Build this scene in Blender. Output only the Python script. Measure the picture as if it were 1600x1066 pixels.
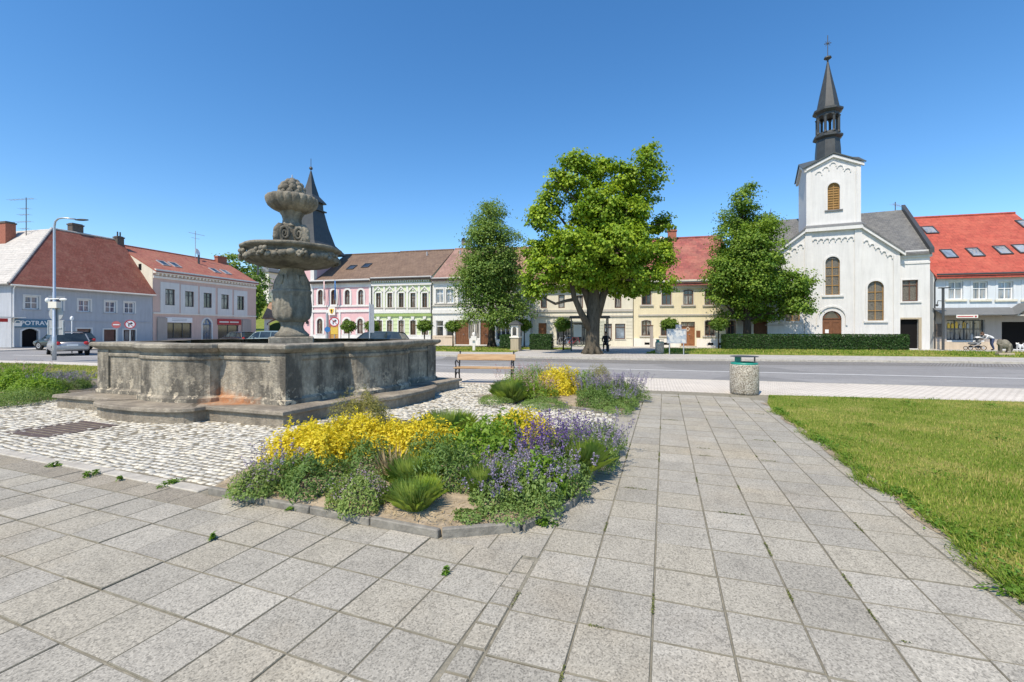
import bpy, math, random
import numpy as np
from mathutils import Vector, Matrix
for o in list(bpy.data.objects): bpy.data.objects.remove(o)
S = bpy.context.scene
COL = S.collection
R = math.radians
rnd = random.Random(7)
# ------------------------------------------------------------------ camera
CAMH = 1.55
cd = bpy.data.cameras.new('camera'); cam = bpy.data.objects.new('camera', cd); COL.objects.link(cam)
cam.location = (0, 0, CAMH); cam.rotation_euler = (R(90), 0, 0)
cd.sensor_width = 36; cd.lens = 16.0; cd.shift_y = -18/1600; cd.clip_start = .05; cd.clip_end = 3000
S.camera = cam
# ------------------------------------------------------------------ sky and sun
SUN_DIR = Vector((-.56, -.828, 0)).normalized()
SUN_EL = R(55)
w = bpy.data.worlds.new('World'); S.world = w; w.use_nodes = True
wn = w.node_tree; bg = wn.nodes['Background']
sk = wn.nodes.new('ShaderNodeTexSky'); sk.sky_type = 'NISHITA'; sk.sun_disc = False
sk.sun_elevation = SUN_EL; sk.sun_rotation = math.atan2(SUN_DIR.x, SUN_DIR.y)
sk.altitude = 300; sk.air_density = 1.0; sk.dust_density = 0.2; sk.ozone_density = 2.5
hs = wn.nodes.new('ShaderNodeHueSaturation'); hs.inputs['Saturation'].default_value = 1.27
wn.links.new(sk.outputs[0], hs.inputs['Color']); wn.links.new(hs.outputs[0], bg.inputs[0]); bg.inputs[1].default_value = 0.15
sl = bpy.data.lights.new('sun', 'SUN'); sl.energy = 4.0; sl.angle = R(.55); sl.color = (1, .89, .745)
so = bpy.data.objects.new('sun', sl); COL.objects.link(so)
sd = Vector((SUN_DIR.x*math.cos(SUN_EL), SUN_DIR.y*math.cos(SUN_EL), math.sin(SUN_EL)))
so.rotation_euler = sd.to_track_quat('Z', 'Y').to_euler(); so.location = sd*60
S.view_settings.view_transform = 'Standard'; S.view_settings.look = 'None'
S.view_settings.exposure = 0.43; S.view_settings.gamma = 1; S.view_settings.use_curve_mapping = False
# ------------------------------------------------------------------ materials
MATS = {}
def rgb(h):
    if isinstance(h, str):
        c = [int(h[i:i+2], 16)/255 for i in (0, 2, 4)]
        return tuple((x/12.92 if x <= .04045 else ((x+.055)/1.055)**2.4) for x in c)
    return h
class NT:
    def __init__(s, name):
        s.m = bpy.data.materials.new(name); s.m.use_nodes = True; s.t = s.m.node_tree
        s.b = s.t.nodes['Principled BSDF']; MATS[name] = s.m
    def n(s, typ, **kw):
        x = s.t.nodes.new(typ)
        for k, v in kw.items():
            if k.startswith('i_'):
                kk = k[2:]; x.inputs[int(kk) if kk.isdigit() else kk].default_value = v
            else: setattr(x, k, v)
        return x
    def l(s, a, b): s.t.links.new(a, b)
    def coords(s, scale=(1,1,1), kind='Object', world=False):
        if world:
            g = s.n('ShaderNodeNewGeometry').outputs['Position']
        else: g = s.n('ShaderNodeTexCoord').outputs[kind]
        mp = s.n('ShaderNodeMapping'); mp.inputs['Scale'].default_value = scale; s.l(g, mp.inputs[0]); return mp.outputs[0]
    def noise(s, vec, scale, detail=5, rough=.6):
        x = s.n('ShaderNodeTexNoise'); x.inputs['Scale'].default_value = scale; x.inputs['Detail'].default_value = detail; x.inputs['Roughness'].default_value = rough
        s.l(vec, x.inputs['Vector']); return x.outputs['Fac']
    def ramp(s, fac, stops, interp='LINEAR'):
        x = s.n('ShaderNodeValToRGB'); x.color_ramp.interpolation = interp
        e = x.color_ramp.elements
        while len(e) < len(stops): e.new(.5)
        for i, (p, c) in enumerate(stops):
            e[i].position = p; c = rgb(c) if isinstance(c, str) else ((c,)*3 if isinstance(c, (int, float)) else c)
            e[i].color = (*c, 1)
        s.l(fac, x.inputs[0]); return x.outputs[0]
    def mix(s, fac, a, b, mode='MIX'):
        x = s.n('ShaderNodeMix', data_type='RGBA', blend_type=mode)
        for sock, v in ((x.inputs[0], fac), (x.inputs[6], a), (x.inputs[7], b)):
            if hasattr(v, 'links') or hasattr(v, 'is_linked'): s.l(v, sock)
            elif isinstance(v, (int, float)): sock.default_value = v if sock == x.inputs[0] else (v, v, v, 1)
            else: sock.default_value = (*rgb(v), 1)
        return x.outputs[2]
    def math(s, op, a, b=None):
        x = s.n('ShaderNodeMath', operation=op)
        for i, v in enumerate((a, b)):
            if v is None: continue
            if hasattr(v, 'is_linked'): s.l(v, x.inputs[i])
            else: x.inputs[i].default_value = v
        return x.outputs[0]
    def bump(s, h, strength=.3, dist=.02):
        x = s.n('ShaderNodeBump'); x.inputs['Strength'].default_value = strength; x.inputs['Distance'].default_value = dist
        s.l(h, x.inputs['Height']); s.l(x.outputs[0], s.b.inputs['Normal'])
    def out(s, col=None, rough=.8, spec=.3, metal=0):
        if col is not None:
            if hasattr(col, 'is_linked'): s.l(col, s.b.inputs['Base Color'])
            else: s.b.inputs['Base Color'].default_value = (*rgb(col), 1)
        if hasattr(rough, 'is_linked'): s.l(rough, s.b.inputs['Roughness'])
        else: s.b.inputs['Roughness'].default_value = rough
        s.b.inputs['Specular IOR Level'].default_value = spec; s.b.inputs['Metallic'].default_value = metal
        return s.m
def plain(name, col, rough=.7, var=.12, scale=3, bump=0, bscale=60, spec=.3, metal=0):
    """a plain surface with mottled wear"""
    t = NT(name); c = rgb(col); v = t.coords(world=True)
    a = t.noise(v, scale, 6, .65)
    col = t.ramp(a, [(.25, tuple(x*(1-var) for x in c)), (.75, tuple(min(1, x*(1+var)) for x in c))])
    if bump: t.bump(t.noise(v, bscale, 4), bump, .01)
    return t.out(col, rough, spec, metal)
def plaster(name, col, dirt=.25):
    t = NT(name); c = rgb(col); v = t.coords(world=True)
    a = t.noise(v, .8, 6, .7); b = t.noise(t.coords((3, 3, .25), world=True), 1.6, 5, .7)
    c1 = t.ramp(a, [(.3, tuple(x*.93 for x in c)), (.7, tuple(min(1, x*1.04) for x in c))])
    d = t.ramp(b, [(.42, 1.0), (.8, 1-dirt)])
    t.bump(t.noise(v, 25, 4), .12, .02)
    return t.out(t.mix(1, c1, d, 'MULTIPLY'), .88, .2)
def rooftile(name, c1, c2, c3, w=.22, h=.3, moss=None, flat=False):
    """small tile courses: colour by tile, courses as fine relief; the roof's own (x, height) coordinates"""
    t = NT(name)
    sx = t.n('ShaderNodeSeparateXYZ'); t.l(t.n('ShaderNodeTexCoord').outputs['Object'], sx.inputs[0])
    cb = t.n('ShaderNodeCombineXYZ'); t.l(sx.outputs[0], cb.inputs[0]); t.l(t.math('MULTIPLY', sx.outputs[2], 1.5), cb.inputs[1])
    br = t.n('ShaderNodeTexBrick'); t.l(cb.outputs[0], br.inputs['Vector'])
    br.inputs['Scale'].default_value = 1; br.inputs['Brick Width'].default_value = w; br.inputs['Row Height'].default_value = h
    br.inputs['Mortar Size'].default_value = .02; br.inputs['Mortar Smooth'].default_value = .6; br.inputs['Bias'].default_value = 0
    br.inputs['Color1'].default_value = (*rgb(c1), 1); br.inputs['Color2'].default_value = (*rgb(c2), 1); br.inputs['Mortar'].default_value = (*[x*.45 for x in rgb(c3)], 1)
    v = t.coords(world=True)
    n = t.noise(v, .7, 6, .7)
    col = t.mix(t.ramp(n, [(.42, 0.), (.7, .8)]), br.outputs['Color'], c3)
    if moss: col = t.mix(t.ramp(t.noise(v, 1.7, 8, .75), [(.52, 0.), (.62, .75)]), col, moss)
    col = t.mix(1, col, t.ramp(t.noise(v, 4.5, 8, .75), [(.3, .72), (.5, 1.), (.72, 1.22)]), 'MULTIPLY')
    t.bump(br.outputs['Fac'], -.7, .04)
    return t.out(col, .82, .2)
def leafmat(name, c1, c2, trans=.35, rough=.5):
    t = NT(name)
    at = t.n('ShaderNodeAttribute', attribute_name='var')
    col = t.ramp(at.outputs['Fac'], [(0., c1), (1., c2)])
    t.out(col, rough, .25)
    tr = t.n('ShaderNodeBsdfTranslucent'); ms = t.n('ShaderNodeMixShader'); ms.inputs[0].default_value = trans
    br = t.mix(1, col, (1.0, 1.0, .55), 'MULTIPLY')
    t.l(br, tr.inputs[0]); t.l(t.b.outputs[0], ms.inputs[1]); t.l(tr.outputs[0], ms.inputs[2])
    o = t.t.nodes['Material Output']; t.l(ms.outputs[0], o.inputs['Surface'])
    return t.m
def glass(name, col, rough=.06, curtain=True):
    t = NT(name); v = t.coords(world=True)
    c = rgb(col); n = t.noise(v, .9, 3); base = t.ramp(n, [(.35, tuple(x*.5 for x in c)), (.65, tuple(x*1.5 for x in c))])
    if curtain:   # drawn or half-drawn curtains behind some of the panes
        oi = t.n('ShaderNodeObjectInfo').outputs['Random']; cu = t.math('MULTIPLY', t.ramp(oi, [(.40, 0.), (.45, 1.)]), t.ramp(t.noise(t.coords((6, 6, .6), world=True), 1.2, 3), [(.44, 0.), (.52, .75)]))
        base = t.mix(cu, base, (.34, .32, .29))
    t.out(base, rough, .8); return t.m

# exposed-aggregate slabs: speckled, each slab its own tone
def slabmat(name, base, amp=.34, tint=.10):
    t = NT(name); v = t.coords(world=True)
    oi = t.n('ShaderNodeObjectInfo').outputs['Random']
    vo = t.n('ShaderNodeTexVoronoi'); vo.inputs['Scale'].default_value = 130; t.l(v, vo.inputs['Vector'])
    bw = t.n('ShaderNodeRGBToBW'); t.l(vo.outputs['Color'], bw.inputs[0])
    sp = t.ramp(bw.outputs[0], [(.22, 1-amp*1.5), (.36, 1-amp*.25), (.62, 1.), (.8, 1+amp*.75)])
    n2 = t.noise(v, 55, 3, .7); g = t.ramp(n2, [(.3, .84), (.7, 1.14)])
    c = rgb(base)
    tone = t.ramp(oi, [(0., tuple(x*(1-tint) for x in c)), (.35, c), (.6, (c[0]*1.02, c[1]*1.0, c[2]*.95)), (.85, (c[0]*.93, c[1]*.93, c[2]*.94)), (1., tuple(x*(1+tint*1.3) for x in c))])
    big = t.mix(1, t.ramp(t.noise(v, 1.4, 7, .72), [(.3, .86), (.7, 1.07)]), t.ramp(t.noise(v, 5.5, 8, .75), [(.32, .80), (.46, 1.), (.7, 1.03)]), 'MULTIPLY')
    warm = t.ramp(t.noise(v, .55, 5, .6), [(.5, (1, 1, 1)), (.75, (1.05, .98, .88))])
    col = t.mix(1, t.mix(1, t.mix(1, tone, sp, 'MULTIPLY'), g, 'MULTIPLY'), t.mix(1, big, warm, 'MULTIPLY'), 'MULTIPLY')
    t.bump(bw.outputs[0], .35, .006)
    return t.out(col, .85, .25)
slabmat('slab', (.395, .368, .302), .25, .12)
slabmat('slab_dirty', (.32, .285, .22), .26, .10)
plain('mortar', (.24, .22, .165), .95, .4, 14, .5, 80)
plain('joint_dirt', (.20, .185, .14), .95, .35, 10, .5, 80)
def settmat(name, base, tint=.16):
    t = NT(name); v = t.coords(world=True)
    at = t.n('ShaderNodeAttribute', attribute_name='var').outputs['Fac']
    oi = t.n('ShaderNodeObjectInfo').outputs['Random']
    r = t.math('FRACT', t.math('ADD', at, oi))
    c = rgb(base)
    tone = t.ramp(r, [(0., tuple(x*(1-tint) for x in c)), (.5, c), (.8, (c[0]*1.04, c[1]*1.0, c[2]*.92)), (1., tuple(min(.85, x*(1+tint*.6)) for x in c))])
    g = t.ramp(t.noise(v, 60, 5, .7), [(.3, .82), (.7, 1.08)])
    t.bump(t.noise(v, 45, 5), .4, .01)
    return t.out(t.mix(1, tone, g, 'MULTIPLY'), .8, .25)
settmat('sett', (.63, .605, .52), .22)
plain('sett_joint', (.22, .195, .14), .95, .5, 8, .6, 60)
def brickground(name, c1, c2, cm, bw, rh, ang, ms=.012, freq=.5):
    t = NT(name); g = t.n('ShaderNodeNewGeometry').outputs['Position']
    mp = t.n('ShaderNodeMapping'); mp.inputs['Rotation'].default_value = (0, 0, ang); t.l(g, mp.inputs[0])
    br = t.n('ShaderNodeTexBrick'); t.l(mp.outputs[0], br.inputs['Vector']); br.inputs['Scale'].default_value = 1
    br.inputs['Brick Width'].default_value = bw; br.inputs['Row Height'].default_value = rh; br.inputs['Mortar Size'].default_value = ms
    br.inputs['Color1'].default_value = (*rgb(c1), 1); br.inputs['Color2'].default_value = (*rgb(c2), 1); br.inputs['Mortar'].default_value = (*rgb(cm), 1)
    v = t.coords(world=True); b = t.ramp(t.noise(v, .5, 7, .7), [(.3, .84), (.7, 1.08)])
    t.bump(br.outputs['Fac'], -.5, .01)
    return t.out(t.mix(1, br.outputs['Color'], b, 'MULTIPLY'), .85, .25)
brickground('sidewalk_sett', (.70, .645, .55), (.63, .58, .50), (.42, .37, .30), .16, .12, R(17))
brickground('lane_sett', (.33, .32, .30), (.26, .255, .25), (.13, .12, .10), .13, .11, R(15), .02)
brickground('pavement_far', (.50, .47, .42), (.45, .43, .39), (.3, .28, .25), .4, .4, R(14), .015)
def asphalt():
    t = NT('asphalt'); v = t.coords(world=True)
    a = t.ramp(t.noise(t.coords((.12, 1.0, 1), world=True), .8, 6, .6), [(.3, (.245, .24, .23)), (.7, (.315, .308, .293))])
    a = t.mix(t.ramp(t.noise(v, .16, 2, .3), [(.56, 0.), (.575, .55)]), a, (.19, .188, .18))
    a = t.mix(t.ramp(t.noise(t.coords((.5, .5, 1), world=True), .9, 9, .8), [(.485, 0.), (.5, .35), (.515, 0.)]), a, (.09, .09, .09))
    g = t.ramp(t.noise(v, 70, 3), [(.3, .82), (.7, 1.15)])
    t.bump(t.noise(v, 90, 3), .3, .01)
    return t.out(t.mix(1, a, g, 'MULTIPLY'), .85, .3)
asphalt()
plain('road_paint', (.78, .78, .75), .7, .12, 5)
plain('kerb_concrete', (.44, .41, .345), .9, .3, 7, .5, 50)
plain('bed_kerb', (.235, .22, .185), .9, .45, 9, .7, 40)
plain('earth', (.16, .13, .075), 1, .3, .5)
plain('soil', (.31, .25, .17), 1, .5, 11, 1, 25)
def lawnmat(name, g1, g2, straw):
    t = NT(name); v = t.coords(world=True)
    a = t.ramp(t.noise(v, 1.1, 8, .72), [(.28, g1), (.5, g2), (.68, straw)])
    b = t.ramp(t.noise(v, 38, 4, .7), [(.3, .6), (.7, 1.25)])
    t.bump(t.noise(v, 55, 4), .8, .03)
    return t.out(t.mix(1, a, b, 'MULTIPLY'), .95, .1)
lawnmat('lawn', (.13, .19, .025), (.21, .25, .04), (.36, .32, .10))
def blademat(name, c1, c2, c3):
    t = NT(name); at = t.n('ShaderNodeAttribute', attribute_name='var').outputs['Fac']
    col = t.ramp(at, [(0., c1), (.6, c2), (1., c3)])
    t.out(col, .6, .2)
    tr = t.n('ShaderNodeBsdfTranslucent'); ms = t.n('ShaderNodeMixShader'); ms.inputs[0].default_value = .35
    t.l(col, tr.inputs[0]); t.l(t.b.outputs[0], ms.inputs[1]); t.l(tr.outputs[0], ms.inputs[2])
    t.l(ms.outputs[0], t.t.nodes['Material Output'].inputs['Surface'])
blademat('blade', (.10, .21, .015), (.25, .34, .04), (.55, .46, .15))
# weathered stone of the fountain: lichen, soot runs, pale limewash remnants, rust at the foot
def stone(name, base, dark, soot=.75, rust=False, pale=None, streak=True):
    t = NT(name); v = t.coords(world=True)
    n1 = t.noise(v, 2.2, 8, .7); n2 = t.noise(v, 14, 6, .7)
    col = t.ramp(n1, [(.3, tuple(x*.72 for x in base)), (.5, base), (.72, tuple(x*1.18 for x in base))])
    col = t.mix(1, col, t.ramp(n2, [(.3, .72), (.7, 1.15)]), 'MULTIPLY')
    if streak:
        st = t.noise(t.coords((1.25, 1.25, .42), world=True), 1.5, 8, .68)
        col = t.mix(t.ramp(st, [(.41, 0.), (.58, soot)]), col, dark)
    sx = t.n('ShaderNodeSeparateXYZ'); t.l(t.n('ShaderNodeNewGeometry').outputs['Position'], sx.inputs[0])
    if pale:
        zf = t.ramp(sx.outputs[2], [(.30, 1.), (.85, 0.)])
        pf = t.math('MULTIPLY', t.ramp(t.noise(v, 5.5, 7, .75), [(.54, 0.), (.58, 1.)]), zf)
        col = t.mix(pf, col, pale)
    if rust:
        d = t.n('ShaderNodeVectorMath', operation='DISTANCE'); t.l(t.coords((.75, .75, 2.0), world=True), d.inputs[0]); d.inputs[1].default_value = (-4.95*.75, 8.4*.75, .22*2)
        rf = t.ramp(t.math('ADD', d.outputs['Value'], t.math('MULTIPLY', t.noise(v, 3.5, 6, .7), .9)), [(.7, .9), (1.75, 0.)])
        col = t.mix(t.math('MULTIPLY', rf, t.ramp(t.noise(v, 9, 6, .75), [(.3, .5), (.6, 1.)])), col, (.52, .19, .05))
    t.bump(t.math('ADD', t.noise(v, 20, 7, .7), n1), .85, .04)
    return t.out(col, .92, .15)
stone('stone_basin', (.43, .385, .30), (.075, .07, .06), .82, True, (.62, .54, .40))
stone('stone_coping', (.42, .38, .30), (.12, .108, .09), .7)
stone('stone_plinth', (.40, .35, .27), (.15, .13, .105), .6, True)
stone('stone_carved', (.35, .32, .25), (.085, .078, .064), .72)
t = NT('basin_water'); t.out((.03, .045, .035), .08, .6)

plaster('pl_greyblue', (.43, .455, .485), .18); plaster('pl_pinkbeige', (.65, .475, .40), .15); plaster('pl_white', (.70, .69, .65), .14)
plaster('pl_pink', (.70, .45, .45), .14); plaster('pl_green', (.60, .68, .40), .12); plaster('pl_cream', (.72, .68, .55), .16)
plaster('pl_yellow', (.75, .67, .46), .14); plaster('pl_church', (.68, .67, .64), .16); plaster('pl_bluewhite', (.64, .68, .70), .16)
plaster('pl_ochre', (.72, .56, .36), .15); plaster('pl_shopgrey', (.42, .37, .33), .15); plaster('pl_band', (.50, .47, .41), .15); plaster('pl_palecream', (.78, .74, .66), .14)
plaster('pl_darkgreen', (.30, .40, .14), .1); plaster('pl_beige', (.60, .50, .38), .2); plaster('pl_sandstone', (.45, .38, .27), .3)
rooftile('roof_rust', (.25, .085, .06), (.21, .07, .05), (.28, .12, .09), .25, .25, (.27, .13, .09))
rooftile('roof_red', (.40, .145, .10), (.33, .115, .09), (.44, .19, .13), .25, .25, (.36, .19, .12))
rooftile('roof_brown', (.20, .135, .095), (.155, .105, .078), (.22, .155, .11), .33, .33)
rooftile('roof_yellowhouse', (.36, .11, .09), (.22, .075, .07), (.40, .18, .13), .45, .4)
rooftile('roof_bright', (.43, .095, .065), (.35, .075, .055), (.47, .13, .085), .5, .45)
rooftile('roof_slate', (.17, .17, .165), (.125, .128, .13), (.20, .20, .185), .3, .25)
rooftile('roof_sunlit', (.52, .49, .44), (.47, .45, .41), (.55, .52, .47), .4, .4)  # sun glare on the corner house's camera-facing tiles, put into a pale colour
rooftile('roof_oldbrown', (.35, .21, .13), (.28, .16, .10), (.40, .27, .18), .25, .25)
rooftile('roof_orange', (.60, .22, .09), (.52, .19, .08), (.62, .26, .12), .4, .4)
plain('metal_dark', (.055, .058, .06), .45, .2, 6, spec=.5); plain('metal_grey', (.36, .37, .38), .45, .12, 5, spec=.5)
plain('galvanised', (.50, .53, .56), .4, .1, 8, spec=.5, metal=.6)
plain('sheet_lead', (.042, .046, .044), .5, .3, 3, .1, 20, spec=.5); plain('sheet_copper', (.075, .085, .082), .5, .3, 3, .1, 20, spec=.5)
plain('white_paint', (.80, .80, .78), .5, .05, 4); plain('grey_sheet', (.15, .155, .155), .5, .15, 3)
plain('brown_wood', (.17, .075, .035), .55, .25, 5); plain('door_wood', (.28, .12, .05), .55, .25, 5); plain('brown_frame', (.12, .062, .04), .5, .2, 5)
plain('brick_chimney', (.34, .13, .085), .9, .3, 9, .3, 30); plain('soot_brick', (.12, .10, .085), .9, .3, 9)
plain('black_iron', (.018, .018, .02), .45, .2, 10, spec=.5)
plain('faded_red', (.52, .14, .13), .6, .12, 4); plain('red_paint', (.50, .04, .05), .5, .1, 4); plain('blue_paint', (.05, .18, .42), .5, .1, 4); plain('teal_sign', (.06, .17, .26), .5, .12, 4); plain('yellow_paint', (.75, .5, .08), .5, .1, 4)
plain('black_paint', (.015, .015, .017), .5, .1, 4); plain('shop_red', (.42, .04, .045), .5, .1, 4)
plain('louvre_wood', (.34, .20, .07), .7, .3, 6); plain('leaded', (.22, .19, .14), .5, .4, 12)
plain('bin_green', (.02, .24, .18), .4, .12, 8, spec=.5); plain('rubber', (.02, .02, .02), .8, .1, 4)
glass('glass_dark', (.035, .04, .045)); glass('glass_blue', (.07, .11, .17)); glass('glass_brown', (.05, .035, .028)); glass('glass_sky', (.22, .27, .33), .1)
t = NT('interior_dark'); t.out((.012, .011, .011), .9, .1)
def pinewood():
    t = NT('pine_plank'); v = t.coords((1.2, 14, 14))
    t.out(t.ramp(t.noise(v, 2.2, 6, .6), [(.3, (.36, .21, .10)), (.55, (.50, .33, .17)), (.75, (.56, .40, .22))]), .45, .35)
pinewood()
def bark(name, c):
    t = NT(name); v = t.coords((1, 1, .25), world=True)
    n = t.noise(v, 9, 7, .75); t.bump(n, 1, .05)
    t.out(t.ramp(n, [(.3, tuple(x*.45 for x in c)), (.7, tuple(x*1.25 for x in c))]), .95, .1)
bark('bark_maple', (.115, .10, .075)); bark('bark_dark', (.075, .062, .048))
def binstone():
    t = NT('bin_aggregate'); v = t.coords()
    vo = t.n('ShaderNodeTexVoronoi'); vo.inputs['Scale'].default_value = 55; t.l(v, vo.inputs['Vector'])
    bw = t.n('ShaderNodeRGBToBW'); t.l(vo.outputs['Color'], bw.inputs[0])
    c = t.ramp(bw.outputs[0], [(.15, (.17, .14, .10)), (.35, (.34, .30, .23)), (.6, (.50, .45, .36)), (.8, (.66, .61, .51))])
    t.bump(t.math('SUBTRACT', 1., vo.outputs['Distance']), .8, .02); t.out(c, .8, .3)
binstone()
leafmat('lf_maple', (.13, .25, .016), (.44, .57, .055), .38); leafmat('lf_linden', (.09, .18, .03), (.30, .42, .095), .36)
leafmat('lf_dark', (.09, .19, .022), (.31, .44, .065), .4); leafmat('lf_ball', (.08, .16, .02), (.24, .35, .05), .35); leafmat('lf_hedge', (.018, .05, .012), (.06, .125, .025), .2)
leafmat('lf_gold', (.62, .50, .02), (.92, .80, .08), .4); leafmat('lf_box', (.085, .17, .035), (.24, .35, .10), .35); leafmat('lf_lav', (.14, .24, .055), (.31, .42, .13), .38)
leafmat('lf_fresh', (.14, .28, .03), (.34, .48, .08), .45); leafmat('lf_olive', (.20, .21, .05), (.40, .36, .12), .3); leafmat('lf_thyme', (.16, .26, .05), (.36, .45, .14), .35)
leafmat('lf_moss', (.10, .12, .03), (.24, .26, .08), .2); leafmat('lf_weed', (.09, .20, .02), (.22, .36, .05), .35); leafmat('lf_tuft', (.34, .52, .08), (.60, .74, .20), .5); leafmat('fl_lavender', (.20, .165, .27), (.38, .335, .45), .2); leafmat('fl_sage', (.10, .05, .22), (.24, .15, .42), .2); leafmat('fl_thyme', (.26, .20, .24), (.42, .36, .36), .2); leafmat('fl_pink', (.40, .20, .25), (.58, .38, .36), .2); leafmat('lf_dry', (.42, .31, .16), (.62, .50, .30), .2)
# ------------------------------------------------------------------ mesh helpers
def tag(o, label=None, cat=None, group=None, kind=None):
    if label: o['label'] = label
    if cat: o['category'] = cat
    if group: o['group'] = group
    if kind: o['kind'] = kind
    return o
def empty(name, loc=(0,0,0), rz=0, label=None, cat=None, group=None, kind=None):
    o = bpy.data.objects.new(name, None); COL.objects.link(o); o.location = loc; o.rotation_euler = (0, 0, rz); o.empty_display_size = .2
    return tag(o, label, cat, group, kind)
def inst(name, data, parent=None, loc=(0,0,0), rot=(0,0,0), scale=(1,1,1)):
    o = bpy.data.objects.new(name, data); COL.objects.link(o); o.parent = parent; o.location = loc; o.rotation_euler = rot; o.scale = scale; return o
class MB:
    def __init__(s): s.v = []; s.f = []; s.mi = []; s.sm = []; s.cur = 0; s.smooth = False
    def add(s, vs, fs):
        b = len(s.v); s.v += [tuple(p) for p in vs]
        for f in fs: s.f.append(tuple(b+i for i in f)); s.mi.append(s.cur); s.sm.append(s.smooth)
        return s
    def box(s, x0, x1, y0, y1, z0, z1, M=None):
        vs = [(x0,y0,z0),(x1,y0,z0),(x1,y1,z0),(x0,y1,z0),(x0,y0,z1),(x1,y0,z1),(x1,y1,z1),(x0,y1,z1)]
        if M: vs = [M @ Vector(p) for p in vs]
        return s.add(vs, [(0,3,2,1),(4,5,6,7),(0,1,5,4),(1,2,6,5),(2,3,7,6),(3,0,4,7)])
    def quad(s, a, b, c, d): return s.add([a,b,c,d], [(0,1,2,3)])
    def poly(s, pts): return s.add(pts, [tuple(range(len(pts)))])
    def prism(s, pts, z0, z1):
        n = len(pts); vs = [(x,y,z0) for x,y in pts]+[(x,y,z1) for x,y in pts]
        return s.add(vs, [tuple(range(n-1,-1,-1)), tuple(range(n,2*n))]+[(i,(i+1)%n,n+(i+1)%n,n+i) for i in range(n)])
    def xz(s, pts, y0, y1):      # polygon in the facade plane, extruded in depth (pts counter-clockwise seen from the front)
        n = len(pts); vs = [(x,y0,z) for x,z in pts]+[(x,y1,z) for x,z in pts]
        return s.add(vs, [tuple(range(n)), tuple(range(2*n-1,n-1,-1))]+[(i,n+i,n+(i+1)%n,(i+1)%n) for i in range(n)])
    def ring(s, a, b, y0, y1, closed=False):   # band between two facade-plane outlines
        n = len(a); vs = [(x,y0,z) for x,z in a]+[(x,y0,z) for x,z in b]+[(x,y1,z) for x,z in a]+[(x,y1,z) for x,z in b]
        fs = []
        for i in range(n if closed else n-1):
            j = (i+1) % n
            fs += [(i,j,n+j,n+i),(2*n+i,3*n+i,3*n+j,2*n+j),(i,2*n+i,2*n+j,j),(n+i,n+j,3*n+j,3*n+i)]
        if not closed: fs += [(0,n,3*n,2*n),(n-1,3*n-1,4*n-1,2*n-1)]
        return s.add(vs, fs)
    def lathe(s, prof, seg=24, c=(0,0,0), fn=None, cap=True):
        vs = []; 
        for i, (r, z) in enumerate(prof):
            for k in range(seg):
                a = 2*math.pi*k/seg; q = fn(r, z, a, i) if fn else (r, z)
                vs.append((c[0]+q[0]*math.cos(a), c[1]+q[0]*math.sin(a), c[2]+q[1]))
        fs = [(i*seg+k, i*seg+(k+1)%seg, (i+1)*seg+(k+1)%seg, (i+1)*seg+k) for i in range(len(prof)-1) for k in range(seg)]
        if cap: fs += [tuple(range(seg-1,-1,-1)), tuple((len(prof)-1)*seg+k for k in range(seg))]
        return s.add(vs, fs)
    def tube(s, pts, rad, seg=8, cap=True):
        pts = [Vector(p) for p in pts]; n = len(pts)
        if not hasattr(rad, '__len__'): rad = [rad]*n
        vs = []; up = None
        for i, p in enumerate(pts):
            d = (pts[min(i+1,n-1)]-pts[max(i-1,0)]).normalized()
            if up is None: up = d.orthogonal().normalized()
            up = (up-d*up.dot(d)); up = up.normalized() if up.length > 1e-6 else d.orthogonal().normalized()
            b = d.cross(up)
            for k in range(seg):
                a = 2*math.pi*k/seg; vs.append(p+(up*math.cos(a)+b*math.sin(a))*rad[i])
        fs = [(i*seg+k, i*seg+(k+1)%seg, (i+1)*seg+(k+1)%seg, (i+1)*seg+k) for i in range(n-1) for k in range(seg)]
        if cap: fs += [tuple(range(seg-1,-1,-1)), tuple((n-1)*seg+k for k in range(seg))]
        return s.add(vs, fs)
    def ball(s, c, r, seg=10, rings=6, fn=None):
        if not hasattr(r, '__len__'): r = (r,r,r)
        vs = [(c[0],c[1],c[2]-r[2])]
        for i in range(1, rings):
            ph = math.pi*i/rings-math.pi/2
            for k in range(seg):
                a = 2*math.pi*k/seg; vs.append((c[0]+r[0]*math.cos(ph)*math.cos(a), c[1]+r[1]*math.cos(ph)*math.sin(a), c[2]+r[2]*math.sin(ph)))
        vs.append((c[0],c[1],c[2]+r[2])); e = len(vs)-1
        fs = [(0, 1+(k+1)%seg, 1+k) for k in range(seg)]+[(1+(i*seg)+k, 1+i*seg+(k+1)%seg, 1+(i+1)*seg+(k+1)%seg, 1+(i+1)*seg+k) for i in range(rings-2) for k in range(seg)]
        fs += [(e, 1+(rings-2)*seg+k, 1+(rings-2)*seg+(k+1)%seg) for k in range(seg)]
        return s.add(vs, fs)
    def mesh(s, name, mats):
        me = bpy.data.meshes.new(name); me.from_pydata(s.v, [], s.f)
        for m in ([mats] if isinstance(mats, str) else mats): me.materials.append(MATS[m])
        me.polygons.foreach_set('material_index', s.mi); me.polygons.foreach_set('use_smooth', s.sm)
        me.update(); return me
    def build(s, name, mats, parent=None, loc=(0,0,0), rot=(0,0,0)):
        return inst(name, s.mesh(name, mats), parent, loc, rot)
def bevel(o, wd, seg=1):
    m = o.modifiers.new('bevel', 'BEVEL'); m.width = wd; m.segments = seg; m.limit_method = 'ANGLE'; m.angle_limit = R(40); return o
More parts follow.
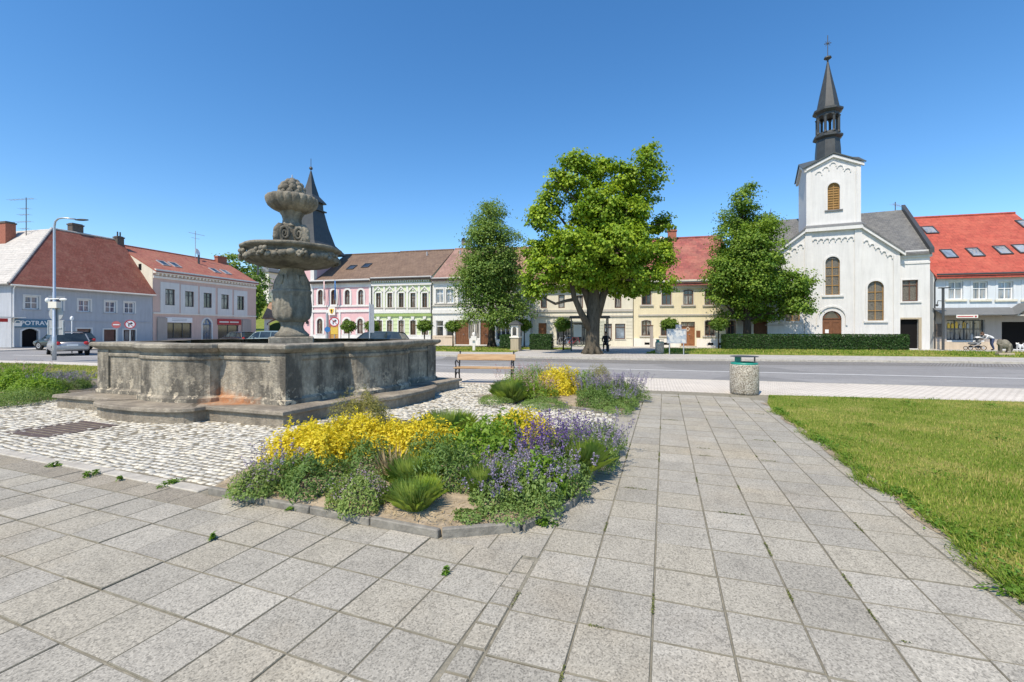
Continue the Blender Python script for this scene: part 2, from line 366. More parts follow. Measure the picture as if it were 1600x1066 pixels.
def npmesh(name, V, F, mat, var=None, smooth=False):
    """V (n,3), F (m,k) numpy -> mesh; var: one value for each vertex"""
    me = bpy.data.meshes.new(name); n = len(V); m, k = F.shape
    me.vertices.add(n); me.vertices.foreach_set('co', np.ascontiguousarray(V, np.float32).ravel())
    me.loops.add(m*k); me.loops.foreach_set('vertex_index', F.astype(np.int32).ravel())
    me.polygons.add(m); me.polygons.foreach_set('loop_start', np.arange(0, m*k, k, dtype=np.int32))
    try: me.polygons.foreach_set('loop_total', np.full(m, k, np.int32))
    except Exception: pass
    if var is not None:
        a = me.attributes.new('var', 'FLOAT', 'POINT'); a.data.foreach_set('value', np.ascontiguousarray(var, np.float32))
    me.materials.append(MATS[mat]); me.update(calc_edges=True); me.validate(); return me
NR = np.random.default_rng(11)
def unit(a): return a/np.maximum(np.linalg.norm(a, axis=1, keepdims=True), 1e-9)
def leaves(name, C, N, L, W, mat, var, T=None, fold=.25):
    """one folded four-cornered leaf for each centre C; N faces out, T the way the leaf points, L and W its length and width"""
    n = len(C); N = unit(N)
    if T is None: T = NR.normal(size=(n,3))
    T = T-(T*N).sum(1, keepdims=True)*N; T = unit(T); B = np.cross(N, T)
    L = np.broadcast_to(np.asarray(L, float), (n,))[:,None]; W = np.broadcast_to(np.asarray(W, float), (n,))[:,None]
    V = np.empty((n,4,3)); V[:,0] = C-T*L*.5; V[:,1] = C+B*W*.5+N*W*fold+T*L*.05; V[:,2] = C+T*L*.5-N*L*.08; V[:,3] = C-B*W*.5+N*W*fold+T*L*.05
    F = np.arange(n*4).reshape(n,4)
    return npmesh(name, V.reshape(-1,3), F, mat, np.repeat(np.clip(var,0,1), 4))
def in_poly(P, poly):
    x, y = P[:,0], P[:,1]; r = np.zeros(len(P), bool); n = len(poly); j = n-1
    for i in range(n):
        xi, yi = poly[i]; xj, yj = poly[j]
        c = ((yi > y) != (yj > y)) & (x < (xj-xi)*(y-yi)/((yj-yi) if yj != yi else 1e-9)+xi); r ^= c; j = i
    return r
def sheet(name, pts, z, mat, kind='structure', parent=None, thick=0, label=None):
    m = MB()
    if thick: m.prism(pts, z-thick, z)
    else: m.poly([(x,y,z) for x,y in pts])
    o = m.build(name, mat, parent)
    if kind: o['kind'] = kind
    return o
def text_mesh(s, size, mat, name='lettering'):
    cu = bpy.data.curves.new('t', 'FONT'); cu.body = s; cu.size = size; cu.align_x = 'CENTER'; cu.align_y = 'CENTER'; cu.extrude = .006; cu.offset = size*.018
    o = bpy.data.objects.new('t', cu); COL.objects.link(o); bpy.context.view_layer.update()
    me = bpy.data.meshes.new_from_object(o.evaluated_get(bpy.context.evaluated_depsgraph_get())); bpy.data.objects.remove(o); bpy.data.curves.remove(cu)
    me.name = name; me.materials.clear(); me.materials.append(MATS[mat]); return me
rooftile('roof_pinkbrown', (.33, .20, .155), (.26, .155, .125), (.36, .23, .18), .33, .33)
plain('yellow_door', (.42, .24, .07), .55, .25, 5)
def leaded():
    t = NT('leaded_glass'); v = t.coords(); br = t.n('ShaderNodeTexVoronoi', feature='DISTANCE_TO_EDGE'); br.inputs['Scale'].default_value = 9; t.l(v, br.inputs['Vector'])
    t.out(t.ramp(br.outputs['Distance'], [(.03, (.07, .06, .045)), (.1, (.17, .15, .115))]), .35, .5)
leaded()
def mapprint():
    t = NT('map_print'); v = t.coords((1.6,1,1.6)); vo = t.n('ShaderNodeTexVoronoi'); vo.inputs['Scale'].default_value = 3; t.l(v, vo.inputs['Vector'])
    bw = t.n('ShaderNodeRGBToBW'); t.l(vo.outputs['Color'], bw.inputs[0]); t.out(t.ramp(bw.outputs[0], [(.3,(.28,.34,.40)),(.5,(.42,.45,.46)),(.7,(.55,.55,.52))]), .3, .5)
mapprint()
# ================================================================== GROUND
sheet('ground', [(-1200,-600),(1200,-600),(1200,1600),(-1200,1600)], -.25, 'earth')
sheet('road', [(-75,-40),(75,-40),(75,75),(-75,75)], -.09, 'asphalt')
# raised square (kerb step .09 m) on the near side of the road
EDGE = [(-70,35.2),(-24.8,22.6),(13.3,11.85),(60,-1.4)]
sheet('square_base', EDGE+[(60,-30),(-70,-30)], -.006, 'mortar', thick=.1)
INNER = [(-70,34.0),(-24.3,21.3),(-18.5,19.6),(-1.4,13.25),(6.0,10.8),(10.97,9.75),(60,-3.2)]
sheet('sidewalk', EDGE+INNER[::-1], 0, 'sidewalk_sett', thick=.03)
def kerb_row(name, pts, wdt, z0, z1, mat, piece=1.0, gap=.012, parent=None, side=1, jit=.004):
    """a row of separate kerb stones along a polyline"""
    root = parent or tag(empty(name), kind='structure')
    for (ax,ay),(bx,by) in zip(pts[:-1], pts[1:]):
        d = Vector((bx-ax, by-ay)); L = d.length; n = max(1, round(L/piece)); l = L/n; ang = math.atan2(d.y, d.x)
        for i in range(n):
            m = MB(); m.box(gap/2, l-gap/2, 0 if side > 0 else -wdt, wdt if side > 0 else 0, z0, z1+rnd.uniform(-jit, jit))
            p = Vector((ax,ay))+d.normalized()*(i*l)
            o = m.build('kerb_stone', mat, root, (p.x, p.y, 0), (0, 0, ang+rnd.uniform(-1,1)*jit*.8)); bevel(o, .008)
    return root
kerb_row('road_kerb', [(-24.8,22.6),(13.3,11.85),(30,7.1)], .14, -.12, .006, 'kerb_concrete', 1.0, side=1)
# white edge line on the carriageway
def strip(name, a, b, wd, z, mat):
    a, b = Vector(a), Vector(b); n = (b-a).normalized(); n = Vector((-n.y, n.x))*wd/2
    return sheet(name, [tuple(a-n), tuple(b-n), tuple(b+n), tuple(a+n)], z, mat)
strip('road_marking', (-32,29.2), (42,8.1), .13, -.0855, 'road_paint')
# north side: parking lane of setts, kerb, pavement, lawns
K = [(-60,45.5),(-30,36.5),(-3.9,27.6),(1.08,25.9),(6.74,24.3),(17.76,22.9),(24.3,21.6),(60,13.2)]
sheet('parking_lane', [(-3.9,27.5),(1.08,25.8),(6.74,24.2),(17.76,22.8),(24.3,21.5),(60,13.1),(60,10.9),(24.3,19.4),(17.76,20.5),(6.74,21.6),(1.08,23.2),(-3.9,24.7)][::-1], -.086, 'lane_sett')
sheet('north_pavement', [(-60,45.6)]+[(x,y+.12) for x,y in K[1:]]+[(60,70),(-60,70)], 0, 'pavement_far', thick=.15)
kerb_row('far_kerb', K[1:-1], .16, -.12, .012, 'kerb_concrete', 1.2, side=1)
LAWN_N1 = [(-13,35.2),(-3.2,31.5),(0.2,31.0),(0.9,35.5),(4.5,35.0),(4.9,37.6),(-2,40.3),(-14,43.4)]
LAWN_N2 = [(8.6,29.3),(11,28.6),(26.5,25.4),(60,17.2),(60,25),(33.5,31.0),(26,34.9),(12,36.8)]
L_N1 = sheet('lawn', LAWN_N1, .03, 'lawn', thick=.05); L_N2 = sheet('lawn', LAWN_N2, .03, 'lawn', thick=.05)
# west side pavement
sheet('west_pavement', [(-42.8+.97*4,38.9-.24*4-6),(-42.8+.242*28+.97*3.6,38.9+.97*28-.24*3.6),(-42.8+.242*28-3,38.9+.97*28),(-60,40),(-60,30)], -.03, 'pavement_far', thick=.06)
# near lawns
LAWN_R = [(.3173*p+.9483*q, .9483*p-.3173*q) for p, q in ((-1.5,2.05),(0.6,2.02),(2.2,1.98),(3.0,2.06),(4.4,2.02),(6,2.08),(8,2.05),(10.2,2.0),(10.75,2.05))]+[(6.05,10.72),(10.97,9.68),(40,2.0),(40,-12)]
L_R = sheet('lawn', LAWN_R, .012, 'lawn', thick=.04)
LAWN_L = [(-45,25),(-24.3,21.2),(-18.5,19.5),(-10.0,16.2),(-11.0,14.2),(-16.8,14.8),(-45,17)]
L_L = sheet('lawn', LAWN_L, .012, 'lawn', thick=.04)
def blades(name, polys, n, fn, hmin, hmax, wd, par, z, straw=.25):
    x0 = min(p[0] for p in polys); x1 = max(p[0] for p in polys); y0 = min(p[1] for p in polys); y1 = max(p[1] for p in polys)
    P = fn(n); P = P[in_poly(P, polys)]; n = len(P)
    h = NR.uniform(hmin, hmax, n); a = NR.uniform(0, 6.283, n); le = NR.uniform(.1, .9, n)
    # patches of longer and of drier grass
    pat = np.sin(P[:,0]*2.1+1.3*np.sin(P[:,1]*1.7))*np.sin(P[:,1]*2.6+np.sin(P[:,0]*1.9))
    h = h*(1+.3*pat); pat2 = np.sin(P[:,0]*.9+2*np.sin(P[:,1]*.7+1))+np.sin(P[:,1]*1.3+1.7*np.sin(P[:,0]*1.1))+.7*np.sin(P[:,0]*4.3+P[:,1]*3.1); var = np.clip(NR.normal(.50-.12*pat-.19*pat2, .25, n), 0, 1); var[NR.random(n) < straw*.35] = 1
    b = np.stack([P[:,0], P[:,1], np.full(n, z)], 1); s = np.stack([np.cos(a), np.sin(a), np.zeros(n)], 1)*wd*.5
    tip = b+np.stack([-np.sin(a)*le*h, np.cos(a)*le*h, h], 1)
    V = np.stack([b-s, b+s, tip], 1).reshape(-1,3)
    o = inst(name, npmesh(name, V, np.arange(n*3).reshape(n,3), 'blade', np.repeat(var, 3)), par); o['kind'] = 'stuff'; return o
def near_fn(n):
    Y = 2.2*(12/2.2)**NR.random(n); Y -= .4; X = NR.uniform(1.0, 1.0, n)+NR.random(n)*(1.35*Y+1.2)
    return np.stack([X, Y], 1)
blades('grass', LAWN_R, 190000, near_fn, .018, .05, .007, L_R, .01)
blades('grass', LAWN_L, 60000, lambda n: np.stack([NR.uniform(-27,-9.5,n), NR.uniform(14,23,n)], 1), .03, .08, .02, L_L, .01)
blades('grass', LAWN_N1, 26000, lambda n: np.stack([NR.uniform(-14,5,n), NR.uniform(31,44,n)], 1), .04, .11, .04, L_N1, .03)
blades('grass', LAWN_N2, 52000, lambda n: np.stack([NR.uniform(8,46,n), NR.uniform(18,37,n)], 1), .04, .11, .04, L_N2, .03)
# ragged longer tufts along the lawn's edge over the slabs
def edge_tufts():
    n = 9000; p = NR.uniform(.5, 10.6, n)*NR.random(n)**.35; p = np.clip(p, .6, 10.6); q = 2.03+NR.normal(0, .045, n)+.05*np.sin(p*3.1)+.035*np.sin(p*7.7)
    m = (np.sin(p*2.3)+np.sin(p*5.9+1)+NR.normal(0,.5,n)) > -.6; p, q = p[m], q[m]; n = len(p)
    P = np.stack([.3173*p+.9483*q, .9483*p-.3173*q], 1); a = NR.uniform(0,6.283,n); h = NR.uniform(.03,.085,n)
    b = np.stack([P[:,0],P[:,1],np.full(n,.004)],1); s = np.stack([np.cos(a),np.sin(a),np.zeros(n)],1)*.005
    dirn = np.stack([-np.sin(a)*.8-.5, np.cos(a)*.8+.1, np.full(n,.8)],1); tip = b+dirn*h[:,None]
    V = np.stack([b-s,b+s,tip],1).reshape(-1,3); var = np.clip(NR.normal(.4,.25,n),0,1)
    o = inst('grass_edge', npmesh('grass_edge', V, np.arange(n*3).reshape(n,3), 'blade', np.repeat(var,3)), L_R); o['kind'] = 'stuff'
edge_tufts()
def lawn_weeds():   # clover and plantain leaves scattered through the lawn in patches
    c = np.stack([NR.uniform(1.6,12,46), NR.uniform(2.4,10.5,46)],1); k = np.repeat(np.arange(46), 60); P = c[k]+NR.normal(size=(len(k),2))*NR.uniform(.05,.16,46)[k][:,None]; P = P[in_poly(P, LAWN_R)]; n = len(P)
    e_ = 46*40; p = NR.uniform(1.2,10.4,60); kk = np.repeat(np.arange(60),36); q = 2.06+NR.normal(0,.05,len(kk)); pp_ = p[kk]+NR.normal(0,.07,len(kk)); Q = np.stack([.3173*pp_+.9483*q, .9483*pp_-.3173*q],1); P = np.concatenate([P,Q]); n = len(P)
    C = np.stack([P[:,0],P[:,1],NR.uniform(.015,.05,n)],1); N = NR.normal(size=(n,3))*.45+np.array([0,0,1])
    o = inst('lawn_weeds', leaves('lawn_weeds', C, N, NR.uniform(.02,.055,n), NR.uniform(.010,.022,n), 'lf_weed', NR.normal(.45,.25,n)), L_R); o['kind'] = 'stuff'
lawn_weeds()
# bare trodden earth between slabs and lawn
def bare_edge():
    pts = []; 
    for i in range(60): p = -1+i*.2; pts.append(pq0(p, 1.97+.03*math.sin(p*2.7)+.03*math.sin(p*6.1+1)+rnd.uniform(-.02,.02)))
    for i in range(59,-1,-1): p = -1+i*.2; pts.append(pq0(p, 2.12))
    sheet('bare_edge', pts, .006, 'soil')
def pq0(p, q): return (.3173*p+.9483*q, .9483*p-.3173*q)
bare_edge()
# ------------------------------------------------------------------ paving slabs
def slab_mesh(w, l, ch=.006, th=.04, mat='slab'):
    m = MB(); a, b = w/2, l/2
    vs = [(-a,-b,-th),(a,-b,-th),(a,b,-th),(-a,b,-th),(-a,-b,-ch),(a,-b,-ch),(a,b,-ch),(-a,b,-ch),(-a+ch,-b+ch,0),(a-ch,-b+ch,0),(a-ch,b-ch,0),(-a+ch,b-ch,0)]
    m.add(vs, [(8,9,10,11)]); m.cur = 1; m.v = m.v[:12]
    for q in [(i,(i+1)%4,4+(i+1)%4,4+i) for i in range(4)]+[(4+i,4+(i+1)%4,8+(i+1)%4,8+i) for i in range(4)]: m.f.append(q); m.mi.append(1); m.sm.append(False)
    return m.mesh('paving_slab', [mat,'joint_dirt'])
PW, PL = .3755, .366
path = tag(empty('path_paving'), kind='structure')
PA = R(18.5)
def pq(p, q, a=PA): return (math.sin(a)*p+math.cos(a)*q, math.cos(a)*p-math.sin(a)*q)
SM = slab_mesh(PW-.006, PL-.007, .0045); SMR = slab_mesh(.215, PL-.007); SMS = slab_mesh(.125, .175)
cols = [-.81+PW*i for i in range(7)]
for ci, q0 in enumerate(cols):
    off = rnd.uniform(-.012, .012)
    for r in range(31):
        p = .19+PL*r+off+(.0 if ci < 5 else -.02)
        if p+PL > 11.55: continue
        x, y = pq(p+PL/2, q0+PW/2)
        o = inst('paving_slab', SM, path, (x, y, rnd.gauss(0, .0016)), (rnd.gauss(0,.0022), rnd.gauss(0,.0022), -PA+rnd.gauss(0,.005)))
for r in range(30):
    x, y = pq(.19+PL*(r+.5), 1.8185+.112+.004); inst('paving_slab', SMR, path, (x, y, rnd.gauss(-.001,.002)), (rnd.gauss(0,.004), rnd.gauss(0,.004), -PA+rnd.gauss(0,.008)))
for r in range(5):   # slabs beside the flower bed's cut corner
    p = 2.98+PL*r; x, y = pq(p+PL/2, -.81-PW/2); inst('paving_slab', SM, path, (x, y, rnd.gauss(-.001,.0015)), (0, 0, -PA+rnd.gauss(0,.006)))
    if r < 2:
        x, y = pq(p+PL/2, -.81-PW*1.5); inst('paving_slab', SM, path, (x, y, -.002), (0, 0, -PA))
for r in range(16):  # narrow strip of small slabs between path and plaza
    x, y = pq(.12+.183*r, -.885); inst('paving_slab', SMS, path, (x, y, rnd.gauss(0,.002)), (rnd.gauss(0,.004), 0, -PA+rnd.gauss(0,.012)))
def joint_moss():   # moss and tiny weeds in the slab joints
    g = NR; C = []
    for i in range(70):
        r = g.integers(0, 31); q = cols[g.integers(0, 7)]; along = g.random() < .6; L_ = g.uniform(.04,.22); m_ = int(60*L_/.15); p = .19+PL*r+(g.uniform(0,PL) if along else 0); t = g.uniform(0,L_,m_)
        pp_ = p+t if along else p+g.normal(0,.004,m_); qq = q+g.normal(0,.004,m_) if along else q+t+g.uniform(0,PW-L_)
        C.append(np.stack([.3173*pp_+.9483*qq, .9483*pp_-.3173*qq, g.uniform(.001,.010,m_)],1))
    P = np.concatenate(C); n = len(P); o = inst('joint_moss', leaves('joint_moss', P, g.normal(size=(n,3))*.5+np.array([0,0,1]), g.uniform(.006,.016,n), g.uniform(.004,.008,n), 'lf_moss', g.normal(.45,.25,n)), path); o['kind'] = 'stuff'
joint_moss()
# plaza slabs, laid at a slightly different angle
QA = R(21.3); plaza = tag(empty('plaza_paving'), kind='structure')
rows = [-.5,-.13,.236,.586,.936,1.286,1.636,1.986,2.346,2.676,2.945]
PMESH = {}
for r in range(len(rows)-1):
    l = rows[r+1]-rows[r]
    for c in range(26):
        q = -1.062-.367*(c+.5)
        if r < 3 and c > 15: continue
        key = (r, r == len(rows)-2 and c > 7)
        if key not in PMESH: PMESH[key] = slab_mesh(.367-.006, l-.007, .0045, mat='slab_dirty' if key[1] else 'slab')
        x, y = pq((rows[r]+rows[r+1])/2, q, QA)
        inst('paving_slab', PMESH[key], plaza, (x, y, rnd.gauss(0,.0018)), (rnd.gauss(0,.003), rnd.gauss(0,.003), -QA+rnd.gauss(0,.004)))
# pale concrete kerb between plaza and cobbles
kerb_row('plaza_kerb', [pq(2.952,-13.5,QA), pq(2.952,-4.36,QA)], .135, -.05, .012, 'kerb_concrete', .78, .01, side=1, jit=.006)
# ------------------------------------------------------------------ fountain plan (needed for the cobbles)
FC = Vector((-3.62, 7.2))                       # near corner of the plinth
FU = Vector((-.945, .327)); FV = Vector((.415, .91))   # along the left and the right side
FLU, FLV = 5.78, 5.35
def fxy(u, v): p = FC+FU*u+FV*v; return (p.x, p.y)
BED1 = [(-2.86,4.34),(-.53,3.42),(.06,3.53),(.50,4.0),(.80,4.75),(1.46,6.72),(-2.35,7.75),(-2.98,6.3)]
BED2 = [(-.85,10.45),(2.0,8.3),(2.93,10.7),(.7,11.75)]
BED3 = [(-10.15,10.0),(-10.7,9.35),(-15,7.9),(-18,12),(-17.2,14.6),(-11.2,13.7)]
GRATE = [(-7.05,7.08),(-5.98,6.63),(-5.62,6.95),(-5.75,7.5),(-6.75,7.62)]
COB = [pq(3.09,-15,QA), pq(3.09,-4.3,QA), (-2.9,4.35), pq(4.1,-.83), pq(11.5,-.83), (2.7,11.9), (-1.4,13.2), (-9.9,16.4), (-10.4,13.9),(-18,15),(-20,11)]
cob = sheet('cobbled_ground', COB, -.0045, 'sett_joint')
def setts():
    a = R(21.3); ax = np.array([math.cos(a), -math.sin(a)]); ay = np.array([math.sin(a), math.cos(a)])
    pts = []
    for i in range(172):
        p = 3.09+.046+.086*i
        q = -15.5; 
        while q < 4:
            wq = rnd.uniform(.075, .118); pts.append((p, q+wq/2, wq)); q += wq
    A = np.array(pts); p = A[:,0]+.03*np.sin(A[:,1]*1.3+A[:,0]*.6)+.012*np.sin(A[:,1]*6+A[:,0]*3)+NR.normal(0,.006,len(A)); q = A[:,1]
    P = p[:,None]*ay+q[:,None]*ax
    k = in_poly(P, COB)
    for b in (BED1, BED2, BED3): k &= ~in_poly(P, b)
    k &= ~in_poly(P, [fxy(.15,.15), fxy(FLU-.15,.15), fxy(FLU-.15,FLV-.15), fxy(.15,FLV-.15)])
    k &= ~in_poly(P, GR4)
    P = P[k]; W = A[k,2]; n = len(P)
    d = np.hypot(P[:,0]*1.0, P[:,1]); vis = np.abs(P[:,0])/P[:,1] < 1.18
    order = np.argsort(np.where(vis, P[:,1], 99)); first = order[:300]; rest = order[300:]
    tmpl = []
    def stone_v(w, h, n):
        # 8 corner points, top a little smaller, corners uneven
        z1 = NR.normal(0, .004, n)
        V = np.zeros((n,8,3)); sx = np.array([-1,1,1,-1]); sy = np.array([-1,-1,1,1])
        for i in range(4):
            V[:,i,0] = sx[i]*w/2; V[:,i,1] = sy[i]*h/2; V[:,i,2] = -.03
            V[:,4+i,0] = sx[i]*(w/2-.0095)+NR.normal(0,.004,n); V[:,4+i,1] = sy[i]*(h/2-.010)+NR.normal(0,.004,n); V[:,4+i,2] = z1+NR.normal(0,.0025,n)
        V[:,:4,:2] *= .9
        return V
    FQ = np.array([(4,5,6,7),(0,1,5,4),(1,2,6,5),(2,3,7,6),(3,0,4,7)])
    for i in range(8):
        V = stone_v(np.array([.098]), .078, 1)[0]; tmpl.append(npmesh('sett', V, FQ, 'sett', np.full(8, i/8.)))
    for i in first:
        inst('sett', tmpl[rnd.randrange(8)], cob, (P[i,0], P[i,1], 0), (0, 0, -a+rnd.gauss(0,.05)), (W[i]*10*1.0*.98, 1, 1))
    m = len(rest); V = stone_v(W[rest]-.004, NR.normal(.078,.004,m), m)
    th = -a+NR.normal(0,.06,m); c, s = np.cos(th)[:,None], np.sin(th)[:,None]
    X = V[:,:,0]*c-V[:,:,1]*s+P[rest,0][:,None]; Y = V[:,:,0]*s+V[:,:,1]*c+P[rest,1][:,None]
    V = np.stack([X,Y,V[:,:,2]],2).reshape(-1,3); F = (FQ[None]+8*np.arange(m)[:,None,None]).reshape(-1,4)
    o = inst('setts', npmesh('setts', V, F, 'sett', np.repeat(NR.random(m), 8)), cob); o['kind'] = 'stuff'
GR4 = [(-7.25,7.05),(-6.1,6.62),(-5.55,7.42),(-6.65,7.85)]
GR4 = [(1.55*(x-800)/(y-515), 1102/(y-515)) for x, y in ((25,677),(78,682),(170,663),(118,660))]
setts()
# drain cover set into the cobbles: iron frame and bars
def drain():
    c = Vector((sum(p[0] for p in GR4)/4, sum(p[1] for p in GR4)/4)); e = empty('drain_cover', (c.x, c.y, 0), -QA, 'rusty flat iron drain cover set in the white cobbles', 'drain cover')
    ux, uy = .50, .46
    m = MB(); 
    for a in ((-ux,ux,-uy,-uy+.05),(-ux,ux,uy-.05,uy),(-ux,-ux+.05,-uy+.05,uy-.05),(ux-.05,ux,-uy+.05,uy-.05)): m.box(a[0],a[1],a[2],a[3],-.03,.006)
    m.build('frame', 'rust_iron', e)
    m = MB(); m.box(-ux+.05,ux-.05,-uy+.05,uy-.05,-.03,-.006); m.build('plate', 'rust_iron', e)
    for i in range(9):
        m = MB(); y = -uy+.09+i*.0975; m.box(-ux+.06,ux-.06,y-.026,y+.026,-.006,.003); m.build('bar', 'rust_iron', e)
plain('rust_iron', (.115, .085, .075), .8, .3, 12, .4, 40)
drain()
# ================================================================== BUILDINGS
F_ = 711.
LINE = [44.247, .2493, .9703]    # the row's facade line: offset, slope, cosine
def nY(px): return LINE[0]/(1+LINE[1]*(px-800)/F_)
def nP(px): Y = nY(px); return ((px-800)/F_*Y, Y)
def nS(px): return nP(px)[0]/LINE[2]
def nz(px, y, d=0): return CAMH+(515-y)*(nY(px)+d)/F_
NROT = -R(14)
WO = Vector((-42.8, 38.9)); WROT = R(76)
def wS(px): k = (px-800)/F_; return (k*38.9+42.8)/(.242-.97*k)
def wz(px, y): return CAMH+(515-y)*(38.9+.97*wS(px))/F_
def outline(w, h, rise, t=0, tb=None, n=10):
    """left foot, up, over the (arched) head, down to the right foot; inset by t (tb at the foot)"""
    tb = t if tb is None else tb
    a = w/2-t; z1 = h-t
    if rise <= 0: return [(-a, tb), (-a, z1), (a, z1), (a, tb)]
    rr = max(.01, rise-(t if rise >= w/2-.01 else 0)); zs = h-rise if rise >= w/2-.01 else h-rise-t
    if rise >= w/2-.01: pts = [(-a*math.cos(math.pi*i/n), zs+rr*math.sin(math.pi*i/n)) for i in range(n+1)]
    else: pts = [(-a+2*a*i/n, zs+rise*(1-(2*i/n-1)**2)) for i in range(n+1)]
    return [(-a, tb)]+pts+[(a, tb)]
WCACHE = {}
def cached(key, fn):
    if key not in WCACHE: WCACHE[key] = fn()
    return WCACHE[key]
def window(par, xc, w, z0, z1, rise=0, fm='brown_frame', gm='glass_dark', bars=(1, (.62,)), sur=None, sill=None, y=.13, name='window', ft=.07, hood=None):
    h = z1-z0; k = (round(w,3), round(h,3), rise, fm, gm, bars, sur, sill, hood)
    def pane():
        m = MB(); o = outline(w, h, rise); m.add([(x,.03,z) for x,z in o], [tuple(range(len(o)))[::-1]]); return m.mesh('window', gm)
    o = inst(name, cached(k+('p',), pane), par, (xc, y, z0))
    def frame():
        m = MB(); a = outline(w-.004, h-.002, rise, 0, .002); b = outline(w, h, rise, ft); m.ring(a, b, -.03, .03)
        m.box(-w/2+.003, w/2-.003, -.03, .03, .003, ft)
        nv, hz = bars
        top = h-(rise*.6 if rise else 0)
        for i in range(nv): xx = -w/2+w*(i+1)/(nv+1); m.box(xx-.03, xx+.03, -.022, .028, ft, h-ft-(.0 if not rise else (0.02 if nv == 1 else rise*.3)))
        for f in hz: m.box(-w/2+ft, w/2-ft, -.026, .026, h*f-.03, h*f+.03)
        return m.mesh('window_frame', fm)
    inst('window_frame', cached(k+('f',), frame), o)
    if sur:
        def srd():
            m = MB(); sw, sm, pr = sur; m.ring(outline(w+2*sw, h+sw, rise+(sw if rise and rise >= w/2-.01 else 0), 0, 0), outline(w, h, rise, 0, 0), -y-pr, -y+.02); return m.mesh('surround', sm)
        inst('surround', cached(k+('s',), srd), o)
    if sill:
        def sl_():
            m = MB(); sw, sh, pr, sm = sill; m.box(-w/2-sw, w/2+sw, -y-pr, .02, -sh, -.001); return m.mesh('sill', sm)
        inst('sill', cached(k+('l',), sl_), o)
    return o
def facade(m, L, H, holes, rev=.2, H0=0, x0=0):
    """front wall sheet at y=0 with real openings and their reveals; holes: (xc, w, z0, z1, rise)"""
    xs = sorted({x0, L}|{round(v,4) for h in holes for v in (h[0]-h[1]/2, h[0]+h[1]/2)}); zs = sorted({H0, H}|{round(v,4) for h in holes for v in (h[2], h[3])})
    for i in range(len(xs)-1):
        for j in range(len(zs)-1):
            cx, cz = (xs[i]+xs[i+1])/2, (zs[j]+zs[j+1])/2
            if any(abs(cx-h[0]) < h[1]/2 and h[2] < cz < h[3] for h in holes): continue
            m.quad((xs[i],0,zs[j]),(xs[i+1],0,zs[j]),(xs[i+1],0,zs[j+1]),(xs[i],0,zs[j+1]))
    for xc, w, z0, z1, rise in holes:
        o = [(xc+x, z0+z) for x, z in outline(w, z1-z0, rise)]
        for a, b in zip(o, o[1:]+o[:1]): m.quad((a[0],0,a[1]),(b[0],0,b[1]),(b[0],rev,b[1]),(a[0],rev,a[1]))
        if rise > 0:
            hp = o[1:-1]; mid = len(hp)//2
            m.add([(xc-w/2,0,z1)]+[(x,0,z) for x,z in hp[:mid+1]], [tuple([0]+list(range(mid+1,0,-1)))][:1])
            m.add([(xc+w/2,0,z1)]+[(x,0,z) for x,z in hp[mid:]], [tuple([0]+list(range(len(hp)-mid,0,-1)))])
def shell(m, L, H, D, ridge, rd, gl=True, gr=True):
    """side and back walls with gables"""
    m.poly([(0,0,0),(0,0,H),(0,rd,ridge-.1),(0,D,H),(0,D,0)] if gl else [(0,0,0),(0,0,H),(0,D,H),(0,D,0)])
    m.poly([(L,0,0),(L,D,0),(L,D,H),(L,rd,ridge-.1),(L,0,H)] if gr else [(L,0,0),(L,D,0),(L,D,H),(L,0,H)])
    m.quad((0,D,0),(0,D,H),(L,D,H),(L,D,0))
def gable_roof(par, x0, x1, H, ridge, rd, D, mat, ov=.4, th=.14, name='roof', side=0.0):
    k = (ridge-H)/rd; m = MB()
    ze = H-k*ov+.06; zb = H-(ridge-H)/(D-rd)*.3+.06
    a = [(-ov, ze), (rd, ridge+.06), (D+.3, zb)]
    for (y0,z0),(y1,z1) in zip(a[:-1], a[1:]):
        vs = [(x0-side,y0,z0),(x1+side,y0,z0),(x1+side,y1,z1),(x0-side,y1,z1)]; vs += [(x,y,z-th) for x,y,z in vs]
        m.add(vs, [(0,1,2,3),(7,6,5,4),(0,4,5,1),(1,5,6,2),(2,6,7,3),(3,7,4,0)])
    return m.build(name, mat, par)
def ridge_caps(par, x0, x1, y, z, mat): 
    m = MB(); m.tube([(x0,y,z),(x1,y,z)], .11, 8); return m.build('ridge_cap', mat, par)
def gutter(par, x0, x1, y, z, mat='metal_dark'):
    m = MB(); m.tube([(x0,y,z),(x1,y,z)], .075, 8); return m.build('gutter', mat, par)
def downpipe(par, x, z1, mat='metal_dark', y=-.09, z0=.05):
    m = MB(); m.tube([(x,y-.25,z1),(x,y,z1-.4),(x,y,z0)], .05, 8); return m.build('downpipe', mat, par)
def band(par, x0, x1, z0, z1, pr, mat, name='cornice'):
    m = MB(); m.box(x0, x1, -pr, .03, z0, z1); return m.build(name, mat, par)
def skylight(par, x, f, H, ridge, rd, w=.8, l=1.1, gm='glass_sky', fm='metal_grey'):
    k = math.atan2(ridge-H, rd); M = Matrix.Translation((x, f*rd, H+(ridge-H)*f+.06)) @ Matrix.Rotation(k, 4, 'X')
    m = MB()
    for b in ((-w/2,w/2,-l/2,-l/2+.09),(-w/2,w/2,l/2-.09,l/2),(-w/2,-w/2+.08,-l/2+.09,l/2-.09),(w/2-.08,w/2,-l/2+.09,l/2-.09)): m.box(b[0],b[1],b[2],b[3],-.02,.10,M)
    o = m.build('skylight', fm, par)
    m = MB(); m.box(-w/2+.08,w/2-.08,-l/2+.09,l/2-.09,-.02,.06,M); m.build('pane', gm, o); return o
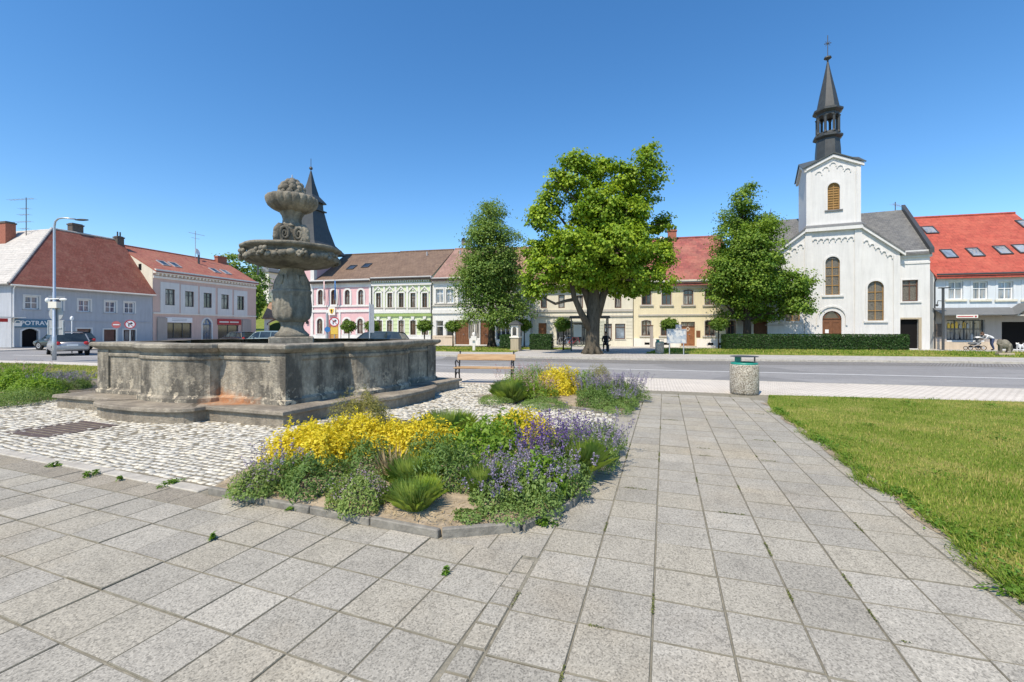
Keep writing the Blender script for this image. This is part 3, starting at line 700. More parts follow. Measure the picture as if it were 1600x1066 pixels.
def chimney(par, x, y, z0, z1, w=.6, d=.6, mat='brick_chimney', capm='soot_brick', pipes=0):
    m = MB(); m.box(x-w/2,x+w/2,y-d/2,y+d/2,z0,z1-.22); o = m.build('chimney', mat, par)
    m = MB(); m.box(x-w/2-.06,x+w/2+.06,y-d/2-.06,y+d/2+.06,z1-.22,z1-.08); m.box(x-w/2+.04,x+w/2-.04,y-d/2+.04,y+d/2-.04,z1-.08,z1); m.build('cap', capm, o)
    for i in range(pipes):
        m = MB(); xx = x-w*.2+i*w*.4; m.tube([(xx,y,z1-.02),(xx,y,z1+.5)], .07, 8); m.build('flue', 'metal_dark', o)
    return o
def door(par, xc, w, z0, z1, rise=0, mat='brown_wood', y=.15, panels=2, glaz=None):
    h = z1-z0; m = MB(); o_ = outline(w, h, rise); m.xz(o_[::-1], 0, .05); o = m.build('door', mat, par, (xc, y, z0))
    m = MB()
    hh = h-rise
    for i in range(panels):
        x0 = -w/2+w*i/panels+.07; x1 = -w/2+w*(i+1)/panels-.07
        for a, b in ((.06,.42),(.48,.88)): m.ring([(x0,hh*a),(x0,hh*b),(x1,hh*b),(x1,hh*a)], [(x0+.06,hh*a+.06),(x0+.06,hh*b-.06),(x1-.06,hh*b-.06),(x1-.06,hh*a+.06)], -.025, .01, True)
    m.build('door_panel', mat, o)
    m = MB(); m.tube([(.06,-.06,1.02),(.18,-.06,1.02)], .018, 6); m.build('handle', 'metal_grey', o)
    return o
def house(name, label, px0, px1, D, eave, ridge, rd, wall, roof, holes, gl=True, gr=True, gable_mat=None, cat='house', group=None):
    x0, y0 = nP(px0); e = empty(name, (x0, y0, 0), NROT, label, cat, group); L = nS(px1)-nS(px0)
    m = MB(); facade(m, L, eave, holes); shell(m, L, eave, D, ridge, rd); m.build('wall', wall, e)
    gable_roof(e, 0.01, L-.01, eave, ridge, rd, D, roof); ridge_caps(e, 0.02, L-.02, rd, ridge+.08, roof); gutter(e, .02, L-.02, -.45, eave-.12)
    return e, L

# ---------------------------------------------------------------- pink town hall with its tower
p0 = 486
def lx(px): return nS(px)-nS(p0)
UP = [(lx(p), .62, nz(p,476), nz(p,453)) for p in (501,521.5,543,564)]
LO = [(lx(p), .70, nz(p,521.5), nz(p,498)) for p in (500,542,563)]
holes = [(x,w,a,b,w/2) for x,w,a,b in UP+LO]; dx = lx(521.5); holes.append((dx, 1.15, .02, 2.55, 0))
th, L = house('town_hall', 'two-storey pink town hall with white arched window frames and dark spired tower', p0, 580, 12.4, 6.8, 10.6, 6.2, 'pl_pink', 'roof_brown', holes, cat='town hall')
for x,w,a,b in UP: window(th, x, w, a, b, w/2, 'brown_frame', 'glass_brown', (1,(.6,)), (.2,'pl_white',.05), (.15,.1,.08,'pl_white'))
for x,w,a,b in LO: window(th, x, w, a, b, w/2, 'brown_frame', 'glass_brown', (1,(.62,)), (.2,'pl_white',.05), (.15,.1,.08,'pl_white'))
door(th, dx, 1.15, .02, 2.55, 0, 'yellow_door', panels=2)
band(th, .0, L, 6.05, 6.72, .06, 'pl_white'); band(th, .0, L, 6.55, 6.9, .22, 'pl_white')
band(th, .0, L, nz(540,479.5), nz(540,477), .1, 'pl_white', 'string_course'); band(th, .0, L, nz(540,488), nz(540,484), .1, 'pl_white', 'string_course')
band(th, 0, dx-.95, .0, 1.0, .04, 'pl_white', 'base_course'); band(th, dx+.95, L, .0, 1.0, .04, 'pl_white', 'base_course')
for xx in (dx-.86, dx+.66): band(th, xx, xx+.22, 0, nz(540,488), .09, 'pl_white', 'pilaster')
band(th, 0, .28, 0, 6.05, .05, 'pl_white', 'pilaster'); band(th, L-.25, L, 0, 6.05, .05, 'pl_white', 'pilaster')
for f,xx in ((.45,2.6),(.5,4.3)): skylight(th, xx+.6, f, 6.8, 10.6, 6.2, .9, 1.1, 'glass_dark', 'metal_dark')
# balcony coat of arms
o = MB(); o.xz([(-.42,-.42),(.42,-.42),(.42,.42),(-.42,.42)], -.06, 0); ca = o.build('coat_of_arms', 'pl_palecream', th, (dx-.1, -.16, nz(521,486.5)))
o = MB(); o.xz([(-.24,.26),(-.24,0),(-.14,-.2),(0,-.3),(.14,-.2),(.24,0),(.24,.26)], -.03, 0); sh = o.build('shield', 'yellow_paint', ca, (0,-.06,0))
o = MB(); o.xz([(-.05,-.2),(.05,-.2),(.05,.2),(-.05,.2)], -.02, 0); o.xz([(-.15,.05),(-.05,.0),(-.05,.1)], -.02, 0); o.xz([(.05,0),(.15,.05),(.05,.1)], -.02, 0); o.build('charge', 'black_paint', sh, (0,-.03,0))
# flags on the facade
for px, mt in ((511,'red_paint'),(528,'blue_paint')):
    fx = lx(px); fo = empty('flag', (th.location.x+fx*math.cos(NROT)+.55*math.sin(NROT), th.location.y+fx*math.sin(NROT)-.55*math.cos(NROT), 0), NROT, 'limp %s hanging from a pole before the pink town hall' % ('red and white flag' if mt == 'red_paint' else 'dark blue flag'), 'flag', None)
    m = MB(); m.tube([(0,.5,3.6),(0,0,6.9)], .03, 6); m.build('pole', 'metal_grey', fo)
    m = MB(); m.smooth = True
    pts = [(.0,.02),(.09,-.05),(.03,-.1),(.14,-.06),(.22,-.12)]
    for i in range(len(pts)-1):
        (a,b),(c,d) = pts[i],pts[i+1]; m.cur = (0 if i % 2 == 0 or mt != 'red_paint' else 1)
        m.quad((a,b,4.6+i*.08),(c,d,4.6+i*.08+.05),(c*.7,d*.7,6.7),(a*.7,b*.7,6.75))
    fl = m.build('cloth', [mt,'white_paint'], fo); sf = fl.modifiers.new('s','SOLIDIFY'); sf.thickness = .012
# tower
tx0 = lx(448)
tw = 3.5
TX1 = .34; TX0 = TX1-tw
m = MB(); m.box(TX0, TX1, .06, .06+tw, 0, 10.2); m.build('tower_wall', 'pl_pink', th)
for a,b in ((TX0-.04,TX0+.42),(TX1-.42,TX1+.04)):
    band(th, a, b, 0, 9.4, -.0, 'pl_white', 'tower_pilaster')
m = MB(); m.box(TX1-.0,TX1+.04,.1,.5,0,9.4); m.build('tower_pilaster','pl_white',th)
for zz in (2.0, 5.2, 7.6):
    o = MB(); o.xz(outline(.62,1.35,.31)[::-1], -.02, .0); o = o.build('tower_window', 'glass_dark', th, ((TX0+TX1)/2, .055, zz)); q_ = MB(); q_.ring(outline(.95,1.5,.47,0,0), outline(.62,1.35,.31,0,0), -.06, .0); q_.build('surround', 'pl_white', o)
m = MB(); m.box(TX0-.25, TX1+.25, -.2, .3+tw, 9.4, 10.15); m.build('tower_cornice', 'pl_white', th)
def pyr(sections, cx, cy, par, name, mat):
    m = MB(); vs = []
    for hw, z in sections: vs += [(cx-hw,cy-hw,z),(cx+hw,cy-hw,z),(cx+hw,cy+hw,z),(cx-hw,cy+hw,z)]
    fs = [(i*4+k, i*4+(k+1)%4, (i+1)*4+(k+1)%4, (i+1)*4+k) for i in range(len(sections)-1) for k in range(4)]+[(3,2,1,0), tuple(len(vs)-4+k for k in range(4))]
    m.add(vs, fs); return m.build(name, mat, par)
tcx, tcy = (TX0+TX1)/2, .06+tw/2
tr = pyr([(2.75,10.15),(2.7,10.3),(1.85,11.3),(1.35,13.2),(1.0,15.0)], tcx, tcy, th, 'tower_roof', 'sheet_lead')
pyr([(1.2,15.0),(1.2,15.14),(.95,15.2),(.9,16.0)], tcx, tcy, tr, 'lantern', 'sheet_lead'); pyr([(1.2,15.95),(1.15,16.1),(.62,16.8),(.3,18.2),(.05,19.6)], tcx, tcy, tr, 'spire', 'sheet_lead')
m = MB(); m.ball((tcx,tcy,19.9), .2, 8, 6); m.tube([(tcx,tcy,19.4),(tcx,tcy,21.0)], .03, 6); m.build('finial', 'metal_dark', tr)
m = MB(); m.xz([(-.14,-.18),(.14,-.18),(.14,.18),(-.14,.18)], -.1, 0); m.build('wall_lamp', 'black_paint', th, (lx(481.5)-.1, -.0, 2.35))
# ---------------------------------------------------------------- green house
p0 = 581
UP = [(lx(p), .56, nz(p,480.4), nz(p,458)) for p in (591.7,609.5,627.3,645.7,664)]
LO = [(lx(p), w, nz(p,523.3), nz(p,501)) for p, w in ((591.5,.86),(609,.62),(627,.62),(645.5,.62),(664,.7))]
gh, L = house('green_house', 'lime green two-storey house with white ornamented upper floor and brown roof', p0, 675, 12.4, 6.95, 10.65, 6.2, 'pl_green', 'roof_brown', [(x,w,a,b,0) for x,w,a,b in UP+LO])
for x,w,a,b in UP:
    o = window(gh, x, w, a, b, 0, 'brown_frame', 'glass_brown', (1,(.66,)), (.14,'pl_white',.06), (.3,.12,.12,'pl_band'))
    m = MB(); m.ring([(-.52,b-a+.18),(0,b-a+.72),(.52,b-a+.18)], [(-.52,b-a+.06),(0,b-a+.56),(.52,b-a+.06)], -.26, -.12); m.xz([(-.52,b-a+.86),(.52,b-a+.86),(.52,b-a+1.0),(-.52,b-a+1.0)][::1], -.2, -.12)
    m.ball((0,-.16,b-a+.34), (.11,.06,.13), 8, 6); m.build('pediment', 'pl_white', o)
    m = MB(); m.xz([(-.5,-.62),(.5,-.62),(.5,-.16),(-.5,-.16)], -.18, -.12)
    for i in range(4): m.ball((-.36+.24*i,-.17,-.4), (.09,.05,.1), 6, 4)
    m.build('apron', 'pl_palecream', o)
for x,w,a,b in LO:
    o = window(gh, x, w, a, b, 0, 'brown_frame', 'glass_brown', (1,(.68,)), (.1,'pl_white',.04), (.12,.1,.08,'pl_white'))
    m = MB(); m.xz([(-.13,b-a+.08),(.13,b-a+.08),(.2,b-a+.5),(-.2,b-a+.5)], -.26, -.12); m.build('keystone', 'pl_white', o)
band(gh, 0, L, 6.62, 7.0, .3, 'pl_white'); band(gh, 0, L, 6.38, 6.6, .12, 'pl_darkgreen', 'frieze'); band(gh, 0, L, 6.1, 6.38, .16, 'pl_white')
for i in range(26): m = MB(); m.box(.1+i*(L-.2)/26, .1+i*(L-.2)/26+.12, -.26, 0, 6.44, 6.6); m.build('dentil', 'pl_white', gh)
band(gh, 0, L, nz(630,489.5), nz(630,485), .08, 'pl_white', 'string_course'); band(gh, 0, L, nz(630,494.5), nz(630,490.5), .15, 'pl_darkgreen', 'string_course')
for i in range(6):
    xx = (UP[0][0]+UP[1][0])/2-.0+(i-1)*(UP[1][0]-UP[0][0]); band(gh, max(0,xx-.12), min(L,xx+.12), nz(630,485), 6.1, .07, 'pl_white', 'pilaster')
    for z in (1.25,1.65,2.05,2.45,2.85): band(gh, max(.01,xx-.26), min(L-.01,xx+.26), z, z+.3, .035, 'pl_green', 'rusticated_block')
band(gh, 0, L, 0, 1.0, .05, 'pl_white', 'base_course')
downpipe(gh, .05, 6.7); downpipe(gh, L-.05, 6.7)
for xx in (4.0, 8.0): m = MB(); m.tube([(xx,5.0,9.6),(xx,5.0,10.4)], .09, 8); m.build('roof_vent', 'metal_grey', gh)
# ---------------------------------------------------------------- white house (behind the linden)
p0 = 676
UP = [(lx(p), .78, nz(p,474), nz(p,452)) for p in (687,703,722,741,760)]
LO = [(lx(687), .8, nz(687,527), nz(687,501), 0), (lx(703), .85, nz(703,527), nz(703,504), 0), (lx(722), 1.5, .05, 2.5, 0), (lx(741), 1.2, .6, 2.45, 0), (lx(757), .9, .05, 2.45, 0)]
wh, L = house('white_house', 'white two-storey house with pale double windows, half hidden behind the linden', p0, 771, 12.4, 6.75, 10.7, 6.2, 'pl_white', 'roof_pinkbrown' if 'roof_pinkbrown' in MATS else 'roof_oldbrown', [(x,w,a,b,0) for x,w,a,b in UP]+LO)
for x,w,a,b in UP: window(wh, x, w, a, b, 0, 'white_paint', 'glass_sky', (1,(.66,)), (.12,'pl_white',.06), (.2,.1,.12,'pl_band'))
for x,w,a,b,_ in LO[:2]: window(wh, x, w, a, b, 0, 'white_paint', 'glass_dark', (0,(.66,)), None, (.1,.1,.05,'pl_ochre'))
door(wh, LO[2][0], 1.5, .05, 2.5, 0, 'brown_wood', panels=4); window(wh, LO[3][0], 1.2, .6, 2.45, 0, 'white_paint', 'glass_dark', (1,())); door(wh, LO[4][0], .9, .05, 2.45, 0, 'brown_wood')
band(wh, 0, L, 6.3, 6.8, .2, 'pl_white'); band(wh, 0, L, nz(700,478.5), nz(700,476.5), .12, 'pl_band', 'string_course'); band(wh, 0, L, nz(700,490), nz(700,484), .14, 'pl_white', 'string_course')
band(wh, 0, LO[2][0]-.8, 0, .95, .05, 'pl_beige', 'base_course')
# ---------------------------------------------------------------- ochre and cream houses behind the maple
p0 = 772
UP = [(lx(p), .75, nz(p,481), nz(p,460)) for p in (788,808)]; LO = [(lx(786), 1.4, .5, 2.5, 0), (lx(808), .9, .05, 2.4, 0)]
oh, L = house('ochre_house', 'narrow pale ochre house seen between linden and maple crowns', p0, 829, 12.4, 6.3, 10.5, 6.2, 'pl_palecream', 'roof_oldbrown', [(x,w,a,b,0) for x,w,a,b in UP]+LO)
for x,w,a,b in UP: window(oh, x, w, a, b, 0, 'brown_frame', 'glass_dark', (1,(.66,)), None, (.1,.1,.08,'pl_band'))
window(oh, LO[0][0], 1.4, .5, 2.5, 0, 'white_paint', 'glass_dark', (2,())); door(oh, LO[1][0], .9, .05, 2.4)
band(oh, 0, L, 0, 2.7, .03, 'pl_ochre', 'base_course') if False else band(oh, 0, LO[0][0]-.75, 0, .5, .04, 'pl_ochre', 'base_course')
p0 = 830
UP = [(lx(p), .60, nz(p,481.5), nz(p,461.5)) for p in (849.7,877.4,906,936,965.6)]
LO = [(lx(847.5), .8, .05, nz(847,505), 0), (lx(892), 2.7, .1, nz(890,505), 0), (lx(950), .7, nz(950,530), nz(950,506), 0), (lx(969), .9, nz(969,530), nz(969,506), 0)]
ch, L = house('cream_house', 'cream two-storey house with grey string courses and ground-floor shop behind the bus shelter', p0, 989, 12.4, 5.75, 10.2, 6.2, 'pl_cream', 'roof_oldbrown', [(x,w,a,b,0) for x,w,a,b in UP]+LO)
for x,w,a,b in UP: window(ch, x, w, a, b, 0, 'brown_frame', 'glass_dark', (0,()), None, None)
door(ch, LO[0][0], .8, .05, LO[0][3], 0, 'door_wood', panels=1)
window(ch, LO[1][0], 2.7, .1, LO[1][3], 0, 'metal_dark', 'glass_dark', (2,(.8,)))
for q in LO[2:]: window(ch, q[0], q[1], q[2], q[3], 0, 'brown_frame', 'glass_sky', (0,(.78,)), None, (.05,.08,.05,'pl_band'))
band(ch, 0, L, 5.35, 5.8, .18, 'pl_yellow'); band(ch, 0, L, nz(900,487.5), nz(900,484), .1, 'pl_band', 'string_course'); band(ch, 0, L, nz(900,495), nz(900,493), .12, 'pl_band', 'string_course')
for i in range(6): band(ch, lx(922), LO[2][0]-.42, .75+i*.3, .75+i*.3+.265, .035, 'pl_cream', 'rusticated_block'); band(ch, LO[3][0]+.52, L-.05, .75+i*.3, .75+i*.3+.265, .035, 'pl_cream', 'rusticated_block')
downpipe(ch, .12, 5.5, 'metal_grey')
m = MB(); m.box(LO[1][0]-1.6, LO[1][0]+1.4, -1.0, -.02, LO[1][3]+.02, LO[1][3]+.12); m.build('canopy', 'grey_sheet', ch)
# ---------------------------------------------------------------- yellow house
p0 = 990
UP = [(lx(p), .80, nz(p,476.3), nz(p,452.5)) for p in (1010,1041.4,1075.4,1109,1138)]
LO = [(lx(p), .80, nz(p,524.5), nz(p,500.5)) for p in (1009.8,1040,1109,1142)]; dx = lx(1075)
holes = [(x,w,a,b,.1) for x,w,a,b in UP+LO]+[(dx, 1.15, .1, nz(1075,503), 0)]
yh, L = house('yellow_house', 'yellow two-storey house with brown windows, carved door and patterned red roof', p0, 1150, 12, 5.85, 10.75, 6.0, 'pl_yellow', 'roof_yellowhouse', holes)
for x,w,a,b in UP+LO: window(yh, x, w, a, b, .1, 'brown_frame', 'glass_dark', (1,(.66,)), (.06,'pl_band',.03), (.2,.14,.12,'pl_band'))
d = door(yh, dx, 1.15, .1, nz(1075,503)-.45, 0, 'door_wood'); window(yh, dx, 1.15, nz(1075,503)-.44, nz(1075,503), 0, 'brown_frame', 'glass_dark', (1,()))
m = MB(); m.ring([(-.18,1.5),(0,1.75),(.18,1.5),(0,1.25)], [(-.1,1.5),(0,1.63),(.1,1.5),(0,1.37)], -.04, 0, True); m.build('door_ornament', 'pl_beige', d)
band(yh, 0, L, 5.2, 5.9, .12, 'pl_cream'); band(yh, 0, L, 5.6, 5.95, .3, 'pl_cream'); band(yh, .4, L, nz(1070,493.3), nz(1070,491), .1, 'pl_band', 'string_course')
band(yh, 0, dx-.7, 0, .75, .06, 'pl_palecream', 'base_course'); band(yh, dx+.7, L, 0, .75, .06, 'pl_palecream', 'base_course'); band(yh, dx-.68, dx+.68, -.02, .1, .35, 'kerb_concrete', 'door_step')
for px in (1011,1041,1110,1128): band(yh, lx(px)-.22, lx(px)+.22, .18, .38, .075, 'interior_dark', 'cellar_vent')
band(yh, lx(1091)-.17, lx(1091)+.17, .85, 1.45, .03, 'brown_wood', 'meter_box')
chimney(yh, lx(1090)-1.6, 5.7, 9.6, 11.65, .8, .6, 'brick_chimney', 'brick_chimney'); chimney(yh, lx(1062)-1.2, 4.6, 8.6, 10.75, .42, .42, 'pl_palecream', 'pl_palecream')
# ---------------------------------------------------------------- church
p0 = 1151; LINE[:] = [49.35, .4452, .9135]     # the church stands turned a little further
cx0, cy0 = nP(p0); chu = empty('church', (cx0, cy0, 0), -R(24), 'white church with arched windows, square tower and dark lantern spire', 'church')
wl, a1, c1, c2, a2, L = 0, lx(1199), lx(1258), lx(1346), lx(1406), lx(1456)
# wings and nave (set back .35 m from the gabled front)
m = MB(); NB = .35
RW = (lx(1424.5), .98, nz(1424,470.5), nz(1424,437), 0); RD = (lx(1423), 1.15, .05, nz(1423,498.5), 0); LD = (lx(1189), 1.1, .05, 2.45, 0)
nv = empty('tmp'); bpy.data.objects.remove(nv)
facade(m, L, 7.7, [RW, RD, LD], .25); shell(m, L, 7.7, 11, 12.1, 5.5); w_ = m.build('nave_wall', 'pl_church', chu, (0, NB, 0))
def churchpart(fn, *a, **k): o = fn(*a, **k); o.location.y += NB; return o
r = gable_roof(chu, 0, L, 7.7, 12.1, 5.5, 11, 'roof_slate', .3); r.location.y += NB
m = MB(); k_ = (12.1-7.7)/5.5   # raised verge against the red-roofed house
m.add([(L-.12,-.4,7.45),(L+.14,-.4,7.45),(L+.14,5.5,12.2),(L-.12,5.5,12.2),(L-.12,-.4,7.85),(L+.14,-.4,7.85),(L+.14,5.5,12.6),(L-.12,5.5,12.6)], [(0,3,2,1),(4,5,6,7),(0,1,5,4),(1,2,6,5),(2,3,7,6),(3,0,4,7)]); m.build('verge', 'metal_dark', chu, (0,NB,0))
o = window(chu, RW[0], RW[1], RW[2], RW[3], 0, 'brown_frame', 'leaded_glass', (1,(.75,)), (.1,'pl_church',.04), (.2,.12,.1,'pl_church')); o.location.y += NB
o = MB(); o.box(-.57,.57,.22,.24,0,RD[3]-.05); o.build('doorway', 'interior_dark', chu, (RD[0], NB, .05))
m = MB(); m.ring([(-.76,0),(-.76,RD[3]+.08),(.76,RD[3]+.08),(.76,0)], [(-.575,0),(-.575,RD[3]-.05),(.575,RD[3]-.05),(.575,0)], -.06, .1); m.build('door_surround', 'pl_sandstone', chu, (RD[0], NB, .03))
o = door(chu, LD[0], 1.1, .05, 2.45, 0, 'brown_wood'); o.location.y += NB
m = MB(); m.ring([(-.72,0),(-.72,2.6),(.72,2.6),(.72,0)], [(-.55,0),(-.55,2.4),(.55,2.4),(.55,0)], -.05, .1); m.build('door_surround', 'pl_palecream', chu, (LD[0], NB, .03))
o = band(chu, 0, a1-.1, 7.2, 7.75, .14, 'pl_church'); o.location.y += NB
o = band(chu, a2+.1, L+.1, 7.2, 7.75, .14, 'pl_church'); o.location.y += NB
o = band(chu, a2+.1, L, 6.7, 6.85, .06, 'pl_church', 'string_course'); o.location.y += NB
# gabled front
CW = (lx(1300.7), 1.0, nz(1300,461), nz(1300,401), .5); CD = (lx(1299.8), 1.32, .1, nz(1300,486), .66); SWR = (lx(1368), 1.05, nz(1368,501), nz(1368,439), .52); SWL = (c1-(SWR[0]-c2), 1.05, SWR[2], SWR[3], .52)
ZC, ZS = 9.9, 7.75
m = MB()
facade(m, a2, ZS, [CW[:2]+(CW[2],ZS,0) if CW[3] > ZS else CW, CD, SWR, SWL], .25, 0, a1)
# upper trapezoid with the head of the tall window
hw = CW[1]/2; spring = CW[3]-.5
top = [(a1,ZS),(c1,ZC),(c2,ZC),(a2,ZS)]
if CW[3] > ZS:
    ol = [(CW[0]+x, CW[2]+z) for x, z in outline(CW[1], CW[3]-CW[2], .5)]; ol = [q for q in ol if q[1] > ZS]
    ol = [(CW[0]-hw, ZS)]+ol+[(CW[0]+hw, ZS)]
    mid = len(ol)//2
    m.add([(x,0,z) for x,z in [(a1,ZS)]+ol[:mid+1]+[(CW[0],ZC),(c1,ZC)]], [tuple(range(mid+4))])
    m.add([(x,0,z) for x,z in ol[mid:]+[(a2,ZS),(c2,ZC),(CW[0],ZC)]], [tuple(range(len(ol)-mid+3))])
    for q, r_ in zip(ol[:-1], ol[1:]): m.quad((q[0],0,q[1]),(r_[0],0,r_[1]),(r_[0],.25,r_[1]),(q[0],.25,q[1]))
else: m.poly([(x,0,z) for x,z in top])
m.quad((a1,0,0),(a1,0,ZS),(a1,NB+.1,ZS),(a1,NB+.1,0)); m.quad((a2,0,0),(a2,NB+.1,0),(a2,NB+.1,ZS),(a2,0,ZS))
m.build('front_wall', 'pl_church', chu)
# raking roof of the front, running back into the nave roof
m = MB()
for (xa,za),(xb,zb) in (((a1-.25,ZS-.2),(c1,ZC+.02)),((c2,ZC+.02),(a2+.25,ZS-.2))):
    vs = [(xa,-.3,za),(xb,-.3,zb),(xb,4.6,zb),(xa,4.6,za)]; vs += [(x,y,z+.16) for x,y,z in vs]
    m.add(vs, [(0,3,2,1),(4,5,6,7),(0,1,5,4),(1,2,6,5),(2,3,7,6),(3,0,4,7)])
m.build('front_roof', 'roof_slate', chu)
m = MB(); m.xz([(a1-.3,ZS-.45),(c1,ZC-.22),(c1,ZC+.05),(a1-.3,ZS-.2)], -.26, .0); m.build('raking_cornice', 'pl_church', chu); m = MB(); m.xz([(c2,ZC-.22),(a2+.3,ZS-.45),(a2+.3,ZS-.2),(c2,ZC+.05)], -.26, .0); m.build('raking_cornice', 'pl_church', chu)
m = MB(); m.box(c1-.05,c2+.05,-.3,.0,ZC-.2,ZC+.1); m.build('cornice', 'pl_church', chu)
for a, b in ((c1-.02,c1+.45),(c2-.45,c2+.02)): band(chu, a, b, 0, ZC-.2, .09, 'pl_church', 'pilaster')
for a, b, zz in ((a1,a1+.4,ZS-.35),(a2-.4,a2,ZS-.35)): band(chu, a, b, 0, zz, .07, 'pl_church', 'pilaster')
def frieze(x0, x1, z0, z1, n, y=0, par=chu):
    w = (x1-x0)/n
    for i in range(n):
        xc = x0+w*(i+.5); zc = z0+(z1-z0)*(i+.5)/n
        m = MB(); A = [(-(w*.5)*math.cos(math.pi*j/8), (w*.5)*math.sin(math.pi*j/8)) for j in range(9)]; B = [(x*.62, z*.62) for x,z in A]; m.ring(A, B, -.09, .0); m.box(w*.31, w*.5, -.09, 0, -.16, 0) if i < n else None
        m.build('frieze_arch', 'pl_church', par, (xc, y, zc))
frieze(c1+.5, c2-.5, 8.95, 8.95, 7); frieze(c2+.12, a2-.45, 8.75, 7.15, 5); frieze(a1+.45, c1-.12, 7.15, 8.75, 5)
for q in (CW, SWR, SWL): window(chu, q[0], q[1], q[2], q[3], q[4], 'louvre_wood', 'leaded_glass', (1,(.25,.5,.72)), (.13,'pl_church',.05), (.25,.16,.12,'pl_church'), ft=.05)
dd = door(chu, CD[0], 1.32, .1, CD[3]-.62, 0, 'brown_wood', panels=2); window(chu, CD[0], 1.32, CD[3]-.66, CD[3], .64, 'brown_wood', 'glass_brown', (0,()))
m = MB(); m.xz([(-.45,1.15),(-.2,1.15),(-.2,1.45),(-.45,1.45)], -.035, -.03); m.build('notice', 'white_paint', dd)
m = MB(); m.ring(outline(2.1, CD[3]+.45, 1.05, 0, 1.9), outline(1.84, CD[3]+.32, .92, 0, 1.9), -.1, .02); m.build('hood_mould', 'pl_church', chu, (CD[0], 0, 0))
band(chu, CD[0]-.9, CD[0]+.9, -.02, .1, .5, 'kerb_concrete', 'door_step')
band(chu, lx(1216)-1.0, lx(1216)+.4, nz(1216,508.8), nz(1216,507.5), .08, 'pl_band', 'ledge')
# tower
t0, t1 = lx(1262.5)-.12, lx(1345.5); TW = t1-t0; TZ0, TZ1 = 9.95, 15.1
pk = .95
TWn = (TW/2+.05, .85, nz(1303,327.5), nz(1303,285), .42)
tw_ = empty('x'); bpy.data.objects.remove(tw_)
m = MB(); facade(m, TW, TZ1, [TWn], .25, TZ0); m.poly([(0,0,TZ1),(TW,0,TZ1),(TW/2,0,TZ1+pk)])
m.poly([(0,0,TZ0),(0,0,TZ1),(0,TW/2,TZ1+pk),(0,TW,TZ1),(0,TW,TZ0)]); m.poly([(TW,0,TZ0),(TW,TW,TZ0),(TW,TW,TZ1),(TW,TW/2,TZ1+pk),(TW,0,TZ1)]); m.poly([(0,TW,TZ0),(0,TW,TZ1),(TW/2,TW,TZ1+pk),(TW,TW,TZ1),(TW,TW,TZ0)])
twr = m.build('tower', 'pl_church', chu, (t0, .12, 0))
m = MB(); ov = .28
C4 = [(-ov,-ov),(TW+ov,-ov),(TW+ov,TW+ov),(-ov,TW+ov)]; zc = TZ1-.1; P_ = (TW/2,TW/2,TZ1+pk+.35)
mids = [(TW/2,-ov),(TW+ov,TW/2),(TW/2,TW+ov),(-ov,TW/2)]
for i in range(4):
    a = C4[i]; b = C4[(i+1)%4]; mm = mids[i]
    m.add([(*a,zc),(*mm,zc+pk+.1),P_], [(0,1,2)]); m.add([(*mm,zc+pk+.1),(*b,zc),P_], [(0,1,2)])
ro = m.build('tower_roof', 'sheet_copper', twr); sf = ro.modifiers.new('s','SOLIDIFY'); sf.thickness = .1; sf.offset = 1
m = MB(); m.xz([(-.2,TZ1-.32),(TW/2,TZ1+pk-.28),(TW+.2,TZ1-.32),(TW+.2,TZ1-.08),(TW/2,TZ1+pk-.04),(-.2,TZ1-.08)], -.2, 0); m.build('tower_cornice', 'pl_church', twr)
m = MB()
m.add([(0,-.2,TZ1-.32),(0,TW/2,TZ1+pk-.28),(0,TW+.2,TZ1-.32),(0,TW+.2,TZ1-.08),(0,TW/2,TZ1+pk-.04),(0,-.2,TZ1-.08)]+[(-.2,y,z) for y,z in ((-.2,TZ1-.32),(TW/2,TZ1+pk-.28),(TW+.2,TZ1-.32),(TW+.2,TZ1-.08),(TW/2,TZ1+pk-.04),(-.2,TZ1-.08))],
      [(0,1,2,3,4,5),(11,10,9,8,7,6)]+[(i,6+i,6+(i+1)%6,(i+1)%6) for i in range(6)]); m.build('tower_cornice', 'pl_church', twr)
for a, b in ((0,.32),(TW-.32,TW)): band(twr, a, b, TZ0, TZ1-.3, .07, 'pl_church', 'pilaster')
band(twr, -.02, TW+.02, TZ0, TZ0+.4, .1, 'pl_church', 'base_course')
window(twr, TWn[0], TWn[1], TWn[2], TWn[3], .42, 'louvre_wood', 'louvre_wood', (1,tuple((i+1)/11 for i in range(10))), (.12,'pl_church',.05), (.2,.12,.1,'grey_sheet'), ft=.06)
w_ = (TW-1.3)/5
for i in range(5):
    xc = .65+w_*(i+.5); zc_ = TZ1-.55+.62*(1-abs(i-2)/2)
    m = MB(); A = [(-(w_*.5)*math.cos(math.pi*j/8), (w_*.5)*math.sin(math.pi*j/8)) for j in range(9)]; B = [(x*.72,z*.72) for x,z in A]; m.ring(A,B,-.07,0); m.box(w_*.36,w_*.5,-.07,0,-.12,0); m.build('frieze_arch','pl_church',twr,(xc,0,zc_))
m = MB(); m.box(-.45, .5, 1.2, 2.6, 12.0, 12.0) if False else m.xz([(-.02,.0),(.02,0),(.02,.02),(-.02,.02)],0,.01); 
m = MB(); m.add([(t0-.3,-.32,ZC+.1),(t1+.3,-.32,ZC+.1),(t1,.1,ZC+.42),(t0,.1,ZC+.42)], [(0,1,2,3)]); m.build('skirt_roof', 'grey_sheet', chu)
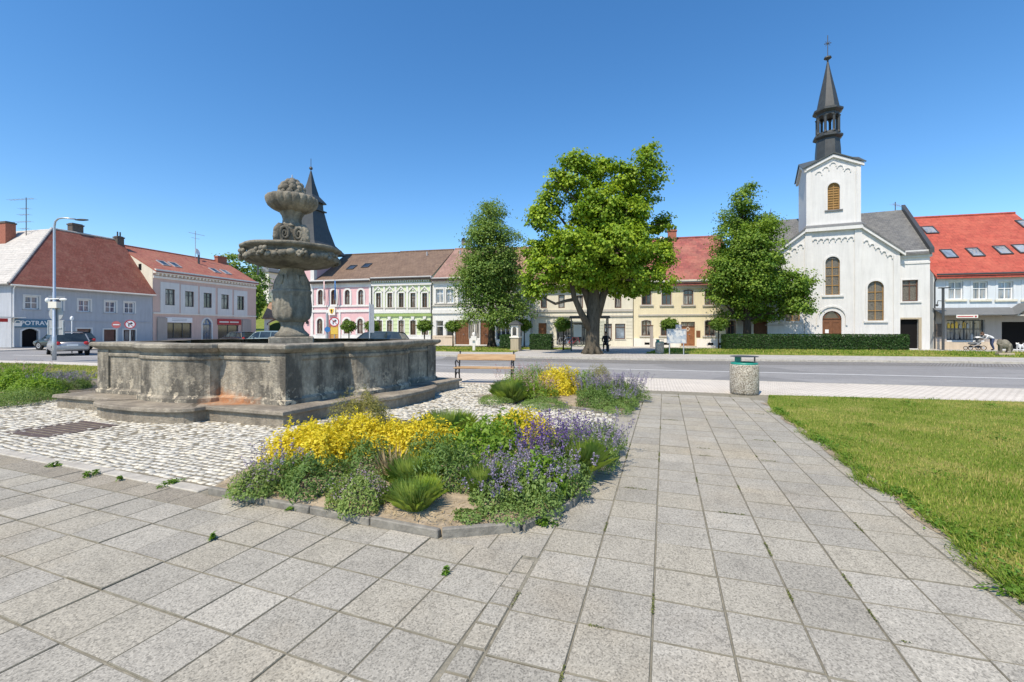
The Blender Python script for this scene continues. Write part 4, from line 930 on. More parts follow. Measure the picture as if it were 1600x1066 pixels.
# open lantern and spire
lc = (TW/2, TW/2); lan = empty('lantern', (TW/2, TW/2, 0)); lan.parent = twr; lan.scale = (.86,.86,1)
def octo(prof, name, mat, seg=8):
    m = MB(); m.lathe(prof, seg, fn=lambda r,z,a,i: (r,z)); o = m.build(name, mat, lan); o.rotation_euler = (0,0,R(22.5)); return o
octo([(1.15,16.0),(1.10,17.0),(1.02,17.9),(1.3,18.05),(1.3,18.2),(1.0,18.35),(.98,18.5)], 'lantern_base', 'sheet_lead')
for i in range(8):
    a = R(22.5+45*i); x, y = math.cos(a)*.93, math.sin(a)*.93; m = MB(); m.lathe([(.17,18.4),(.12,18.6),(.12,19.7),(.18,19.85)], 8, (x,y,0)); m.build('column', 'sheet_lead', lan)
    a2_ = R(45*i); m = MB(); A = [(-.36*math.cos(math.pi*j/8), .34*math.sin(math.pi*j/8)) for j in range(9)]; B = [(-.38,.02)]+[(x*1.05,.5) for x,z in A[1:-1]]+[(.38,.02)]; m.ring(B, A, -.06, .06); q = m.build('arch', 'sheet_lead', lan, (math.sin(a2_)*.87, -math.cos(a2_)*.87, 19.6)); q.rotation_euler = (0,0,a2_)
octo([(.98,19.98),(1.0,20.1),(1.32,20.3),(1.32,20.45),(1.0,20.6),(.72,21.9),(.36,23.4),(.06,24.75)], 'spire', 'sheet_lead')
octo([(.05,24.6),(.09,24.85),(.34,25.0),(.3,25.12),(.08,25.2)], 'finial_cup', 'sheet_lead', 12)
m = MB(); m.tube([(0,0,25.1),(0,0,27.0)], .035, 6); m.tube([(-.3,0,26.3),(.3,0,26.3)], .035, 6); m.tube([(-.2,0,26.5),(.2,0,26.1)], .02, 6); m.tube([(-.2,0,26.1),(.2,0,26.5)], .02, 6); m.ball((0,0,26.3), .09, 8, 6); m.build('cross', 'metal_dark', lan)
# ---------------------------------------------------------------- red-roofed house on the right
p0 = 1458; LINE[:] = [44.247, .2493, .9703]
pxs = (1493,1531.5,1571,1612,1655)
UP = [(lx(p), .95, nz(p,468), nz(p,440)) for p in pxs]
SW_ = (lx(1508), 2.45, nz(1508,532), nz(1508,500), 0); DR = (lx(1587), 1.75, .05, nz(1587,503), 0)
holes = [(x,w,a,b,0) for x,w,a,b in UP]+[SW_, DR, (lx(1645), 2.0, .9, 2.4, 0)]
rh, L = house('red_roof_house', 'pale blue-white house with bright red tiled roof and grey shop canopy', p0, 1700, 12.5, 5.95, 11.7, 6.5, 'pl_bluewhite', 'roof_bright', holes)
for x,w,a,b in UP: window(rh, x, w, a, b, 0, 'white_paint', 'glass_sky', (1,(.62,)), (.16,'pl_bluewhite',.03), (.22,.16,.12,'pl_cream'))
o = window(rh, SW_[0], SW_[1], SW_[2], SW_[3], 0, 'metal_dark', 'glass_dark', (3,(.55,)))
# goods in the shop window
for i in range(9):
    m = MB(); xx = -1.0+i*.25; hh = .2+.25*rnd.random(); zz = rnd.choice((.07,.95)); m.box(xx-.08,xx+.08,-.02,.028,zz,zz+hh); m.lathe([(.05,zz+hh),(.02,zz+hh+.1)],6,(xx,.0,0)); m.build('goods', rnd.choice(('yellow_paint','pl_sandstone','metal_grey','pl_palecream')), o)
m = MB(); m.box(-.87,.87,.22,.24,0,DR[3]-.05); m.build('doorway', 'interior_dark', rh, (DR[0],0,.05))
window(rh, lx(1645), 2.0, .9, 2.4, 0, 'metal_dark', 'glass_dark', (2,()))
for x0_,x1_,z0_,z1_ in ((.02,SW_[0]-1.23,.6,3.15),(SW_[0]-1.23,SW_[0]+1.23,SW_[3],3.15),(SW_[0]+1.23,DR[0]-.9,.6,3.15),(DR[0]-.9,DR[0]+.9,DR[3],3.15)): band(rh, x0_, x1_, z0_, z1_, .05, 'pl_shopgrey', 'shop_front')
band(rh, .02, DR[0]-.9, 0, .6, .08, 'pl_beige', 'base_course'); band(rh, DR[0]+.9, L, 0, .8, .08, 'pl_beige', 'base_course')
m = MB(); vs = [(-.05,-1.25,2.62),(lx(1577),-1.25,2.62),(lx(1577),-.03,3.18),(-.05,-.03,3.18)]; vs += [(x,y,z+.07) for x,y,z in vs]; m.add(vs, [(0,3,2,1),(4,5,6,7),(0,1,5,4),(1,2,6,5),(2,3,7,6),(3,0,4,7)])
vs = [(lx(1605),-1.25,2.62),(L,-1.25,2.62),(L,-.03,3.18),(lx(1605),-.03,3.18)]; vs += [(x,y,z+.07) for x,y,z in vs]; m.add(vs, [(0,3,2,1),(4,5,6,7),(0,1,5,4),(1,2,6,5),(2,3,7,6),(3,0,4,7)]); cn = m.build('canopy', 'grey_sheet', rh)
gx = lx(1591); m = MB()
for sgn in (-1,1):
    vs = [(gx+sgn*1.05,-1.5,2.6),(gx,-1.5,3.45),(gx,-.03,3.45),(gx+sgn*1.05,-.03,2.6)]; vs += [(x,y,z+.09) for x,y,z in vs]; m.add(vs, [(0,3,2,1),(4,5,6,7),(0,1,5,4),(1,2,6,5),(2,3,7,6),(3,0,4,7)])
m.build('porch_roof', 'grey_sheet', cn)
m = MB(); m.box(gx-1.0,gx+1.0,-1.4,-1.3,2.55,2.65); m.box(gx-.05,gx+.05,-1.4,-1.3,2.65,3.35); m.build('porch_truss', 'pl_band', cn)
m = MB(); m.xz([(0,0),(1.35,0),(1.35,.24),(0,.24)], -.04, 0); sg = m.build('shop_sign', 'pl_palecream', rh, (lx(1476), -1.27, 2.42)); m = MB(); m.xz([(.06,.07),(1.05,.07),(1.05,.14),(.06,.14)], -.01, 0); m.ball((1.2,-.01,.11), (.07,.02,.07), 8, 6); m.build('sign_stripe', 'shop_red', sg, (0,-.04,0))
downpipe(rh, .06, 5.7); 
m = MB(); m.box(lx(1466)-.22, lx(1466)+.2, -.16, -.06, 1.0, 2.0); m.build('notice_board', 'soot_brick', rh)
def roof_x(px, f, rd=6.5):   # where along the roof a sight line at depth f*rd meets it
    k = (px-800)/F_; X0, Y0 = nP(p0); d = f*rd; return (k*(Y0+.9703*d)-X0-.2419*d)/(.9703+.2419*k)
for f, px in ((.30,1482),(.31,1523),(.33,1566),(.34,1596),(.36,1640)): skylight(rh, roof_x(px, f), f, 5.95, 11.7, 6.5, .85, 1.25, 'glass_sky', 'metal_dark')
for f, px in ((.74,1452),(.78,1602)): skylight(rh, roof_x(px, f), f, 5.95, 11.7, 6.5, .95, 1.2, 'glass_sky', 'metal_dark')
def antenna(name, label, loc, h, arms, rz):
    e = empty(name, loc, rz, label, 'antenna'); m = MB(); m.tube([(0,0,0),(0,0,h)], .035, 6); m.build('mast', 'metal_dark', e)
    for z, l, n in arms:
        m = MB(); m.tube([(-l*.3,0,z),(l*.7,0,z)], .018, 5)
        for i in range(n): x = -l*.3+l*i/(n-1); m.tube([(x,-.28,z),(x,.28,z)], .01, 4)
        m.build('aerial', 'metal_grey', e)
    return e
q = rh.matrix_basis @ Vector((lx(1497)-1.0, 6.5, 11.6)); antenna('roof_antenna', 'thin aerial mast on the bright red roof beside the church', q, 1.75, ((1.5,1.8,7),(.9,.9,4)), R(30))
# ---------------------------------------------------------------- west side: grey-blue corner shop
def whouse(name, label, t0, t1, cat='house'):
    p = WO+Vector((.242,.97))*t0; return empty(name, (p.x, p.y, 0), WROT, label, cat), t1-t0
b, L = whouse('grey_blue_house', 'grey-blue corner house with steep rusty tiled hipped roof and grocery sign', 0, wS(238.5))
WX = wS
HE, HR, HD, HIP = 5.65, 11.5, 4.7, 5.6
UP = [(WX(p), 1.0, wz(p,y1), wz(p,y0)) for p, y0, y1 in ((50,463,483.5),(88.5,465,485.5),(132,468.5,487.5),(173,471,489),(202.5,472.5,490))]
LO = [(WX(p), w_, .35, wz(p,y0)) for p, y0, w_ in ((88.5,513.5,1.05),(131.5,514,1.2),(172.5,515,1.2),(202.5,515.5,1.2))]
DRW = (WX(47), 1.15, .02, wz(47,513.5), .25)
m = MB(); facade(m, L, HE, [(x,w,a,c,0) for x,w,a,c in UP+LO]+[DRW], .22)
m.quad((0,0,0),(0,24,0),(0,24,HE),(0,0,HE)); m.quad((L,0,0),(L,0,HE),(L,9.4,HE),(L,9.4,0)); m.quad((0,9.4,0),(L,9.4,0),(L,9.4,HE),(0,9.4,HE)); m.build('wall', 'pl_greyblue', b)
for x,w,a,c in UP: window(b, x, w, a, c, 0, 'white_paint', 'glass_blue', (1,(.5,)), (.14,'pl_white',.03), (.16,.06,.06,'metal_grey'), ft=.1)
for x,w,a,c in LO: window(b, x, w, a, c, 0, 'brown_frame', 'glass_brown', (0,()), (.13,'pl_white',.03), (.1,.06,.05,'metal_grey'))
m = MB(); m.xz(outline(1.15, DRW[3]-.02, .25)[::-1], .2, .22); m.build('doorway', 'interior_dark', b, (DRW[0],0,.02)); m = MB(); m.ring(outline(1.4, DRW[3]+.1, .27, 0, 0), outline(1.15, DRW[3]-.02, .25, 0, 0), -.04, .05); m.build('door_surround', 'pl_white', b, (DRW[0],0,.02))
ov = .4; k_ = (HR-HE)/HD; ze = HE-k_*ov*.6
m = MB(); Rf = [(-ov,-ov,ze),(L+.05,-ov,ze),(L+.05,HD,HR),(HIP,HD,HR)]; m.add(Rf, [(0,1,2,3)]); m.add([(L+.05,9.4+ov,ze),(-ov,9.4+ov,ze),(HIP,HD,HR),(L+.05,HD,HR)], [(0,1,2,3)]); m.add([(L+.05,-ov,ze),(L+.05,9.4+ov,ze),(L+.05,HD,HR)], [(0,1,2)])
rf = m.build('roof', 'roof_rust', b); sf = rf.modifiers.new('s','SOLIDIFY'); sf.thickness = .12; sf.offset = 1
m = MB(); m.add([(-ov,24,ze),(-ov,-ov,ze),(HIP,HD,HR),(HIP,24,HR),(2*HIP+ov,24,ze),(2*HIP+ov,HD,ze)], [(0,1,2,3),(3,2,5,4)]); h_ = m.build('hip_roof', 'roof_sunlit', b); sf = h_.modifiers.new('s','SOLIDIFY'); sf.thickness = .12; sf.offset = 1
m = MB(); m.tube([(-ov,-ov,ze+.14),(HIP,HD,HR+.14),(L,HD,HR+.14)], .12, 8); m.build('ridge_cap', 'roof_sunlit', b); gutter(b, -.3, L, -.5, ze-.02, 'pl_palecream'); band(b, 0, L, HE-.5, HE-.15, .14, 'pl_greyblue'); band(b, WX(100), L, wz(170,503.2), wz(170,502.2), .06, 'pl_greyblue', 'string_course'); downpipe(b, .1, 5.4, 'white_paint')
def sky_w(px, y):   # where a roof window shows on this slope
    for i in range(400):
        f = i/400; s0 = 0
        d = f*HD; z = HE+(HR-HE)*f; Yv = (515-y)
        Y = (z-CAMH)*F_/Yv; k = (px-800)/F_
        t = (Y-38.9-.242*d)/.97; X = WO.x+.242*t-.97*d
        if abs(X-k*Y) < .25: return t, f
    return L/2, .3
for px, y in ((69.5,415),(142,424),(194,431),(209,433)): t_, f_ = sky_w(px, y); skylight(b, t_, f_, HE, HR, HD, .75, 1.0, 'glass_sky', 'metal_grey')
chimney(b, HIP+2.3, HD+.4, HR-1.2, HR+1.15, 1.0, .7, 'soot_brick', 'soot_brick'); chimney(b, 4.4, HD+4.0, 9.6, HR+.75, .8, .9, 'brick_chimney', 'soot_brick'); chimney(b, L-.3, HD-.2, HR-.9, HR+.55, .7, .6, 'soot_brick', 'soot_brick', 2)
m = MB(); m.box(-5,WX(28),-1.0,-.02,wz(15,497),wz(15,495.5)); m.build('canopy', 'pl_palecream', b)
m = MB(); zc = wz(50,505.5); x0_, x1_ = WX(19.5), WX(86); m.xz([(x0_,zc-.36),(x1_,zc-.36),(x1_,zc+.34),(x0_,zc+.34)], -.09, -.02); sg = m.build('shop_sign', 'teal_sign', b)
tm = text_mesh('POTRAVINY', .52, 'white_paint'); inst('lettering', tm, sg, ((WX(35)+x1_)/2+.08, -.1, zc+.02), (R(90),0,0))
m = MB(); bx = WX(26.5); m.xz([(bx-.24,zc-.26),(bx+.24,zc-.26),(bx+.32,zc+.04),(bx-.32,zc+.04)], -.13, -.09); m.ring([(bx-.24,zc+.04),(bx-.15,zc+.25),(bx+.15,zc+.25),(bx+.24,zc+.04)], [(bx-.17,zc+.04),(bx-.11,zc+.18),(bx+.11,zc+.18),(bx+.17,zc+.04)], -.13, -.09); m.build('basket_emblem', 'white_paint', sg)
m = MB(); m.xz([(WX(-3),zc+.1),(WX(11),zc+.1),(WX(11),zc+.4),(WX(-3),zc+.4)], -.12, -.02); m.build('red_sign', 'shop_red', b)
q = b.matrix_basis @ Vector((4.9, HD+2.3, 10.0)); antenna('roof_antenna', 'tall multi-armed aerial mast behind the left brick chimney', q, 4.7, ((4.55,3.0,9),(3.6,1.0,4),(3.0,1.2,5),(2.3,1.8,6),(1.6,.9,4)), R(170))
# ---------------------------------------------------------------- pink-beige house
t0 = wS(239); b, L = whouse('pink_beige_house', 'pink-beige two-storey house with tall white window panels and red roof', t0, wS(400))
WX = lambda px: wS(px)-t0
EH, RH, RD_ = 8.3, 11.2, 5.4
UP = [(WX(p), 1.15, wz(p,y1), wz(p,y0)) for p,y0,y1 in ((265.6,452,477),(296,455.5,479.5),(324.4,458,481),(351.6,460.5,483),(376,463,484.5))]
SH1 = (WX(279.5), WX(300.5)-WX(259), .5, wz(280,504.5), 0); DRP = (WX(323.5), 1.25, .05, wz(323,498), .6); SH2 = (WX(357), 3.2, .1, wz(357,508), 0)
m = MB(); facade(m, L, EH, [(x,w,a,c,0) for x,w,a,c in UP]+[SH1, DRP, SH2], .22); m.quad((L,0,0),(L,0,EH),(L,2*RD_,EH),(L,2*RD_,0)) if False else shell(m, L, EH, 2*RD_, RH, RD_)
m.build('wall', 'pl_pinkbeige', b)
m = MB(); m.poly([(-.03,0,5.5),(-.03,0,EH),(-.03,RD_,RH-.05),(-.03,2*RD_,EH),(-.03,2*RD_,5.5)]); m.build('gable', 'pl_cream', b)
m = MB(); m.box(-.06,-.03,1.6,2.0,8.2,8.9); m.build('gable_window', 'interior_dark', b)
for x,w,a,c in UP:
    o = window(b, x, w, a, c, 0, 'metal_dark', 'glass_dark', (1,(.72,)), None, (.08,.06,.06,'pl_white'))
    m = MB(); A = [(-1.12,-1.0),(-1.12,c-a+.75),(1.12,c-a+.75),(1.12,-1.0)]; B = [(-w/2,0),(-w/2,c-a),(w/2,c-a),(w/2,0)]; m.ring(A, B, -.17, -.12, True); m.build('window_panel', 'pl_white', o)
window(b, SH1[0], SH1[1], SH1[2], SH1[3], 0, 'metal_dark', 'glass_dark', (2,())); m = MB(); m.xz([(SH1[0]-SH1[1]/2,SH1[3]+.02),(SH1[0]+SH1[1]/2,SH1[3]+.02),(SH1[0]+SH1[1]/2,SH1[3]+.62),(SH1[0]-SH1[1]/2,SH1[3]+.62)], -.1, -.0); sg = m.build('shop_sign', 'white_paint', b)
m = MB(); [m.xz([(SH1[0]-.9+.0,SH1[3]+zz),(SH1[0]+.9,SH1[3]+zz),(SH1[0]+.9,SH1[3]+zz+.06),(SH1[0]-.9,SH1[3]+zz+.06)], -.11, -.1) for zz in (.22,.4)]; m.build('sign_lines', 'metal_grey', sg)
door(b, DRP[0], 1.25, .05, DRP[3]-.75, 0, 'glass_blue'); window(b, DRP[0], 1.25, DRP[3]-.72, DRP[3], .6, 'blue_paint', 'glass_sky', (1,())); m = MB(); m.ring(outline(1.6, DRP[3]+.15, .8, 0, 0), outline(1.25, DRP[3], .6, 0, 0), -.05, .03); m.build('door_surround', 'pl_white', b, (DRP[0],0,0))
window(b, SH2[0], SH2[1], SH2[2], SH2[3], 0, 'metal_dark', 'glass_dark', (1,())); m = MB(); m.xz([(SH2[0]-SH2[1]/2-.1,SH2[3]+.03),(SH2[0]+SH2[1]/2+.3,SH2[3]+.03),(SH2[0]+SH2[1]/2+.3,SH2[3]+.78),(SH2[0]-SH2[1]/2-.1,SH2[3]+.78)], -.14, -.0); sg = m.build('shop_sign', 'shop_red', b)
m = MB(); [m.xz([(SH2[0]+xa,SH2[3]+.3),(SH2[0]+xb,SH2[3]+.3),(SH2[0]+xb,SH2[3]+.47),(SH2[0]+xa,SH2[3]+.47)], -.155, -.14) for xa,xb in ((-1.5,-.1),(.1,1.5))]; m.build('sign_lines', 'pl_palecream', sg)
m = MB(); m.xz([(-.8,0),(.5,.1),(.8,.25),(.2,.35),(-.6,.2)], -.02, 0); m.build('window_print', 'pl_palecream', b, (SH2[0], .12, 2.2))
for xc, wd in ((WX(252.5),1.1),(WX(384.5),1.5)): m = MB(); m.box(xc-wd/2,xc+wd/2,-.16,-.06,.1,2.9); m.build('shutter', 'pl_shopgrey', b)
band(b, 0, L, wz(320,493), wz(320,491), .1, 'pl_palecream', 'string_course'); band(b, 0, L, EH-1.0, EH-.75, .12, 'pl_palecream', 'string_course'); band(b, 0, L, EH-.45, EH, .45, 'pl_palecream'); 
for i in range(30): m = MB(); m.box(.3+i*(L-.5)/30, .3+i*(L-.5)/30+.2, -.3, 0, EH-.68, EH-.45); m.build('dentil', 'pl_palecream', b)
gable_roof(b, -.05, L+.1, EH, RH, RD_, 2*RD_, 'roof_red', .5); ridge_caps(b, 0, L, RD_, RH+.08, 'roof_red')
for xx in (2.6,4.0,9.5,11.2): skylight(b, xx, .33, EH, RH, RD_, .95, 1.3, 'glass_dark', 'metal_grey')
chimney(b, L-.9, RD_-.2, RH-.4, RH+.8, 1.5, .6, 'brick_chimney', 'brick_chimney'); 
for xx in (8.6, 18.5): m = MB(); m.tube([(xx,3.4,9.8),(xx,3.4,11.3)], .12, 8); m.build('flue', 'metal_dark', b)
m = MB(); m.lathe([(.02,0),(.35,.06),(.5,.16),(.48,.17),(.33,.08),(0.01,.03)], 14); dsh = m.build('satellite_dish', 'white_paint', b, (9.6, RD_-.5, RH+.7)); dsh.rotation_euler = (R(75),0,R(20)); m = MB(); m.tube([(9.6,RD_-.3,RH-.2),(9.6,RD_-.3,RH+3.6)], .04, 6); m.tube([(8.6,RD_-.3,RH+3.2),(11.0,RD_-.3,RH+3.2)], .025, 5); m.tube([(9.0,RD_-.3,RH+2.6),(10.2,RD_-.3,RH+2.6)], .02, 5); m.build('aerial', 'metal_grey', b)
# ---------------------------------------------------------------- gateway beyond, far church on its hill
e = empty('gateway', (-36.2, 66.5, 0), R(8), 'old brown-tiled gateway with dark arch beside the pink-beige house', 'gate')
m = MB(); facade(m, 8.5, 3.4, [(1.9,2.7,.0,2.95,.5)], .5); m.quad((8.5,0,0),(8.5,1.4,0),(8.5,1.4,3.4),(8.5,0,3.4)); m.quad((0,1.4,0),(0,1.4,3.4),(8.5,1.4,3.4),(8.5,1.4,0)) if False else None; m.build('wall', 'pl_palecream', e)
m = MB(); m.xz(outline(2.7,2.6,.5)[::-1], .45, .5); m.build('doorway', 'lf_hedge', e, (1.9,0,0)); gable_roof(e, -.2, 8.6, 3.4, 5.6, 2.6, 5.2, 'roof_oldbrown', .3)
m = MB(); m.ring(outline(3.0,3.1,.65,0,2.2), outline(2.75,2.95,.5,0,2.2), -.06, .0); m.build('arch_trim', 'brown_wood', e, (1.9,0,0))
e = empty('far_church', (-128, 240, 12), R(-20), 'distant white church with domed tower and orange roof seen past the column', 'church')
m = MB(); m.box(-4,4,-4,4,-8,19); m.build('tower', 'pl_palecream', e); pyr([(4.6,19),(4.6,19.6),(3.6,21),(1.8,22.4),(1.3,23)], 0, 0, e, 'tower_roof', 'grey_sheet'); pyr([(1.4,23),(1.4,25),(1.0,25.8),(.2,27)], 0, 0, e, 'lantern', 'metal_dark')
m = MB(); m.box(-3,18,-1,10,-8,9); m.build('nave', 'pl_palecream', e)
m = MB(); m.add([(-3.5,-1.5,9),(18.5,-1.5,9),(18.5,4.5,14.5),(-3.5,4.5,14.5),(18.5,10.5,9),(-3.5,10.5,9)], [(0,1,2,3),(3,2,4,5),(0,3,5),(1,4,2)]); m.build('nave_roof', 'roof_orange', e)
for xx in (-1.8, 1.8): m = MB(); m.xz(outline(1.2,3,.6)[::-1], -.1, 0); m.build('tower_window', 'interior_dark', e, (xx if xx > 0 else -1.8, -4.0, 10)); m = MB(); m.lathe([(1.1,0),(1.1,.12)], 16); c_ = m.build('clock_face', 'black_paint', e, (0 if xx > 0 else -4.0, -4.0 if xx > 0 else 0, 16.5)); c_.rotation_euler = (R(90),0,0 if xx > 0 else R(-90))
for xx in (3,8,13): m = MB(); m.xz(outline(1.6,5,.8)[::-1], -.1, 0); m.build('window', 'glass_dark', e, (xx, -1.0, 0))
def hill():
    n = 40; xs = np.linspace(-260, -20, n); ys = np.linspace(95, 420, n); X, Y = np.meshgrid(xs, ys)
    Z = 16*np.exp(-((X+135)/75)**2-((Y-260)/110)**2)-.3; V = np.stack([X,Y,Z],2).reshape(-1,3)
    F = np.array([(i*n+j, i*n+j+1, (i+1)*n+j+1, (i+1)*n+j) for i in range(n-1) for j in range(n-1)])
    o = inst('hill', npmesh('hill', V, F, 'lawn')); o['kind'] = 'structure'
hill()
# siren on the green house's roof
q = gh.matrix_basis @ Vector((8.3, 6.2, 10.65)); e = empty('roof_siren', q, R(10), 'grey horn loudspeakers on a short mast on the brown roof ridge', 'loudspeaker')
m = MB(); m.tube([(0,0,-.1),(0,0,1.0)], .05, 6); m.build('mast', 'metal_dark', e)
for i in range(4):
    m = MB(); m.lathe([(.08,0),(.12,.25),(.3,.45),(.31,.5),(.1,.3)], 10); o = m.build('horn', 'metal_dark' if i % 2 else 'metal_grey', e, (0,0,.75+.22*(i % 2))); o.rotation_euler = (R(85),0,R(90*i+40))
# ================================================================== FOUNTAIN
fou = empty('fountain', (0,0,0), 0, 'weathered stone fountain with lobed basin and two-tier carved column', 'fountain')
def plan(inset, bw, bd, n=12):
    cor = [(inset,inset),(FLU-inset,inset),(FLU-inset,FLV-inset),(inset,FLV-inset)]; segs = []; pts = []
    for i in range(4):
        A = Vector(fxy(*cor[i])); B = Vector(fxy(*cor[(i+1)%4])); d = (B-A); Ls = d.length; d.normalize(); nn = Vector((-d.y, d.x)); mid = (A+B)/2
        s = len(pts); pts.append(A)
        for j in range(n+1):
            a = math.pi*j/n; pts.append(mid-d*(bw/2)*math.cos(a)+nn*bd*(math.sin(a)**.6))
        segs += [(s, s+1), (s+1, s+n+1), (s+n+1, s+n+2)]
    return pts, segs
def offs(pts, o):
    n = len(pts); r = []
    for i in range(n):
        d0 = (pts[i]-pts[i-1]).normalized(); d1 = (pts[(i+1)%n]-pts[i]).normalized(); n0 = Vector((-d0.y,d0.x)); n1 = Vector((-d1.y,d1.x)); m = n0+n1
        m = m/max(.35, m.dot(n0)) if m.length > 1e-4 else n0; r.append(pts[i]+m*o)
    return r
def sweep(name, pts, segs, prof, mat, par, bev=0, smooth_arc=True):
    rings = [offs(pts, o) for o, z in prof]; N = len(pts); out = []
    for a, b in segs:
        m = MB(); ids = [k % N for k in range(a, b+1)]; vs = []; m.smooth = False
        for (o,z), rg in zip(prof, rings): vs += [(rg[k].x, rg[k].y, z) for k in ids]
        w = len(ids); fs = [(i*w+j, i*w+j+1, (i+1)*w+j+1, (i+1)*w+j) for i in range(len(prof)-1) for j in range(w-1)]
        fs += [tuple(i*w for i in range(len(prof))), tuple(i*w+w-1 for i in range(len(prof)-1,-1,-1))]
        fs = [f[::-1] for f in fs]
        m.add(vs, fs); o_ = m.build(name, mat, par); out.append(o_)
        if bev: bevel(o_, bev)
    return out
pp, ps = plan(0, 2.45, .5, 14)
sweep('plinth_block', pp, ps, [(-1.6,-.02),(0,-.02),(.0,.185),(-1.6,.185)], 'stone_plinth', fou)
sweep('plinth_slab', pp, ps, [(-1.5,.187),(.045,.187),(.055,.2),(.05,.245),(.03,.258),(-1.5,.262)], 'stone_plinth', fou)
bp, bs = plan(.46, 1.8, .42, 14)
sweep('basin_wall', bp, bs, [(-.26,.26),(.06,.26),(.06,.33),(.0,.37),(.0,1.0),(.03,1.02),(.035,1.06),(.03,1.075),(.0,1.09),(.0,1.14),(-.26,1.14)], 'stone_basin', fou)
sweep('coping_stone', bp, bs, [(-.30,1.142),(.02,1.142),(.055,1.165),(.10,1.20),(.125,1.215),(.13,1.275),(.11,1.295),(-.30,1.30)], 'stone_coping', fou, .008)
m = MB(); r_ = offs(bp, -.25); m.poly([(p.x,p.y,.55) for p in r_][::-1]); m.build('water', 'basin_water', fou)
# corner piers of the basin
for cu, cv in ((0,0),(1,0),(1,1),(0,1)):
    m = MB(); u0 = .46 if cu == 0 else FLU-.46; v0 = .46 if cv == 0 else FLV-.46; su = -1 if cu == 0 else 1; sv = -1 if cv == 0 else 1
    q = [fxy(u0+su*.035,v0+sv*.035), fxy(u0-su*.3,v0+sv*.035), fxy(u0-su*.3,v0-sv*.1), fxy(u0-su*.1,v0-sv*.1), fxy(u0-su*.1,v0-sv*.3), fxy(u0+su*.035,v0-sv*.3)]
    if su*sv < 0: q = q[::-1]
    m.prism(q[::-1], .26, 1.139); m.build('corner_pier', 'stone_basin', fou)
cc = empty('column', (-5.12,10.6,0), R(24)); cc.parent = fou
def part(name, mb, mat='stone_carved', loc=(0,0,0), sub=0, rz=0):
    o = mb.build(name, mat, cc, loc, (0,0,rz)); 
    if sub: s_ = o.modifiers.new('s','SUBSURF'); s_.levels = sub; s_.render_levels = sub
    return o
m = MB(); m.box(-.46,.46,-.46,.46,.2,1.385); bevel(part('pedestal', m, 'stone_coping'), .02)
m = MB(); m.smooth = True; m.lathe([(.36,1.38),(.37,1.43),(.33,1.47),(.27,1.53),(.245,1.58),(.235,1.64),(.25,1.68),(.27,1.70),(.25,1.72)], 32); part('foot', m)
def vase(r, z, a, i):
    # eight raised panels with ribs between them
    t = (a*8/(2*math.pi)) % 1; rib = 1 if (t < .12 or t > .88) else 0; b = math.sin(math.pi*min(1,max(0,(z-1.74)/.62)))
    return (r*(1+.06*rib*b-(.075*b*(1-(2*t-1)**8) if not rib else 0)), z)
m = MB(); m.smooth = True; m.lathe([(.24,1.70),(.30,1.74),(.37,1.80),(.395,1.88),(.40,2.0),(.40,2.12),(.395,2.25),(.40,2.36),(.42,2.40),(.425,2.44),(.39,2.47)], 96, fn=vase); part('vase', m)
def acan(r, z, a, i):
    t = math.cos(a*4); w = max(0, 1-abs(z-2.72)/.3); return (r*(1+.11*w*t+.05*w*math.cos(a*16)), z)
m = MB(); m.smooth = True; m.lathe([(.38,2.45),(.385,2.5),(.355,2.6),(.31,2.7),(.275,2.8),(.25,2.9),(.24,2.97),(.255,3.0),(.24,3.03),(.25,3.08)], 96, fn=acan); part('stem', m)
for k in range(4):   # acanthus masks on the stem
    a = math.pi/4+k*math.pi/2; m = MB(); m.smooth = True; m.ball((0,0,0),(.08,.05,.13),8,6); m.ball((0,.01,-.14),(.05,.035,.06),8,6)
    for s_ in (-1,1): m.ball((s_*.11,.03,.02),(.05,.035,.14),8,6); m.ball((s_*.17,.05,-.1),(.045,.03,.1),8,6)
    o = part('acanthus_leaf', m, loc=(.32*math.cos(a),.32*math.sin(a),2.68)); o.rotation_euler = (R(-14),0,a+math.pi/2)
def bowl(r, z, a, i):
    w = 1 if z < 3.27 else 0; q = max(0,(r-.5)/.6); return (r*(1+.02*math.cos(8*a)*q+.012*math.cos(3*a+1)*q), z+.035*math.cos(8*a)*q*w)
m = MB(); m.smooth = True; m.lathe([(.24,2.96),(.38,2.97),(.62,3.0),(.84,3.06),(.97,3.14),(1.01,3.20),(.97,3.26),(.91,3.29),(.91,3.33),(.98,3.355),(1.05,3.38),(1.06,3.43),(1.03,3.445),(.87,3.42),(.5,3.40)], 96, fn=bowl); part('large_bowl', m)
for k in range(40):   # garland of fruit and leaves under the rim
    a = 2*math.pi*k/40; dip = .05*abs(math.sin(a*4)); m = MB(); m.smooth = True; s_ = rnd.uniform(.7,1.15); m.ball((0,0,0),(.10*s_,.075*s_,.075*s_),7,5); m.ball((.05,.02,.05),.045*s_,6,4); m.ball((-.05,.03,-.04),.05*s_,6,4)
    o = part('garland', m, loc=(.97*math.cos(a),.97*math.sin(a),3.215-dip)); o.rotation_euler = (rnd.uniform(-.3,.3),rnd.uniform(-.3,.3),a+math.pi/2)
for k in range(8):   # fruit clusters of the garland
    a = 2*math.pi*k/8+.2; m = MB(); m.smooth = True
    for i in range(9): m.ball((rnd.uniform(-.13,.13),rnd.uniform(-.02,.05),rnd.uniform(-.07,.08)), rnd.uniform(.035,.06), 7, 5)
    o = part('fruit_cluster', m, loc=(1.03*math.cos(a),1.03*math.sin(a),3.20)); o.rotation_euler = (0,0,a+math.pi/2)
m = MB(); m.box(-.29,.29,-.29,.29,3.38,3.92); bevel(part('scroll_block', m), .03)
